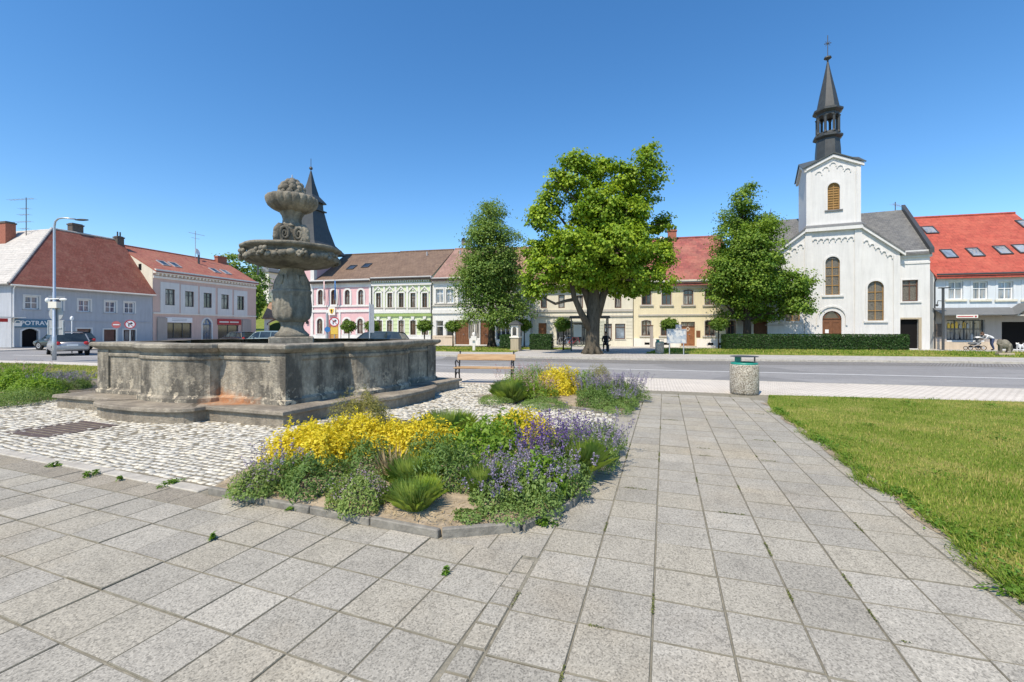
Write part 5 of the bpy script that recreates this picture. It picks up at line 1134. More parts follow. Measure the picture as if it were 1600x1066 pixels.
for k in range(4):
    a = k*math.pi/2
    for s_ in (-1,1):   # scrolls
        m = MB(); m.smooth = True; P_ = [(s_*(.14+.11*(1-i/26)*math.cos(i*.55-1.4)), -.03-.0*i, .2+.19*(1-i/26)*math.sin(i*.55-1.4)*1.0) for i in range(24)]; m.tube(P_, [.045*(1-i/40) for i in range(24)], 7); o = part('scroll', m, loc=(.29*math.sin(a),-.29*math.cos(a),3.52)); o.rotation_euler = (0,0,a)
    a += math.pi/4; m = MB(); m.smooth = True; P_ = [(0,-.36,.02),(0,-.42,.08),(0,-.42,.2),(0,-.40,.32),(0,-.34,.40),(0,-.27,.42)]; m.tube(P_, [.07,.085,.085,.085,.075,.05], 8); m.ball((0,-.47,.13),(.06,.05,.07),8,5); m.ball((0,-.46,.28),(.055,.045,.055),8,5); o = part('console', m, loc=(0,0,3.50)); o.rotation_euler = (0,0,a)
def st2(r, z, a, i): return (r*(1+.05*math.cos(8*a)), z)
m = MB(); m.smooth = True; m.lathe([(.30,3.9),(.26,3.95),(.20,4.01),(.19,4.1),(.21,4.18),(.25,4.24),(.25,4.29),(.22,4.33)], 64, fn=st2); part('upper_stem', m)
def shell_(r, z, a, i):
    q = min(1,max(0,(r-.28)/.25)); return (r*(1-.085*q*(1-abs(math.sin(a*10))**.55)), z-.0*q)
m = MB(); m.smooth = True; m.lathe([(.20,4.27),(.33,4.29),(.44,4.34),(.52,4.41),(.56,4.49),(.57,4.56),(.55,4.61),(.51,4.63),(.46,4.62),(.2,4.60)], 160, fn=shell_); part('shell_bowl', m)
for ri, (rr, zz, n) in enumerate(((.24,4.70,11),(.23,4.80,10),(.17,4.90,8),(.085,4.97,5),(0,5.0,1))):
    for k in range(n):
        a = 2*math.pi*k/n+ri*.4; m = MB(); m.smooth = True; m.ball((0,0,0), .078*rnd.uniform(.9,1.15), 8, 6); m.ball((.02,.03,.05), .03, 6, 4); part('fruit', m, loc=(rr*math.cos(a), rr*math.sin(a), zz))
m = MB(); m.tube([(0,0,5.05),(0,0,5.15)], [.018,.012], 8); part('spout', m, 'galvanised')
# ================================================================== TREES
def crown(name, lobes, nclump, nleaf, L, W, mat, par, clump_r=.45, flat=.55, seed=1, hang=.0):
    g = np.random.default_rng(seed); vol = np.array([(l[3]*l[4]*l[5])**(2/3) for l in lobes]); pr = vol/vol.sum(); idx = g.choice(len(lobes), nclump, p=pr)
    A = np.array(lobes); d = unit(g.normal(size=(nclump,3))); d[:,2] = d[:,2]*.9+.12; d = unit(d); rr = g.uniform(.25,1.0,nclump)**.45
    C = A[idx,:3]+d*A[idx,3:6]*rr[:,None]; cr = clump_r*g.uniform(.6,1.25,nclump); tone = g.normal(0,.23,nclump)
    k = np.repeat(np.arange(nclump), nleaf); n = len(k)
    off = g.normal(size=(n,3))*np.array([1,1,flat]); P = C[k]+off*cr[k,None]*.62
    N = unit(d[k]*.55+off*.35+np.array([0,0,.75])+g.normal(size=(n,3))*.45)
    var = .42+tone[k]+g.normal(0,.2,n)+.12*d[k,2]
    T = g.normal(size=(n,3))+np.array([0,0,-hang])
    s = g.uniform(.65,1.25,n)
    return inst(name, leaves(name, P, N, L*s, W*s, mat, var, T), par), C
def tree(name, label, base, lobes_px, scale, axis_px, trunk, bark, lm, nclump, nleaf, L, W, seed, limbs, clump_r=.45, group=None, flat=.55, dy=.8):
    e = empty(name, (base[0], base[1], 0.0), 0, label, 'tree', group); g = random.Random(seed); lobes = []
    for q in lobes_px:
        x, y, rx = q[:3]; ry = q[3] if len(q) > 3 else rx; X = (x-axis_px)/scale; Z = CAMH+(515-y)/scale; R_ = rx/scale
        side = 1 if len(q) <= 4 else q[4]
        lobes.append((X, g.uniform(-1,1)*dy*1.6, Z, R_*.9, max(R_, .9)*.95, ry/scale*.9))
        if R_ > 1.5: lobes.append((X+g.uniform(-.5,.5), g.choice((-1,1))*g.uniform(1.2,2.6)*dy, Z+g.uniform(-.5,.3), R_*.72, R_*.72, ry/scale*.75))
    m = MB(); m.smooth = True
    m.tube([(p[0],p[1],p[2]) for p in trunk], [p[3] for p in trunk], 14); 
    for k in range(7):   # root flare
        a = 2*math.pi*k/7+g.uniform(-.2,.2); r0 = trunk[0][3]; m.tube([(math.cos(a)*r0*.55,math.sin(a)*r0*.55,.45),(math.cos(a)*r0*1.05,math.sin(a)*r0*1.05,.08),(math.cos(a)*r0*1.35,math.sin(a)*r0*1.35,-.05)], [r0*.36,r0*.3,r0*.15], 7)
    for l in limbs: m.tube([p[:3] for p in l], [p[3] for p in l], 9)
    top = Vector(trunk[-1][:3])
    for lb in lobes:   # a bough into each lobe
        s0 = trunk[g.randrange(max(1,len(trunk)-3), len(trunk))]; A = Vector(s0[:3]); B = Vector(lb[:3]); mid = (A+B)/2+Vector((g.uniform(-.4,.4),g.uniform(-.4,.4),g.uniform(-.2,.5))); r0 = min(s0[3]*.6, .16)
        m.tube([A,(A+mid)/2+Vector((0,0,.1)),mid,B,B+(B-mid)*.35], [r0,r0*.8,r0*.6,r0*.35,.015], 7)
    m.build('trunk', bark, e)
    crown('crown', lobes, nclump, nleaf, L, W, lm, e, clump_r, seed=seed, flat=flat)
    return e
B = (5.1, 29.0)
tree('maple_tree', 'largest tree, broad bright green maple with thick forked trunk by the bus shelter', B,
  [(880,398,52,40),(846,430,30,28),(958,395,64,46),(1018,405,36,34),(1032,350,22,20),(935,335,42,38),(902,285,34,38),(945,262,20,28),(1003,258,14,28),(1000,302,34,32),(850,345,26,30),(868,290,20,18),(1042,378,18,18),(1020,440,26,24),(836,390,20,25),(978,350,44,36),(900,437,50,24),(975,440,52,22),(895,262,20,16),(965,285,24,24),(1012,280,20,22),(838,455,20,16),(860,318,22,20)], 24.5, 925,
  [(0,0,0,.52),(.02,0,.5,.46),(.05,0,1.6,.43),(.1,.0,2.8,.43),(.12,.05,3.6,.36),(.2,.1,5.0,.28),(.25,.1,7.0,.2),(.2,.0,9.5,.1)], 'bark_maple', 'lf_maple', 1350, 56, .175, .165, 5,
  [[(-.1,-.1,1.5,.26),(-.75,-.3,2.6,.2),(-1.2,-.4,3.6,.17),(-1.35,-.4,4.4,.13),(-1.5,-.5,6,.08)],[(-1.15,-.35,3.45,.12),(-1.7,-.5,3.35,.10),(-2.4,-.6,3.15,.085),(-3.1,-.7,3.5,.06)],[(.3,0,2.4,.3),(.75,.1,3.8,.24),(1.4,.2,5.5,.18),(2.4,.3,7.5,.1),(3.2,.3,9.5,.06)],[(0,.1,2.8,.28),(-.5,.3,4.4,.22),(-.9,.3,6.2,.16),(-1.4,.2,8.5,.08)]], .40)
tree('linden_tree', 'loose-leaved green linden left of the maple, beside the stone shrine pillar', (-1.75, 39.0),
  [(768,348,30,36),(760,378,38,28),(800,388,22,30),(738,418,28,26),(788,425,36,30),(750,458,42,28),(796,478,36,26),(766,428,42,34),(768,395,44,66),(768,440,50,56),(730,470,22,24),(770,326,18,18),(776,497,38,16),(738,498,24,14),(812,448,18,26),(745,392,24,20),(722,440,16,18),(812,492,22,14)], 18.2, 768,
  [(0,0,0,.36),(.0,0,.8,.30),(.02,0,2.4,.27),(0,0,4.5,.22),(.0,.1,7.0,.15),(.05,0,10.5,.06)], 'bark_dark', 'lf_linden', 1100, 42, .17, .12, 9, [[(0,0,2.2,.14),(-.8,.2,2.9,.1),(-1.6,.2,3.8,.05)],[(0,0,2.6,.13),(.9,.1,3.2,.1),(1.8,.2,3.9,.05)]], .55)
tree('maple_tree', 'dark green conical tree in front of the white church, behind the clipped hedge', (18.95, 36.7),
  [(1155,318,20,22),(1160,345,32,32),(1150,385,40,38),(1192,375,20,34),(1138,425,42,36),(1190,415,42,40),(1163,395,44,66),(1178,438,60,46),(1226,446,32,28),(1128,458,28,24),(1170,455,52,34),(1232,478,30,18),(1150,492,24,12),(1192,348,10,14),(1212,402,20,22),(1200,490,36,14),(1115,440,16,18),(1250,462,18,16),(1165,300,8,10)], 19.4, 1167,
  [(0,0,0,.36),(.0,0,.6,.30),(.0,0,2.2,.27),(-.1,0,4.5,.22),(-.2,.1,7.5,.14),(-.35,0,11,.05)], 'bark_dark', 'lf_dark', 1250, 50, .17, .15, 21, [[(0,0,2.1,.13),(-1.0,.2,2.9,.1),(-1.9,.2,3.8,.05)],[(0,0,2.3,.15),(1.2,-.2,2.8,.11),(2.6,-.3,2.9,.06)]], .5)
# clipped ball-headed trees along the fronts
BALL = [(545,511,39.6,'small ball-headed tree before the pink town hall, left of its pair'),(581,511,39.0,'small ball-headed tree at the seam of pink and green houses'),(663.5,510,38,'small ball-headed tree in front of the green house alone'),(708,511,39.5,'small ball-headed tree in front of the white house'),(819,509,38.5,'small ball-headed tree beside the shrine pillar, partly behind linden leaves'),(880,508,34,'small ball-headed tree left of the bus shelter over the bicycles'),(1046,508,36.5,'small ball-headed tree behind the map board'),(1123,508,36.0,'small ball-headed tree before the yellow house, left of the hedge')]
for i, (px, py, Y, lab) in enumerate(BALL):
    X = (px-800)*Y/F_; e = empty('ball_tree', (X, Y, 0), i*1.3, lab, 'tree', 'clipped ball trees'); m = MB(); m.smooth = True; m.tube([(0,0,-.05),(.02,0,.8),(0,.02,1.7)], [.07,.05,.05], 8); m.build('trunk', 'bark_dark', e)
    z = CAMH+(515-py)*Y/F_; crown('crown', [(0,0,z+.05,.62,.62,.5)], 160, 16, .12, .09, 'lf_ball', e, .16, seed=40+i)
# far trees behind the gateway
FT = [(378,425,110,6.5,'dark broad tree behind the gateway, nearest the pink-beige roof'),(388,462,100,3.6,'mid green tree directly above the gateway roof'),(352,440,120,6,'tree top just rising behind the pink-beige roof')]
for i, (px, py, Y, r_, lab) in enumerate(FT):
    X = (px-800)*Y/F_; z = CAMH+(515-py)*Y/F_; e = empty('broadleaf_tree', (X, Y, 0), 0, lab, 'tree', 'trees behind the gateway'); m = MB(); m.smooth = True; m.tube([(0,0,-.3),(0,0,z*.5),(0,0,z)], [.4,.3,.12], 8); m.build('trunk', 'bark_dark', e)
    crown('crown', [(0,0,z,r_*.8,r_*.8,r_*.8),(r_*.45,0,z-r_*.4,r_*.6,r_*.6,r_*.6),(-r_*.45,-.5,z-r_*.3,r_*.6,r_*.6,r_*.6),(0,-1,z-r_*.9,r_*.7,r_*.7,r_*.7)], 260, 26, .55, .5, 'lf_dark' if i % 2 else 'lf_linden', e, 1.1, seed=60+i)
# ------------------------------------------------------------------ hedges
def hedge(label, a, b, wd, h, n, seed):
    g = np.random.default_rng(seed); a, b = Vector(a), Vector(b); L = (b-a).length; e = empty('hedge', (a.x,a.y,0), math.atan2(b.y-a.y,b.x-a.x), label, 'hedge')
    m = MB(); m.box(.1,L-.1,.1,wd-.1,.03,h-.1); m.build('branches', 'bark_dark', e)
    f = g.random(n); P = np.stack([g.uniform(0,L,n), g.uniform(0,wd,n), g.uniform(.02,h,n)],1); N = np.zeros((n,3)); face = g.choice(4, n, p=[.55,.28,.09,.08])
    P[face==0,1] = g.normal(0,.03,(face==0).sum()); N[face==0] = (0,-1,.25); P[face==1,2] = h+g.normal(0,.025,(face==1).sum()); N[face==1] = (0,0,1); P[face==2,0] = g.normal(0,.03,(face==2).sum()); N[face==2] = (-1,0,.2); P[face==3,0] = L+g.normal(0,.03,(face==3).sum()); N[face==3] = (1,0,.2)
    P[:,1] += .04*np.sin(P[:,0]*2.1); N += g.normal(size=(n,3))*.45
    inst('foliage', leaves('foliage', P, N, g.uniform(.07,.13,n), g.uniform(.05,.09,n), 'lf_hedge', g.normal(.45,.25,n)), e)
hedge('long low clipped hedge in front of the white church', (16.4,34.9), (29.0,33.2), 1.1, 1.15, 15000, 3)
hedge('short clipped hedge right of the shrine pillar', (1.35,34.6), (2.95,34.2), 1.0, 1.15, 3500, 4); hedge('short clipped hedge between linden trunk and shrine pillar', (-.95,35.6), (.35,35.2), 1.0, 1.1, 3000, 5)
# ================================================================== FLOWER BEDS
def bed(name, poly, z, kerbpts=None):
    g = NR; m = MB(); c = Vector((sum(p[0] for p in poly)/len(poly), sum(p[1] for p in poly)/len(poly)))
    n = len(poly); vs = [(x,y,z) for x,y in poly]+[(c.x+(x-c.x)*.6, c.y+(y-c.y)*.6, z+.07) for x,y in poly]+[(c.x,c.y,z+.1)]+[(x,y,-.05) for x,y in poly]
    fs = [(i,(i+1)%n,n+(i+1)%n,n+i) for i in range(n)]+[(n+i,n+(i+1)%n,2*n) for i in range(n)]+[(2*n+1+i,2*n+1+(i+1)%n,(i+1)%n,i) for i in range(n)]
    m.smooth = True; m.add(vs, fs); o = m.build(name, 'soil', None); o['kind'] = 'structure'; return o
bd1 = bed('flower_bed_soil', BED1, .045); bd2 = bed('flower_bed_soil', BED2, .03); bd3 = bed('flower_bed_soil', BED3, .03)
kerb_row('bed_kerb', [BED1[0],BED1[1],BED1[2],BED1[3],BED1[4],BED1[5]], .05, -.05, .062, 'bed_kerb', .62, .01, parent=bd1, side=-1, jit=.012)
kerb_row('bed_kerb', [BED2[0],BED2[1],BED2[2]], .055, -.05, .05, 'bed_kerb', .8, .008, parent=bd2, side=-1)
def gx(px, py, z=0): Y = (CAMH-z)*F_/(py-515); return ((px-800)*Y/F_, Y)
def dome(g, n, r, h, lo=.0):
    d = unit(g.normal(size=(n,3))); d[:,2] = np.abs(d[:,2]); rr = g.uniform(.45,1,n)**.5; wob = 1+.16*np.sin(np.arctan2(d[:,1],d[:,0])*3+g.uniform(0,6))+.1*np.sin(np.arctan2(d[:,1],d[:,0])*7+g.uniform(0,6))
    P = d*rr[:,None]*np.array([r,r,h])*wob[:,None]; P[:,2] = np.maximum(P[:,2], lo); return P, d
def spikes(g, n, r, h0, h1, hs, mat, name, par, lean=.35, dens=22, fr=.012):
    """flower spikes: a stem with whorls of small blossoms"""
    d = unit(g.normal(size=(n,3))); d[:,2] = 0; rr = np.sqrt(g.random(n))*r; az = g.uniform(0,6.283,n); bx = np.cos(az)*rr; by = np.sin(az)*rr; H = g.uniform(h0,h1,n)
    lx_ = np.cos(az)*lean*(rr/r)*H+g.normal(0,.03,n); ly_ = np.sin(az)*lean*(rr/r)*H+g.normal(0,.03,n)
    base = np.stack([bx*.8,by*.8,np.zeros(n)],1); tip = np.stack([bx*.8+lx_,by*.8+ly_,H],1)
    t = np.clip(1-hs*g.random((n,dens)),0,1); P = base[:,None]+(tip-base)[:,None]*t[:,:,None]; P = P.reshape(-1,3)+g.normal(0,fr,(n*dens,3))
    N = g.normal(size=P.shape)+np.array([0,0,.4]); o = inst(name, leaves(name, P, N, g.uniform(.014,.025,len(P)), g.uniform(.010,.018,len(P)), mat, g.normal(.5,.28,len(P))), par); o['kind'] = 'stuff'
    s = np.cross(unit(tip-base), np.array([.3,.9,.1]))*.003; V = np.stack([base-s,base+s,tip],1).reshape(-1,3)
    inst('stems', npmesh('stems', V, np.arange(n*3).reshape(n,3), 'lf_lav', np.full(n*3,.6)), par)['kind'] = 'stuff'; return o
def plant(kind, label, px, py, r, h, seed, z=.07, group=None):
    g = np.random.default_rng(seed); x, y = gx(px, py, z); nm = {'gold':'golden_shrub','box':'evergreen_shrub','lav':'catmint_plant','sage':'sage_plant','tuft':'grass_tuft','thyme':'thyme_cushion','olive':'olive_shrub','fresh':'leafy_perennial','dry':'iris_clump','pink':'pink_perennial','cover':'ground_cover_plant','weed':'weed'}[kind]
    e = empty(nm, (x, y, z if kind != 'weed' else 0), g.uniform(0,6), label, {'gold':'shrub','box':'shrub','olive':'shrub','tuft':'grass','weed':'weed'}.get(kind,'flower'), group)
    A = r*r*6
    if kind == 'gold':
        n = int(5200*max(.35,A)); P, d = dome(g, n, r, h); cl = g.integers(0, 60, n); cc_ = dome(g, 60, r*1.0, h*1.0)[0]; m_ = g.random(n) < .35; P[m_] = cc_[cl[m_]]+g.normal(size=(m_.sum(),3))*.035
        inst('foliage', leaves('foliage', P, d+g.normal(size=(n,3))*.5+np.array([0,0,.4]), g.uniform(.028,.052,n), g.uniform(.016,.028,n), 'lf_gold', g.normal(.55,.28,n)), e)
        k = 34; n2 = k*14; c2 = dome(g, k, r*.95, h*1.0)[0]; t = np.tile(np.linspace(0,1,14),k); Q = np.repeat(c2,14,0)+np.stack([g.normal(0,.012,n2),g.normal(0,.012,n2),t*.11],1)
        inst('shoots', leaves('shoots', Q, g.normal(size=(n2,3))+np.array([0,0,.2]), .04, .018, 'lf_gold', g.normal(.6,.3,n2)), e)['kind'] = 'stuff'
    elif kind in ('box','olive','fresh','thyme','cover','pink'):
        lm = {'box':'lf_box','olive':'lf_olive','fresh':'lf_fresh','thyme':'lf_thyme','cover':'lf_lav','pink':'lf_fresh'}[kind]
        n = int({'box':3400,'olive':7500,'fresh':1800,'thyme':7500,'cover':2400,'pink':2200}[kind]*max(.25,A)); P, d = dome(g, n, r, h)
        l0 = {'box':.05,'olive':.03,'fresh':.065,'thyme':.03,'cover':.024,'pink':.045}[kind]; wr = {'box':.26,'olive':.35,'fresh':.42,'thyme':.4,'cover':.6,'pink':.35}[kind]
        N = d*.8+g.normal(size=(n,3))*.55+np.array([0,0,.35]); T = d+np.array([0,0,.9])+g.normal(size=(n,3))*.5
        s = g.uniform(.7,1.3,n); inst('foliage', leaves('foliage', P, N, l0*s, l0*wr*s, lm, g.normal(.45,.26,n), T), e)
        if kind == 'thyme': n = 900; P, d = dome(g, n, r*.98, h*1.03); k = d[:,2] > .3; P = P[k]+np.array([0,0,.02]); inst('flowers', leaves('flowers', P, g.normal(size=P.shape)+np.array([0,0,1]), .016, .013, 'fl_thyme', g.normal(.5,.3,len(P))), e)['kind'] = 'stuff'
        if kind == 'pink': spikes(g, 40, r, h*.9, h*1.35, .4, 'fl_pink', 'flower_spikes', e)
        if kind == 'olive': n = 26; B_ = np.stack([g.normal(0,r*.3,n),g.normal(0,r*.3,n),np.zeros(n)],1); T_ = dome(g,n,r,h*1.05)[0]; V = np.stack([B_-.004,B_+.004,T_],1).reshape(-1,3); inst('twigs', npmesh('twigs',V,np.arange(n*3).reshape(n,3),'bark_dark'), e)
    elif kind in ('lav','sage'):
        n = int((4200 if kind == 'lav' else 2200)*max(.3,A)); P, d = dome(g, n, r, h*.72); N = d*.6+g.normal(size=(n,3))*.6+np.array([0,0,.4]); T = d+np.array([0,0,.8])+g.normal(size=(n,3))*.5
        inst('foliage', leaves('foliage', P, N, g.uniform(.022,.042,n), g.uniform(.010,.02,n), 'lf_lav', g.normal(.45,.25,n), T), e)
        spikes(g, int((66 if kind == 'lav' else 110)*max(.35,A)), r, h*.62, h*1.12, .34 if kind == 'lav' else .5, 'fl_lavender' if kind == 'lav' else 'fl_sage', 'flower_spikes', e, .4 if kind == 'lav' else .12, 26, .011)
    elif kind in ('tuft','dry'):
        n = int(6500*max(.3,A)); az = g.uniform(0,6.283,n); el = g.uniform(.1,1.0,n)**.8; L = g.uniform(.35,1.15,n)*h*1.15; rb = g.random(n)**.5*r*.62
        lean = np.clip((rb/r)*.85+g.normal(0,.2,n),-.2,.85); a0 = az+g.normal(0,.5,n); b_ = np.stack([np.cos(a0)*rb,np.sin(a0)*rb,np.zeros(n)],1); tip = b_+np.stack([np.cos(az)*L*lean,np.sin(az)*L*lean,L*np.sqrt(1-np.minimum(.9,lean**2))],1); mid = (b_+tip)/2+np.stack([np.zeros(n),np.zeros(n),L*.12],1)
        wv = np.stack([-np.sin(az),np.cos(az),np.zeros(n)],1)*(.0014 if kind == 'tuft' else .009)
        if kind == 'dry': k = n//26; b_, tip, mid, wv = b_[:k], tip[:k], mid[:k], wv[:k]; n = k
        V = np.stack([b_-wv,b_+wv,mid+wv*.8,tip,mid-wv*.8],1).reshape(-1,3); F = np.arange(n*5).reshape(n,5)
        inst('blades', npmesh('blades', V, F, 'lf_tuft' if kind == 'tuft' else 'lf_dry', np.repeat(np.clip(g.normal(.6,.3,n),0,1),5)), e)
    elif kind == 'weed':
        n = int(120*max(.3,r/.12)); az = g.uniform(0,6.283,n); rr = g.random(n)**.6*r*.75*(1+.5*np.sin(az*2+seed)); P = np.stack([np.cos(az)*rr,np.sin(az)*rr*.6,.006+h*g.random(n)*(1-(rr/r)**2*.7)],1); N = g.normal(size=(n,3))*.4+np.array([0,0,1]); T = np.stack([np.cos(az),np.sin(az),np.full(n,.2)],1)
        inst('leaves', leaves('leaves', P, N, g.uniform(.022,.05,n), g.uniform(.010,.018,n), 'lf_weed', g.normal(.4,.25,n), T), e)
    return e
PL1 = [ # kind, label, pixel of its foot, radius, height
 ('thyme','bushy green herb at the far left tip of the front flower bed, by the cobbles',402,767,.22,.22),('cover','low spreading green plant hanging over the bed corner slab at left',392,772,.2,.12),
 ('lav','upright purple-flowered catmint just right of the bed\'s left tip',440,752,.26,.34),('box','dark green bushy cushion between left catmint and blue-green shrub',490,762,.33,.30),
 ('thyme','grey-green thyme cushion at the front kerb of the bed',562,786,.28,.24),('tuft','bright green grass tuft at the front centre of the bed',650,793,.165,.215),
 ('box','left blue-green evergreen shrub under the golden shrub',577,742,.30,.36),('box','larger right blue-green evergreen shrub in the bed\'s centre',703,762,.34,.44),('box','small evergreen shrub leaning behind the grass tuft',672,735,.28,.40),
 ('gold','left golden shrub beside the fountain plinth corner',480,718,.42,.40),('gold','golden shrub at the left end, spilling toward the cobbles',505,728,.36,.38),('gold','golden shrub behind the left blue-green evergreen',556,707,.40,.42),('gold','golden shrub at the middle of the yellow band',610,710,.38,.40),('gold','right golden shrub of the long yellow band',668,712,.40,.40),
 ('olive','round olive-brown shrub behind the yellow band by the plinth',567,676,.44,.56),('fresh','broad-leaved bright green plant at the right of the yellow band',752,722,.44,.44),('tuft','tall grass clump behind the yellow band',700,688,.28,.34),('fresh','fresh green perennial at the back right of the bed',790,700,.36,.42),
 ('gold','separate small golden shrub at the back right of the bed',815,694,.42,.42),('dry','pale withered iris fan between the two blue-green shrubs',617,752,.18,.30),('tuft','small light green grass beside the withered iris',648,762,.17,.26),
 ('lav','large pale catmint at the bed\'s right front',772,783,.26,.26),('lav','catmint in full flower facing the path corner',828,780,.33,.34),('lav','catmint overhanging the kerb near the path',878,760,.32,.36),('lav','catmint behind the purple sage',925,722,.34,.38),('lav','catmint at the far right end of the front bed',938,700,.34,.40),
 ('sage','tall dark violet sage at the bed\'s right',858,736,.24,.58),('sage','second dark violet sage nearer the path',890,725,.24,.58),('sage','slim violet sage behind the catmint mass',835,735,.22,.52),
 ('tuft','light green feathery grass among the violet sage',908,738,.16,.30),('cover','creeping sedum along the front right kerb',792,806,.2,.09),('cover','low green creeper at the front kerb corner',848,797,.2,.12),('tuft','yellow-green grass patch at the front right of the bed',760,772,.14,.24),('cover','flat dusty creeper on the bare soil by the kerb',735,808,.14,.05),
 ('lav','grey catmint filling the middle right of the bed',800,758,.32,.32),('fresh','leafy green plant between catmint and sage',845,770,.28,.34),('olive','thin olive foliage at the bed\'s back left edge',640,690,.26,.28)]
for i, (k, lab, px, py, r_, h_) in enumerate(PL1): plant(k, lab, px, py, r_, h_, 200+i)
PL2 = [('cover','creeping green edge plant at the left tip of the second bed',775,628,.42,.14),('tuft','grass tuft at the left of the second bed',800,625,.34,.36),('pink','pinkish perennial at the left of the second bed',812,618,.52,.55),('pink','tall pink-green perennial behind the bench arm',838,612,.55,.62),('cover','creeping plant along the second bed\'s front edge',850,634,.5,.14),('gold','golden shrub in the middle of the second bed',872,618,.55,.62),('fresh','bright green perennial right of the second bed\'s golden shrub',910,616,.45,.5),('olive','dark rounded shrub at the back of the second bed',937,603,.36,.55),('lav','left lavender mass of the second bed',930,622,.5,.5),('lav','right lavender mass of the second bed beside the path',970,622,.55,.55),('box','green leafy plant in front of the second bed\'s lavender',935,634,.42,.32),('cover','creeping plant at the right front corner of the second bed',960,641,.42,.16),('lav','lavender at the path corner of the second bed',975,634,.32,.34),('pink','rosy perennial in front of the pink-green clump',845,625,.38,.42)]
for i, (k, lab, px, py, r_, h_) in enumerate(PL2): plant(k, lab, px, py, r_, h_, 300+i, .05)
PL3 = [('fresh','leafy yellow-green plant at the left picture edge',8,612,.6,.5),('pink','pink-tinged perennial in the left bed',28,607,.6,.55),('fresh','yellow-green perennial in the middle of the left bed',50,612,.55,.42),('cover','grey-green creeper along the left bed\'s front',30,626,.7,.24),('fresh','green perennial near the plinth in the left bed',62,618,.45,.4),('lav','lavender spikes just left of the plinth corner',82,610,.4,.42),('lav','lavender behind the plinth\'s left corner',108,607,.5,.42),('cover','low creeper at the left bed\'s lower edge',2,632,.5,.2),('fresh','green perennial further back in the left bed',30,598,.6,.4)]
for i, (k, lab, px, py, r_, h_) in enumerate(PL3): plant(k, lab, px, py, r_, h_, 340+i, .05)
WD = [(85,729,.10,'grassy weed on the plaza kerb, leftmost'),(143,743,.12,'grassy weed at the plaza kerb, second from left'),(187,751,.05,'tiny weed on the brown slab row'),(268,757,.13,'leafy weed on the kerb left of the flower bed'),(333,843,.035,'tiny weed in a slab joint on the plaza'),(535,806,.09,'weed sprouting over the bed kerb at front'),(851,820,.13,'round green weed on the slabs at the bed\'s right corner'),(1408,772,.22,'large dandelion rosette on the lawn edge'),(697,897,.03,'tiny weed in the joint of the plaza slabs'),(730,833,.05,'small weed at the bed kerb joint'),(1585,930,.16,'grass tuft on the slabs at the right picture edge'),(470,795,.12,'weed creeping out at the bed\'s left front kerb')]
for i, (px, py, r_, lab) in enumerate(WD): plant('weed', lab, px, py, r_, .045, 400+i, 0)
# straw mulch lying on the soil of the front bed
def mulch():
    n = 6500; P = np.stack([NR.uniform(-2.8,1.0,n), NR.uniform(3.4,4.9,n)],1); P = P[in_poly(P, [(c[0]*.96-.02,c[1]*.98+.08) for c in BED1])]; n = len(P); a = NR.uniform(0,6.283,n)
    Q = np.stack([P[:,0],P[:,1],np.full(n,.06)+NR.uniform(0,.035,n)],1); T = np.stack([np.cos(a),np.sin(a),NR.normal(0,.15,n)],1)
    o = inst('straw_mulch', leaves('straw_mulch', Q, NR.normal(size=(n,3))*.2+np.array([0,0,1]), NR.uniform(.02,.07,n), NR.uniform(.003,.009,n), 'lf_dry', NR.normal(.5,.3,n), T), bd1); o['kind'] = 'stuff'
mulch()
# ================================================================== STREET FURNITURE
# bench
x, y = gx(758, 599); bn = empty('park_bench', (x-.02, y+.1, 0), R(-7), 'wooden plank bench with black cast-iron sides beside the fountain', 'bench')
BL = 1.62
for sx in (-BL/2, BL/2):
    fr = empty('side_frame', (sx,0,0)); fr.parent = bn
    m = MB(); m.tube([(0,.30,.0),(0,.24,.2),(0,.22,.42),(0,.29,.62),(0,.36,.86)], [.025,.022,.024,.022,.018], 8); m.ball((0,.365,.88),.03,8,6); m.build('back_post', 'black_iron', fr)
    m = MB(); m.tube([(0,-.24,.0),(0,-.20,.18),(0,-.22,.34),(0,-.16,.41),(0,.22,.40)], [.028,.022,.024,.022,.022], 8); m.tube([(0,-.2,.2),(0,-.05,.3),(0,.12,.28),(0,.24,.18)], .014, 7); m.build('leg', 'black_iron', fr)
    m = MB(); m.tube([(0,.27,.58),(0,.12,.57),(0,0,.62),(0,-.14,.66),(0,-.22,.62),(0,-.23,.54),(0,-.17,.52),(0,-.18,.45),(0,-.2,.40)], [.016,.015,.017,.02,.02,.018,.016,.02,.018], 8); m.build('armrest', 'black_iron', fr)
for yy in (-.18,-.02,.14):
    m = MB(); m.box(-BL/2-.06,BL/2+.06,yy-.07,yy+.07,.425,.465); bevel(m.build('seat_plank', 'pine_plank', bn), .006)
M_ = Matrix.Translation((0,.27,.72)) @ Matrix.Rotation(R(-14),4,'X'); m = MB(); m.box(-BL/2-.06,BL/2+.06,-.02,.02,-.085,.1,M_); bevel(m.build('back_plank', 'pine_plank', bn), .006)
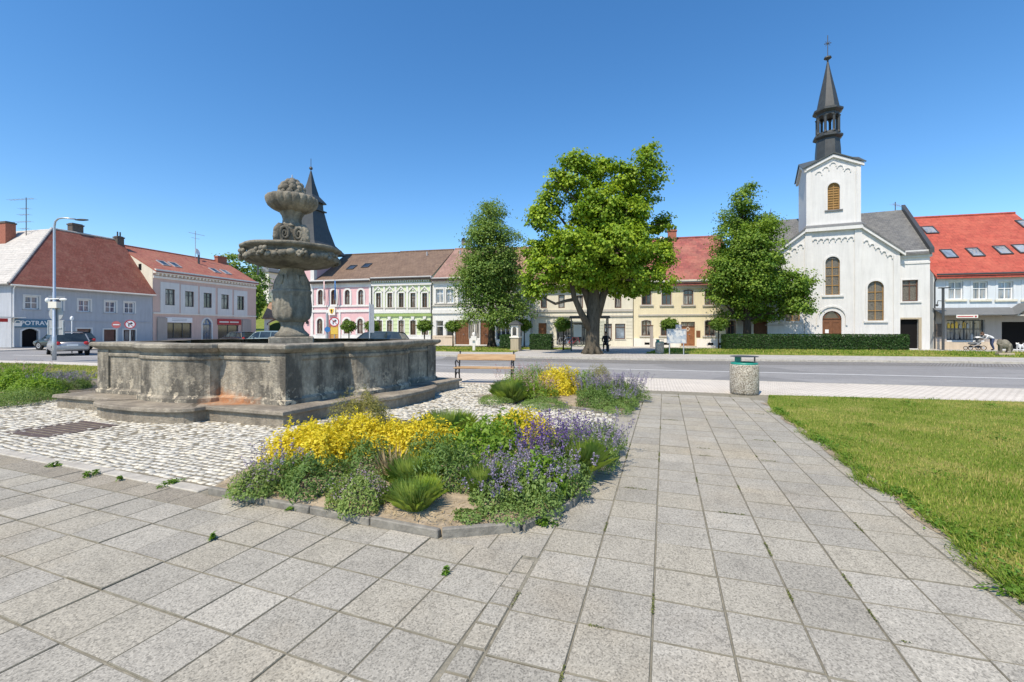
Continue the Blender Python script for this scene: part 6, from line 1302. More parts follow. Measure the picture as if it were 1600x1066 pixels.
# litter bins
def bin_(label, loc, r, h, k, rz):
    e = empty('litter_bin', loc, rz, label, 'litter bin', 'round concrete litter bins'); m = MB(); m.smooth = True; m.lathe([(r*.94,0),(r*.97,.04),(r,.06),(r,h-.02),(r*.97,h),(r*.8,h)], 40); o = m.build('body', 'bin_aggregate', e)
    for p in o.data.polygons: p.use_smooth = len(p.vertices) == 4
    m = MB(); m.smooth = True; m.lathe([(r*.93,h-.002),(r*.95,h+.02),(r*.9,h+.045),(r*.72,h+.055),(r*.70,h+.03)], 32, cap=False); m.build('collar', 'bin_green', e)
    m = MB(); m.lathe([(r*.7,h+.02),(r*.7,h+.022)], 24); m.build('opening', 'interior_dark', e)
    m = MB(); m.box(-r*.62,-r*.22,-.16,.16,h+.05,h+.19); m.build('lid_post', 'bin_green', e)
    m = MB(); m.lathe([(r*.98,h+.185),(r*.98,h+.195),(r*.9,h+.2),(.01,h+.205)], 28); m.build('lid', 'metal_dark', e)
    m = MB()
    for a in (R(35),R(-35)): m.tube([(math.cos(a)*r*.85,math.sin(a)*r*.85,h+.04),(math.cos(a)*r*.85,math.sin(a)*r*.85,h+.19)], .012, 6)
    m.build('lid_support', 'metal_dark', e)
x, y = gx(1173, 618); bin_('pebble concrete litter bin with green lid at the end of the path', (x, y+.3, 0), .32, .71, 0, R(-30))
x, y = gx(1033, 553); bin_('distant concrete litter bin left of the map board', (x, y+.3, 0), .27, .72, 0, 0)
# lamp post with camera box, mirror back and sign back
x, y = gx(85, 563); lp = empty('street_lamp', (x, y, 0), 0, 'tall grey street lamp with curved arm, traffic mirror and sign backs', 'street lamp'); F2 = y/F_
m = MB(); m.smooth = True; m.tube([(0,0,0),(0,0,1.2),(0,0,1.22),(0,0,3.4),(0,0,3.42),(0,0,6.75),(.05,0,7.0),(.2,0,7.14),(.45,0,7.18),(1.05,0,7.12)], [.085,.085,.07,.068,.058,.05,.045,.042,.04,.036], 12); m.build('pole', 'galvanised', lp)
m = MB(); m.smooth = True; m.ball((1.38,0,7.08),(.36,.13,.05),10,6); m.build('lamp_head', 'metal_dark', lp)
m = MB(); m.box(-.2,.22,-.12,.14,2.63,2.95); m.build('control_box', 'pl_palecream', lp); m = MB(); m.tube([(-.3,-.05,3.08),(.3,-.05,3.1)], .03, 6); m.ball((-.28,-.06,3.02),(.1,.1,.13),8,6); m.ball((.5,-.06,3.06),(.2,.07,.07),8,6); m.build('camera', 'white_paint', lp)
m = MB(); m.lathe([(.36,0),(.38,.03),(.34,.05),(.0101,.09)], 24); o = m.build('mirror', 'metal_grey', lp, (0,.1,2.1)); o.rotation_euler = (R(-90),0,0); o.location = (0,.08,2.35)
m = MB(); m.box(-.42,.42,.08,.11,1.28,2.02); o = m.build('sign_back', 'metal_grey', lp); m = MB(); m.box(-.40,-.36,.05,.08,1.3,2.0); m.box(.36,.40,.05,.08,1.3,2.0); m.box(-.3,.3,.05,.08,1.6,1.65); m.build('sign_rib', 'galvanised', o)
# traffic signs
def sign_disc(par, z, r, kind, rz=0):
    e = empty('sign_plate', (0,-.05,z), rz); e.parent = par
    m = MB(); m.xz([(r*math.cos(a),r*math.sin(a)) for a in [2*math.pi*i/28 for i in range(28)]], -.008, .008); m.build('disc', 'white_paint' if kind == 'turn' else 'faded_red', e)
    if kind == 'turn':
        A = [(r*.99*math.cos(2*math.pi*i/32), r*.99*math.sin(2*math.pi*i/32)) for i in range(32)]; m = MB(); m.ring(A, [(q*.80,p*.80) for q,p in A], -.014, -.008, True); m.build('red_ring', 'red_paint', e)
        m = MB(); m.xz([(-.30*r,-.5*r),(-.12*r,-.5*r),(-.12*r,.02*r),(.12*r,.12*r),(.12*r,-.08*r),(.52*r,.22*r),(.12*r,.5*r),(.12*r,.32*r),(-.3*r,.2*r)], -.012, -.008); m.build('arrow', 'black_paint', e)
        m = MB(); m.xz([(.56*r,-.62*r),(.64*r,-.54*r),(-.56*r,.62*r),(-.64*r,.54*r)], -.016, -.013); m.build('slash', 'red_paint', e)
    else:
        m = MB(); m.xz([(-.7*r,-.15*r),(.7*r,-.15*r),(.7*r,.15*r),(-.7*r,.15*r)], -.013, -.008); m.build('bar', 'white_paint', e)
def post_sign(label, px, Y, ysign, rpx, kind, name='traffic_sign', rz=0):
    X = (px-800)*Y/F_; e = empty(name, (X,Y,-.05), rz, label, 'traffic sign'); z = CAMH+(515-ysign)*Y/F_; m = MB(); m.tube([(0,0,-.03),(0,0,z+rpx*Y/F_)], .03, 8); m.build('post', 'galvanised', e); sign_disc(e, z, rpx*Y/F_, kind); return e
e = post_sign('round no-right-turn sign with yellow plate in front of the town hall door', 522.5, 33, 502, 7.6, 'turn', rz=R(12)); m = MB(); m.box(-.24,.24,-.06,-.04,1.25,1.75); m.build('plate', 'yellow_paint', e)
post_sign('round no-right-turn sign in front of the grey-blue house', 203.5, 27, 505.5, 7, 'turn', rz=R(35)); post_sign('red no-entry disc left of the no-right-turn sign', 182, 36, 506.5, 5.5, 'entry', rz=R(30))
X = (577.5-800)*29/F_; e = empty('street_sign', (X,29,-.05), R(20), 'tall narrow grey-blue sign seen edge-on on a thin post', 'traffic sign'); m = MB(); m.tube([(0,0,0),(0,0,3.3)], .035, 8); m.build('post', 'galvanised', e); m = MB(); m.box(.03,.28,-.02,.02,1.4,3.2); m.build('panel', 'metal_grey', e)
X = (112.5-800)*31/F_; e = empty('street_sign', (X,31,-.05), 0, 'thin white post with a small white lamp by the silver car', 'post'); m = MB(); m.tube([(0,0,0),(0,0,2.25)], .03, 8); m.build('post', 'white_paint', e); m = MB(); m.ball((0,0,2.35),(.1,.1,.16),8,6); m.build('lamp', 'white_paint', e)
X = (511-800)*36/F_; e = empty('signpost', (X,36,-.05), R(15), 'grey concrete post with small blue round sign before the town hall', 'post'); m = MB(); m.tube([(0,0,0),(0,0,2.9)], [.13,.09], 10); m.build('post', 'metal_grey', e); m = MB(); m.lathe([(.22,0),(.22,.02)], 20); o = m.build('disc', 'blue_paint', e, (.05,-.15,1.6)); o.rotation_euler = (R(90),0,0)
# stone shrine pillar
x, y = gx(806, 548.5); e = empty('shrine_pillar', (x, y, 0), R(-20), 'small stone wayside shrine pillar with glazed niche and sandstone base', 'shrine')
m = MB(); m.box(-.36,.36,-.36,.36,-.02,.12); m.box(-.31,.31,-.31,.31,.12,.95); bevel(m.build('base', 'pl_sandstone', e), .02); m = MB(); m.box(-.36,.36,-.36,.36,.95,1.04); m.build('ledge', 'pl_palecream', e)
m = MB(); m.box(-.27,.27,-.27,.27,1.04,1.85); m.build('head', 'pl_palecream', e); m = MB(); m.xz(outline(.3,.62,.15)[::-1], -.29, -.27); m.build('niche', 'glass_dark', e, (0,0,1.13)); m = MB(); m.ring(outline(.4,.68,.2,0,0), outline(.3,.63,.15,0,0), -.31, -.27); m.build('niche_frame', 'pl_white', e, (0,0,1.12))
pyr([(.40,1.85),(.40,1.93),(.28,2.05),(.06,2.2)], 0, 0, e, 'cap', 'sheet_lead'); m = MB(); m.tube([(0,0,2.15),(0,0,2.5)], .015, 6); m.tube([(-.1,0,2.38),(.1,0,2.38)], .015, 6); m.build('cross', 'black_iron', e)
x, y = gx(740.5, 549); e = empty('drinking_post', (x, y, .03), 0, 'short pale post with a knob on the lawn under the linden', 'post'); m = MB(); m.box(-.09,.09,-.09,.09,0,.75); m.build('shaft', 'pl_palecream', e); m = MB(); m.box(-.2,.2,-.2,.2,.75,1.05); m.ball((0,0,1.18),(.13,.13,.16),8,6); m.build('head', 'pl_palecream', e)
# bus shelter
x, y = gx(892, 549); bsx = empty('bus_shelter', (x, y-.2, 0), R(-8), 'dark metal bus shelter with glass walls behind the maple trunk', 'bus shelter')
for xx, yy in ((0,0),(2.55,0),(0,1.4),(2.55,1.4)): m = MB(); m.box(xx-.04,xx+.04,yy-.04,yy+.04,0,2.35); m.build('post', 'metal_dark', bsx)
m = MB(); vs = [(-.15,-.25,2.35),(2.7,-.25,2.35),(2.7,1.55,2.35),(-.15,1.55,2.35),(-.1,-.2,2.5),(2.65,-.2,2.5),(2.65,1.5,2.5),(-.1,1.5,2.5)]; m.add(vs, [(0,3,2,1),(4,5,6,7),(0,1,5,4),(1,2,6,5),(2,3,7,6),(3,0,4,7)]); m.build('roof', 'metal_dark', bsx)
t = NT('shelter_glass'); t.b.inputs['Transmission Weight'].default_value = 1; t.b.inputs['IOR'].default_value = 1.02; t.out((.72,.78,.78), .05, .4)
for a in ((.04,2.51,1.39,1.405),(-.005,.005,.04,1.36),(2.545,2.555,.04,1.36)): m = MB(); m.box(a[0],a[1],a[2],a[3],.25,2.2); m.build('glass_wall', 'shelter_glass', bsx)
m = MB(); m.box(1.2,2.75,.2,.55,.43,.48); m.build('bench_seat', 'brown_wood', bsx); m = MB(); [m.box(q,q+.06,.3,.45,0,.43) for q in (1.4,2.6)]; m.build('bench_leg', 'metal_dark', bsx)
m = MB(); m.xz([(0,0),(.6,0),(.6,.9),(0,.9)], -.02, 0); m.build('timetable', 'pl_palecream', bsx, (.15,1.38,1.0))
# map board, brown post
x, y = gx(1057, 554); e = empty('map_board', (x, y, 0), R(-10), 'town map board on two metal legs with pale printed panel', 'notice board')
for xx in (-.42,.42): m = MB(); m.tube([(xx,0,-.02),(xx,0,1.55)], .03, 8); m.build('leg', 'galvanised', e)
m = MB(); m.box(-.55,.55,-.03,.03,.72,1.55); m.build('panel', 'map_print', e); m = MB(); m.ring([(-.58,.69),(-.58,1.58),(.58,1.58),(.58,.69)], [(-.53,.74),(-.53,1.53),(.53,1.53),(.53,.74)], -.05, .04, True); m.build('frame', 'metal_grey', e)
m = MB(); m.box(-.05,.3,-.02,.02,1.6,1.85); m.build('upper_panel', 'metal_grey', e)
x, y = gx(1018, 543.5); e = empty('wooden_post', (x, y, 0), 0, 'tall plain brown post left of the map board', 'post'); m = MB(); m.box(-.11,.11,-.08,.08,0,1.85); m.build('shaft', 'pl_shopgrey', e); m = MB(); m.box(-.13,.13,-.1,.1,1.85,1.92); m.build('cap', 'brown_wood', e)
# modern lamp at the right
x, y = gx(1473.5, 547); e = empty('path_lamp', (x, y, 0), R(-14), 'slim dark lamp post with flat T head before the red-roofed house', 'street lamp'); m = MB(); m.box(-.07,.07,-.05,.05,0,4.7); m.build('post', 'metal_dark', e); m = MB(); m.box(-.28,.42,-.1,.1,4.66,4.74); m.build('head', 'metal_dark', e); m = MB(); m.tube([(-.05,0,3.7),(-.32,0,3.75),(-.38,0,3.45)], .03, 6); m.ball((-.38,0,3.4),(.09,.09,.1),8,6); m.build('camera', 'metal_dark', e)
x, y = gx(1216+10, 540); e = empty('banner_pole', (x-.3, y-3, 0), 0, 'thin dark pole rising from the hedge under the conical tree', 'post'); m = MB(); m.tube([(0,0,0),(0,0,2.6)], .035, 8); m.build('shaft', 'metal_dark', e); m = MB(); m.ball((0,0,2.65), .06, 8, 6); m.build('cap', 'metal_dark', e)
# stone lion-like boulder monument on its slab
x, y = gx(1569, 556); e = empty('stone_sculpture', (x, y, 0), R(-25), 'crouching weathered stone figure on a low slab by the road', 'sculpture')
m = MB(); m.box(-.62,.7,-.42,.42,-.02,.22); bevel(m.build('slab', 'pl_sandstone', e), .03)
m = MB(); m.smooth = True; m.ball((0,0,.85),(.5,.34,.36),14,9); m.ball((-.35,0,.98),(.27,.25,.27),12,8); m.ball((.42,0,.62),(.26,.27,.36),12,8); m.ball((-.52,-.05,.9),(.15,.16,.13),10,6)
for xx, yy in ((-.33,-.2),(-.3,.2),(.38,-.22),(.4,.22)): m.tube([(xx,yy,.8),(xx-.03,yy,.5),(xx-.05,yy,.22)], [.15,.12,.12], 10); m.ball((xx-.12,yy,.27),(.14,.09,.07),8,6)
m.tube([(.55,0,.7),(.75,.1,.5),(.68,.2,.3)], [.07,.06,.05], 8)
e.scale = (.52,.58,.8); o = m.build('figure', 'stone_carved', e); rm = o.modifiers.new('r','REMESH'); rm.mode = 'VOXEL'; rm.voxel_size = .035; rm.use_smooth_shade = True
# bicycles by the shop
def bicycle(label, loc, rz, col):
    e = empty('bicycle', loc, rz, label, 'bicycle', 'parked bicycles')
    for xx in (-.52,.52):
        m = MB(); m.tube([(xx+.33*math.cos(a),0,.34+.33*math.sin(a)) for a in [2*math.pi*i/20 for i in range(21)]], .02, 6, False); w_ = m.build('wheel', 'rubber', e)
        m = MB(); [m.tube([(xx,0,.34),(xx+.32*math.cos(a),0,.34+.32*math.sin(a))], .004, 4) for a in [math.pi*i/5 for i in range(10)]]; m.build('spokes', 'metal_grey', w_)
    m = MB(); [m.tube(p, .018, 6) for p in ([(-.52,0,.34),(-.08,0,.3),(.38,0,.78),(-.2,0,.8),(-.08,0,.3)],[(-.52,0,.34),(-.2,0,.8)],[(.52,0,.34),(.38,0,.78),(.34,0,.95)],[(-.2,0,.8),(-.24,0,.92)])]; m.build('frame', col, e)
    m = MB(); m.ball((-.26,0,.95),(.14,.07,.04),8,5); m.build('saddle', 'black_paint', e); m = MB(); m.tube([(.22,-.24,1.0),(.36,-.05,1.0),(.36,.05,1.0),(.22,.24,1.0)], .014, 6); m.build('handlebar', 'metal_grey', e)
x, y = gx(878, 541.5); bicycle('grey bicycle parked left of the shelter post', (x, y, 0), R(10), 'metal_grey'); x, y = gx(897, 541.5); bicycle('red-framed bicycle parked nearest the maple trunk', (x, y, 0), R(-14), 'red_paint'); x, y = gx(887, 541); bicycle('blue bicycle standing between two others by the shop', (x, y, 0), R(22), 'blue_paint')
# ================================================================== CARS
plain('car_silver', (.36,.36,.36), .28, .03, 2, spec=.6, metal=.5); plain('car_dark', (.03,.045,.045), .2, .05, 2, spec=.7); plain('car_green', (.30,.38,.36), .25, .03, 2, spec=.6, metal=.4); plain('car_black', (.02,.02,.024), .2, .05, 2, spec=.7)
glass('car_glass', (.03,.04,.042), .04, False); plain('lamp_red', (.45,.02,.02), .2, .1, 4, spec=.6); plain('lamp_clear', (.7,.7,.7), .15, .1, 4, spec=.7)
def car(label, loc, rz, paint, Lc=4.35, W=1.72, Hc=1.46, wagon=True):
    """body lofted through stations along its length; +x is the front"""
    e = empty('parked_car', loc, rz, label, 'car', 'cars parked round the square'); h = Lc/2
    st = [(-h,.42,.72,.80),(-h+.12,.32,.88,.92),(-h+.6,.28,.92,.98),(-.6,.26,.93,1.0),(.5,.26,.92,1.0),(h-1.0,.28,.86,1.0),(h-.35,.30,.74,.96),(h-.06,.36,.62,.86),(h,.42,.56,.76)]
    m = MB(); m.smooth = True; vs = []
    for x, zb, zt, f in st:
        w_ = W/2*f; vs += [(x,-w_*.9,zb),(x,-w_,zb+.12),(x,-w_*1.0,(zb+zt)/2+.08),(x,-w_*.93,zt),(x,0,zt+.03),(x,w_*.93,zt),(x,w_,(zb+zt)/2+.08),(x,w_,zb+.12),(x,w_*.9,zb)]
    n = 9; fs = [(i*n+j, i*n+j+1, (i+1)*n+j+1, (i+1)*n+j) for i in range(len(st)-1) for j in range(n-1)]+[(i*n+n-1, i*n, (i+1)*n, (i+1)*n+n-1) for i in range(len(st)-1)]+[tuple(range(n-1,-1,-1)), tuple((len(st)-1)*n+j for j in range(n))]
    m.add(vs, fs); m.build('body', paint, e)
    # cabin: glass band and painted roof
    rb = -h+.1 if wagon else -h+.55; A = [(rb,.9),(rb+.28,Hc-.07)] ; xs = [(rb,rb+.30),(-h+1.2,-h+1.2),(-.1,-.1),(.55,.35),(1.25,.5)]
    xs = [(rb,rb+.34),(-.95,-.95),(.1,.05),(h-1.05,.55)]
    m = MB(); m.smooth = False; wb, wt = W/2*.92, W/2*.74
    lo = [(xs[0][0],.90),(xs[1][0],.93),(xs[2][0],.93),(xs[3][0],.87)]; hi = [(xs[0][1],Hc-.10),(xs[1][1],Hc-.05),(xs[2][1],Hc-.05),(xs[3][1],Hc-.10)]
    for i in range(3):
        for s_ in (-1,1):
            q = [(lo[i][0],s_*wb,lo[i][1]),(lo[i+1][0],s_*wb,lo[i+1][1]),(hi[i+1][0],s_*wt,hi[i+1][1]),(hi[i][0],s_*wt,hi[i][1])]; m.poly(q if s_ < 0 else q[::-1])
    m.poly([(lo[0][0],wb,lo[0][1]),(lo[0][0],-wb,lo[0][1]),(hi[0][0],-wt,hi[0][1]),(hi[0][0],wt,hi[0][1])]); m.poly([(lo[3][0],-wb,lo[3][1]),(lo[3][0],wb,lo[3][1]),(hi[3][0],wt,hi[3][1]),(hi[3][0],-wt,hi[3][1])]); m.build('windows', 'car_glass', e)
    m = MB(); m.smooth = True; vs = []
    for (x,z) in hi: vs += [(x,-wt-.01,z-.02),(x,-wt*.9,z+.045),(x,0,z+.07),(x,wt*.9,z+.045),(x,wt+.01,z-.02)]
    fs = [(i*5+j, (i+1)*5+j, (i+1)*5+j+1, i*5+j+1)[::-1] for i in range(3) for j in range(4)]; m.add(vs, fs); m.build('roof', paint, e)
    for i in range(4):
        for s_ in (-1,1): m = MB(); m.tube([(lo[i][0],s_*(wb+.005),lo[i][1]-.02),(hi[i][0],s_*(wt+.008),hi[i][1])], .035, 6); m.build('pillar', paint, e)
    for xx in (-h+.78, h-.82):
        for s_ in (-1,1):
            m = MB(); m.lathe([(.30,-.1),(.32,-.08),(.32,.08),(.30,.1),(.2,.1)], 20); o = m.build('wheel', 'rubber', e, (xx, s_*(W/2-.10), .32)); o.rotation_euler = (R(90)*-s_,0,0)
            m = MB(); m.lathe([(.2,.085),(.19,.105),(.06,.095),(.05,.12)], 16); m.build('rim', 'metal_grey', o)
            m = MB(); m.lathe([(.37,0),(.37,.02)], 20); q = m.build('wheel_arch', 'rubber', e, (xx, s_*(W/2-.035), .34)); q.rotation_euler = (R(90)*-s_,0,0)
    for s_ in (-1,1):
        m = MB(); m.ball((-h+.04,s_*W*.37,.78),(.08,.13,.12),8,6); m.build('tail_light', 'lamp_red', e); m = MB(); m.ball((h-.14,s_*W*.34,.62),(.14,.16,.08),8,6); m.build('headlight', 'lamp_clear', e)
        m = MB(); m.ball((.62,s_*(W/2+.06),.98),(.07,.1,.06),8,6); m.build('wing_mirror', paint, e)
    m = MB(); m.box(-h-.06,-h+.06,-W*.42,W*.42,.38,.56); bevel(m.build('rear_bumper', paint, e), .03); m = MB(); m.box(-h-.012,-h+.02,-.26,.26,.62,.73); m.build('number_plate', 'white_paint', e)
    return e
car('silver estate car by the grocery, left of the fountain', (-28.9,29.6,-.09), R(140), 'car_silver')
car('dark car half hidden behind the lamp post by the grocery', (-35.9,36.5,-.06), R(168), 'car_dark')
car('dark green estate car behind the fountain before the town hall', (-9.3,31.0,-.09), R(176), 'car_dark', 4.5, 1.75, 1.5)
car('black car in front of the red shop sign', (-28.0,46.5,-.09), R(150), 'car_black', Hc=1.42)
car('pale green car beside the gateway, behind the fountain column', (-21.6,40.0,-.09), R(172), 'car_green', Hc=1.5)
# ================================================================== PEOPLE
def person(label, loc, rz, joints, bones, radii, zones, extra=None, head=None, hair='hair_brown'):
    """one continuous skinned body; zones(co) -> material index"""
    me = bpy.data.meshes.new('body'); names = list(joints); me.from_pydata([joints[k] for k in names], [(names.index(a), names.index(b)) for a, b in bones], []); o = bpy.data.objects.new('person_body', me); COL.objects.link(o)
    sm = o.modifiers.new('skin','SKIN'); sv = me.skin_vertices[0].data if me.skin_vertices else None
    if sv is None: me.skin_vertices.new() if hasattr(me.skin_vertices,'new') else None; sv = me.skin_vertices[0].data
    for i, k in enumerate(names): r_ = radii[k]; sv[i].radius = (r_, r_) if not isinstance(r_, tuple) else r_; sv[i].use_root = (k == 'pelvis')
    ss = o.modifiers.new('sub','SUBSURF'); ss.levels = 2; ss.render_levels = 2
    bpy.context.view_layer.update(); ev = o.evaluated_get(bpy.context.evaluated_depsgraph_get()); bm_ = bpy.data.meshes.new_from_object(ev); bpy.data.objects.remove(o)
    for z in zones[0]: bm_.materials.append(MATS[z])
    for p in bm_.polygons: p.use_smooth = True; p.material_index = zones[1](p.center)
    e = inst('person', bm_, None, loc, (0,0,rz)); tag(e, label, 'person')
    if head:
        c = Vector(head[0]); f = Vector(head[1]).normalized()
        hm = MB(); hm.smooth = True; hm.ball(c-f*.025+Vector((0,0,.03)), (.098,.098,.115), 12, 8); hm.ball(c-f*.06+Vector((0,0,-.05)), (.085,.085,.09), 10, 6); hm.build('hair', hair, e)
        fm = MB(); fm.smooth = True; s_ = f.cross(Vector((0,0,1))).normalized(); fm.ball(c+f*.10, (.016,.016,.024), 6, 5); fm.build('nose', 'skin', e)
        for q in (-1,1): fm = MB(); fm.ball(c+f*.088+s_*q*.034+Vector((0,0,.022)), .011, 6, 5); fm.build('eye', 'black_paint', e); fm = MB(); fm.ball(c+s_*q*.09, (.018,.018,.03), 6, 5); fm.build('ear', 'skin', e)
        fm = MB(); fm.ball(c+f*.09+Vector((0,0,-.045)), (.022,.022,.007), 6, 5); fm.build('mouth', 'lips', e)
    return e
plain('skin', (.46,.27,.19), .6, .06, 8); plain('lips', (.34,.12,.10), .5, .05, 8); plain('hair_brown', (.10,.055,.03), .6, .3, 30); plain('cloth_black', (.02,.02,.022), .9, .3, 10); plain('cloth_white', (.72,.72,.70), .9, .08, 10); plain('cloth_blue', (.05,.07,.13), .9, .2, 10); plain('hair_grey', (.12,.11,.10), .6, .3, 30)
def hand(J, Bn, Rd, wrist, tag_, d, side, curl):
    """palm and five unequal bent fingers rooted in the wrist"""
    W_ = Vector(J[wrist]); d = Vector(d).normalized(); s = Vector(side).normalized(); c = Vector(curl).normalized(); pk = 'palm'+tag_; J[pk] = tuple(W_+d*.075); Bn.append((wrist,pk)); Rd[pk] = (.034,.02)
    for i, (off, ln) in enumerate(((-.03,.065),(-.011,.078),(.011,.074),(.03,.058))):
        a, b_ = 'f%s%da'%(tag_,i), 'f%s%db'%(tag_,i); J[a] = tuple(W_+d*(.085+ln*.5)+s*off); J[b_] = tuple(W_+d*(.085+ln*.85)+s*off+c*.03); Bn += [(pk,a),(a,b_)]; Rd[a] = .0095; Rd[b_] = .008
    J['t%sa'%tag_] = tuple(W_+d*.045-s*.045+c*.01); J['t%sb'%tag_] = tuple(W_+d*.085-s*.055+c*.03); Bn += [(wrist,'t%sa'%tag_),('t%sa'%tag_,'t%sb'%tag_)]; Rd['t%sa'%tag_] = .0115; Rd['t%sb'%tag_] = .009
# waiting person on the shelter bench, in dark clothes, hand on hip
J = dict(pelvis=(0,0,.56), spine=(0,.02,.76), chest=(0,.0,.98), neck=(0,-.02,1.12), head0=(0,-.05,1.22), head1=(0,-.06,1.33), hipL=(.1,-.02,.55), kneeL=(.13,-.42,.53), ankL=(.13,-.44,.10), toeL=(.14,-.6,.04), hipR=(-.1,-.02,.55), kneeR=(-.13,-.42,.53), ankR=(-.13,-.40,.10), toeR=(-.15,-.56,.04), shL=(.19,0,1.04), elL=(.36,.08,.82), wrL=(.2,-.14,.68), shR=(-.19,0,1.04), elR=(-.25,-.06,.78), wrR=(-.13,-.30,.62))
BN = [('pelvis','spine'),('spine','chest'),('chest','neck'),('neck','head0'),('head0','head1'),('pelvis','hipL'),('hipL','kneeL'),('kneeL','ankL'),('ankL','toeL'),('pelvis','hipR'),('hipR','kneeR'),('kneeR','ankR'),('ankR','toeR'),('chest','shL'),('shL','elL'),('elL','wrL'),('chest','shR'),('shR','elR'),('elR','wrR')]
RD = dict(pelvis=(.16,.13), spine=(.15,.12), chest=(.17,.12), neck=.058, head0=.085, head1=.088, hipL=.1, kneeL=.068, ankL=.045, toeL=.04, hipR=.1, kneeR=.068, ankR=.045, toeR=.04, shL=.066, elL=.046, wrL=.028, shR=.066, elR=.046, wrR=.028)
hand(J,BN,RD,'wrL','L',(-.5,-.8,-.3),(.8,-.5,0),(0,0,-1)); hand(J,BN,RD,'wrR','R',(.2,-.9,-.25),(-1,0,0),(0,0,-1))
q = bsx.matrix_basis @ Vector((2.42, .35, 0)); person('person in dark clothes sitting on the bus shelter bench, hand on hip', (q.x,q.y,-.0), R(-14), J, BN, RD, (['cloth_black','skin','black_paint'], lambda c: 1 if c.z > 1.13 or (c.z < .72 and c.y < -.16 and abs(c.x) < .3 and c.z > .58) else (2 if c.z < .12 else 0)), head=((0,-.055,1.275),(0,-1,0)))
# bending person in a white top behind the pushchair
J = dict(pelvis=(.0,0,.86), spine=(-.14,0,1.02), chest=(-.34,0,1.12), neck=(-.48,0,1.16), head0=(-.58,0,1.2), head1=(-.66,0,1.25), hipL=(.02,-.09,.84), kneeL=(-.06,-.1,.48), ankL=(.06,-.1,.09), toeL=(-.1,-.11,.04), hipR=(.02,.09,.84), kneeR=(.0,.1,.48), ankR=(.16,.1,.09), toeR=(0,.11,.04), shL=(-.36,-.18,1.1), elL=(-.48,-.22,.86), wrL=(-.68,-.16,.80), shR=(-.36,.18,1.1), elR=(-.5,.2,.86), wrR=(-.7,.14,.8))
RD2 = dict(pelvis=(.15,.13), spine=(.14,.12), chest=(.15,.12), neck=.056, head0=.083, head1=.088, hipL=.1, kneeL=.065, ankL=.045, toeL=.04, hipR=.1, kneeR=.065, ankR=.045, toeR=.04, shL=.062, elL=.044, wrL=.028, shR=.062, elR=.044, wrR=.028)
BN = BN[:19]
hand(J,BN,RD2,'wrL','L',(-1,0,-.3),(0,1,0),(0,0,-1)); hand(J,BN,RD2,'wrR','R',(-1,0,-.3),(0,-1,0),(0,0,-1))
x, y = gx(1550, 547.6); person('person in a white top and dark trousers bending over the pushchair', (x,y,0), R(-14), J, BN, RD2, (['cloth_white','cloth_blue','skin','black_paint'], lambda c: 3 if c.z < .1 else (1 if c.z < .9 and c.x > -.22 else (2 if c.x < -.5 else 0))), head=((-.62,0,1.225),(-.9,0,-.35)), hair='hair_brown')
# pushchair
x, y = gx(1523, 547.4); e = empty('pushchair', (x, y, 0), R(-14), 'grey pushchair with folded white hood in front of the shop window', 'pushchair')
for xx, yy, r_ in ((-.42,-.25,.13),(-.42,.25,.13),(.38,-.27,.16),(.38,.27,.16)):
    m = MB(); m.tube([(xx+r_*math.cos(a),yy,r_+.02+r_*math.sin(a)) for a in [2*math.pi*i/16 for i in range(17)]], .022, 6, False); o = m.build('wheel', 'rubber', e); m = MB(); m.lathe([(r_*.5,-.01),(r_*.5,.01)], 10); q = m.build('hub', 'metal_grey', o, (xx,yy,r_+.02)); q.rotation_euler = (R(90),0,0)
m = MB()
for yy in (-.25,.25): m.tube([(-.42,yy,.14),(.1,yy,.5),(.62,yy,1.0)], .016, 6); m.tube([(.38,yy,.17),(-.05,yy,.55),(-.2,yy,.7)], .016, 6)
m.tube([(.62,-.25,1.0),(.7,-.2,1.04),(.7,.2,1.04),(.62,.25,1.0)], .02, 6); m.build('frame', 'metal_grey', e)
m = MB(); m.smooth = True; m.ball((-.02,0,.5),(.42,.22,.12),12,6); m.ball((.22,0,.66),(.14,.22,.22),10,6); m.build('seat', 'grey_sheet', e)
m = MB(); m.smooth = True; vs = []; 
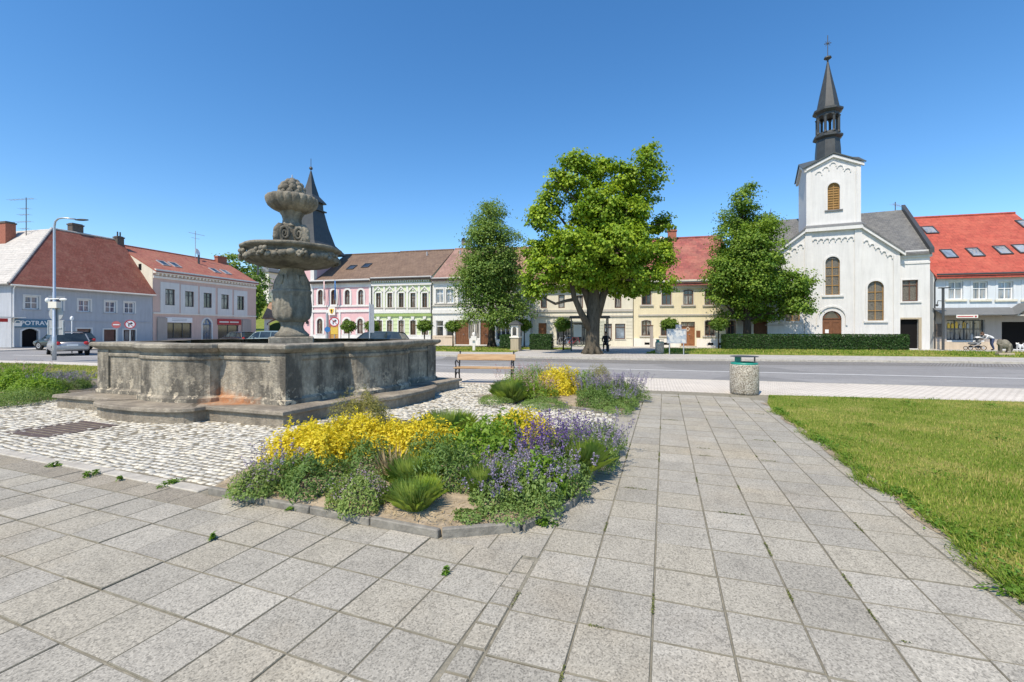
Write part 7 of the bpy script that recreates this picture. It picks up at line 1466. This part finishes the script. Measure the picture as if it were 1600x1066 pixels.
for i in range(7):
    a = math.pi*(.12+.55*i/6); vs += [(.22-.40*math.cos(math.pi-a)*-1*1.0 if False else .18+.40*math.cos(a), yy*.25, .62+.42*math.sin(a)*(1-.18*abs(yy))) for yy in (-1,-.6,0,.6,1)]
m.add(vs, [(i*5+j,i*5+j+1,(i+1)*5+j+1,(i+1)*5+j) for i in range(6) for j in range(4)]); o = m.build('hood', 'cloth_white', e); sf = o.modifiers.new('s','SOLIDIFY'); sf.thickness = .01
m = MB(); m.box(-.25,.3,-.2,.2,.2,.34); m.build('basket', 'black_paint', e)
# white dog by the doorway
def dog():
    V_ = dict(pelvis=(.22,0,.36), mid=(0,0,.37), chest=(-.2,0,.38), neck=(-.32,0,.46), head=(-.40,0,.53), nose=(-.53,0,.49), tail=(.36,0,.46), tail2=(.42,0,.56))
    E = [('pelvis','mid'),('mid','chest'),('chest','neck'),('neck','head'),('head','nose'),('pelvis','tail'),('tail','tail2')]; Rr = dict(pelvis=.095, mid=.092, chest=.115, neck=.08, head=.075, nose=.032, tail=.025, tail2=.02)
    for n_, x_, back in (('f',-.22,0),('h',.22,1)):
        for s_ in (-1,1):
            k = n_+str(s_); V_[k+'1'] = (x_-(.04 if back else 0), s_*.08, .24); V_[k+'2'] = (x_+(.05 if back else .0), s_*.08, .12); V_[k+'3'] = (x_+(.03 if back else 0), s_*.08, .03); V_[k+'4'] = (x_-.04, s_*.08, .025)
            E += [('pelvis' if back else 'chest', k+'1'),(k+'1',k+'2'),(k+'2',k+'3'),(k+'3',k+'4')]; Rr.update({k+'1':.055,k+'2':.03,k+'3':.026,k+'4':.026})
    x, y = gx(1594, 548.2); o = person('small white dog standing by the dark shop doorway', (x,y,0), R(20), V_, E, Rr, (['cloth_white','black_paint'], lambda c: 1 if c.x < -.535 else 0)); o.name = 'dog'; o['category'] = 'dog'
    for s_ in (-1,1): m = MB(); m.smooth = True; m.ball((-.37,s_*.065,.56),(.025,.018,.055),6,5); m.build('ear', 'pl_palecream', o)
dog()
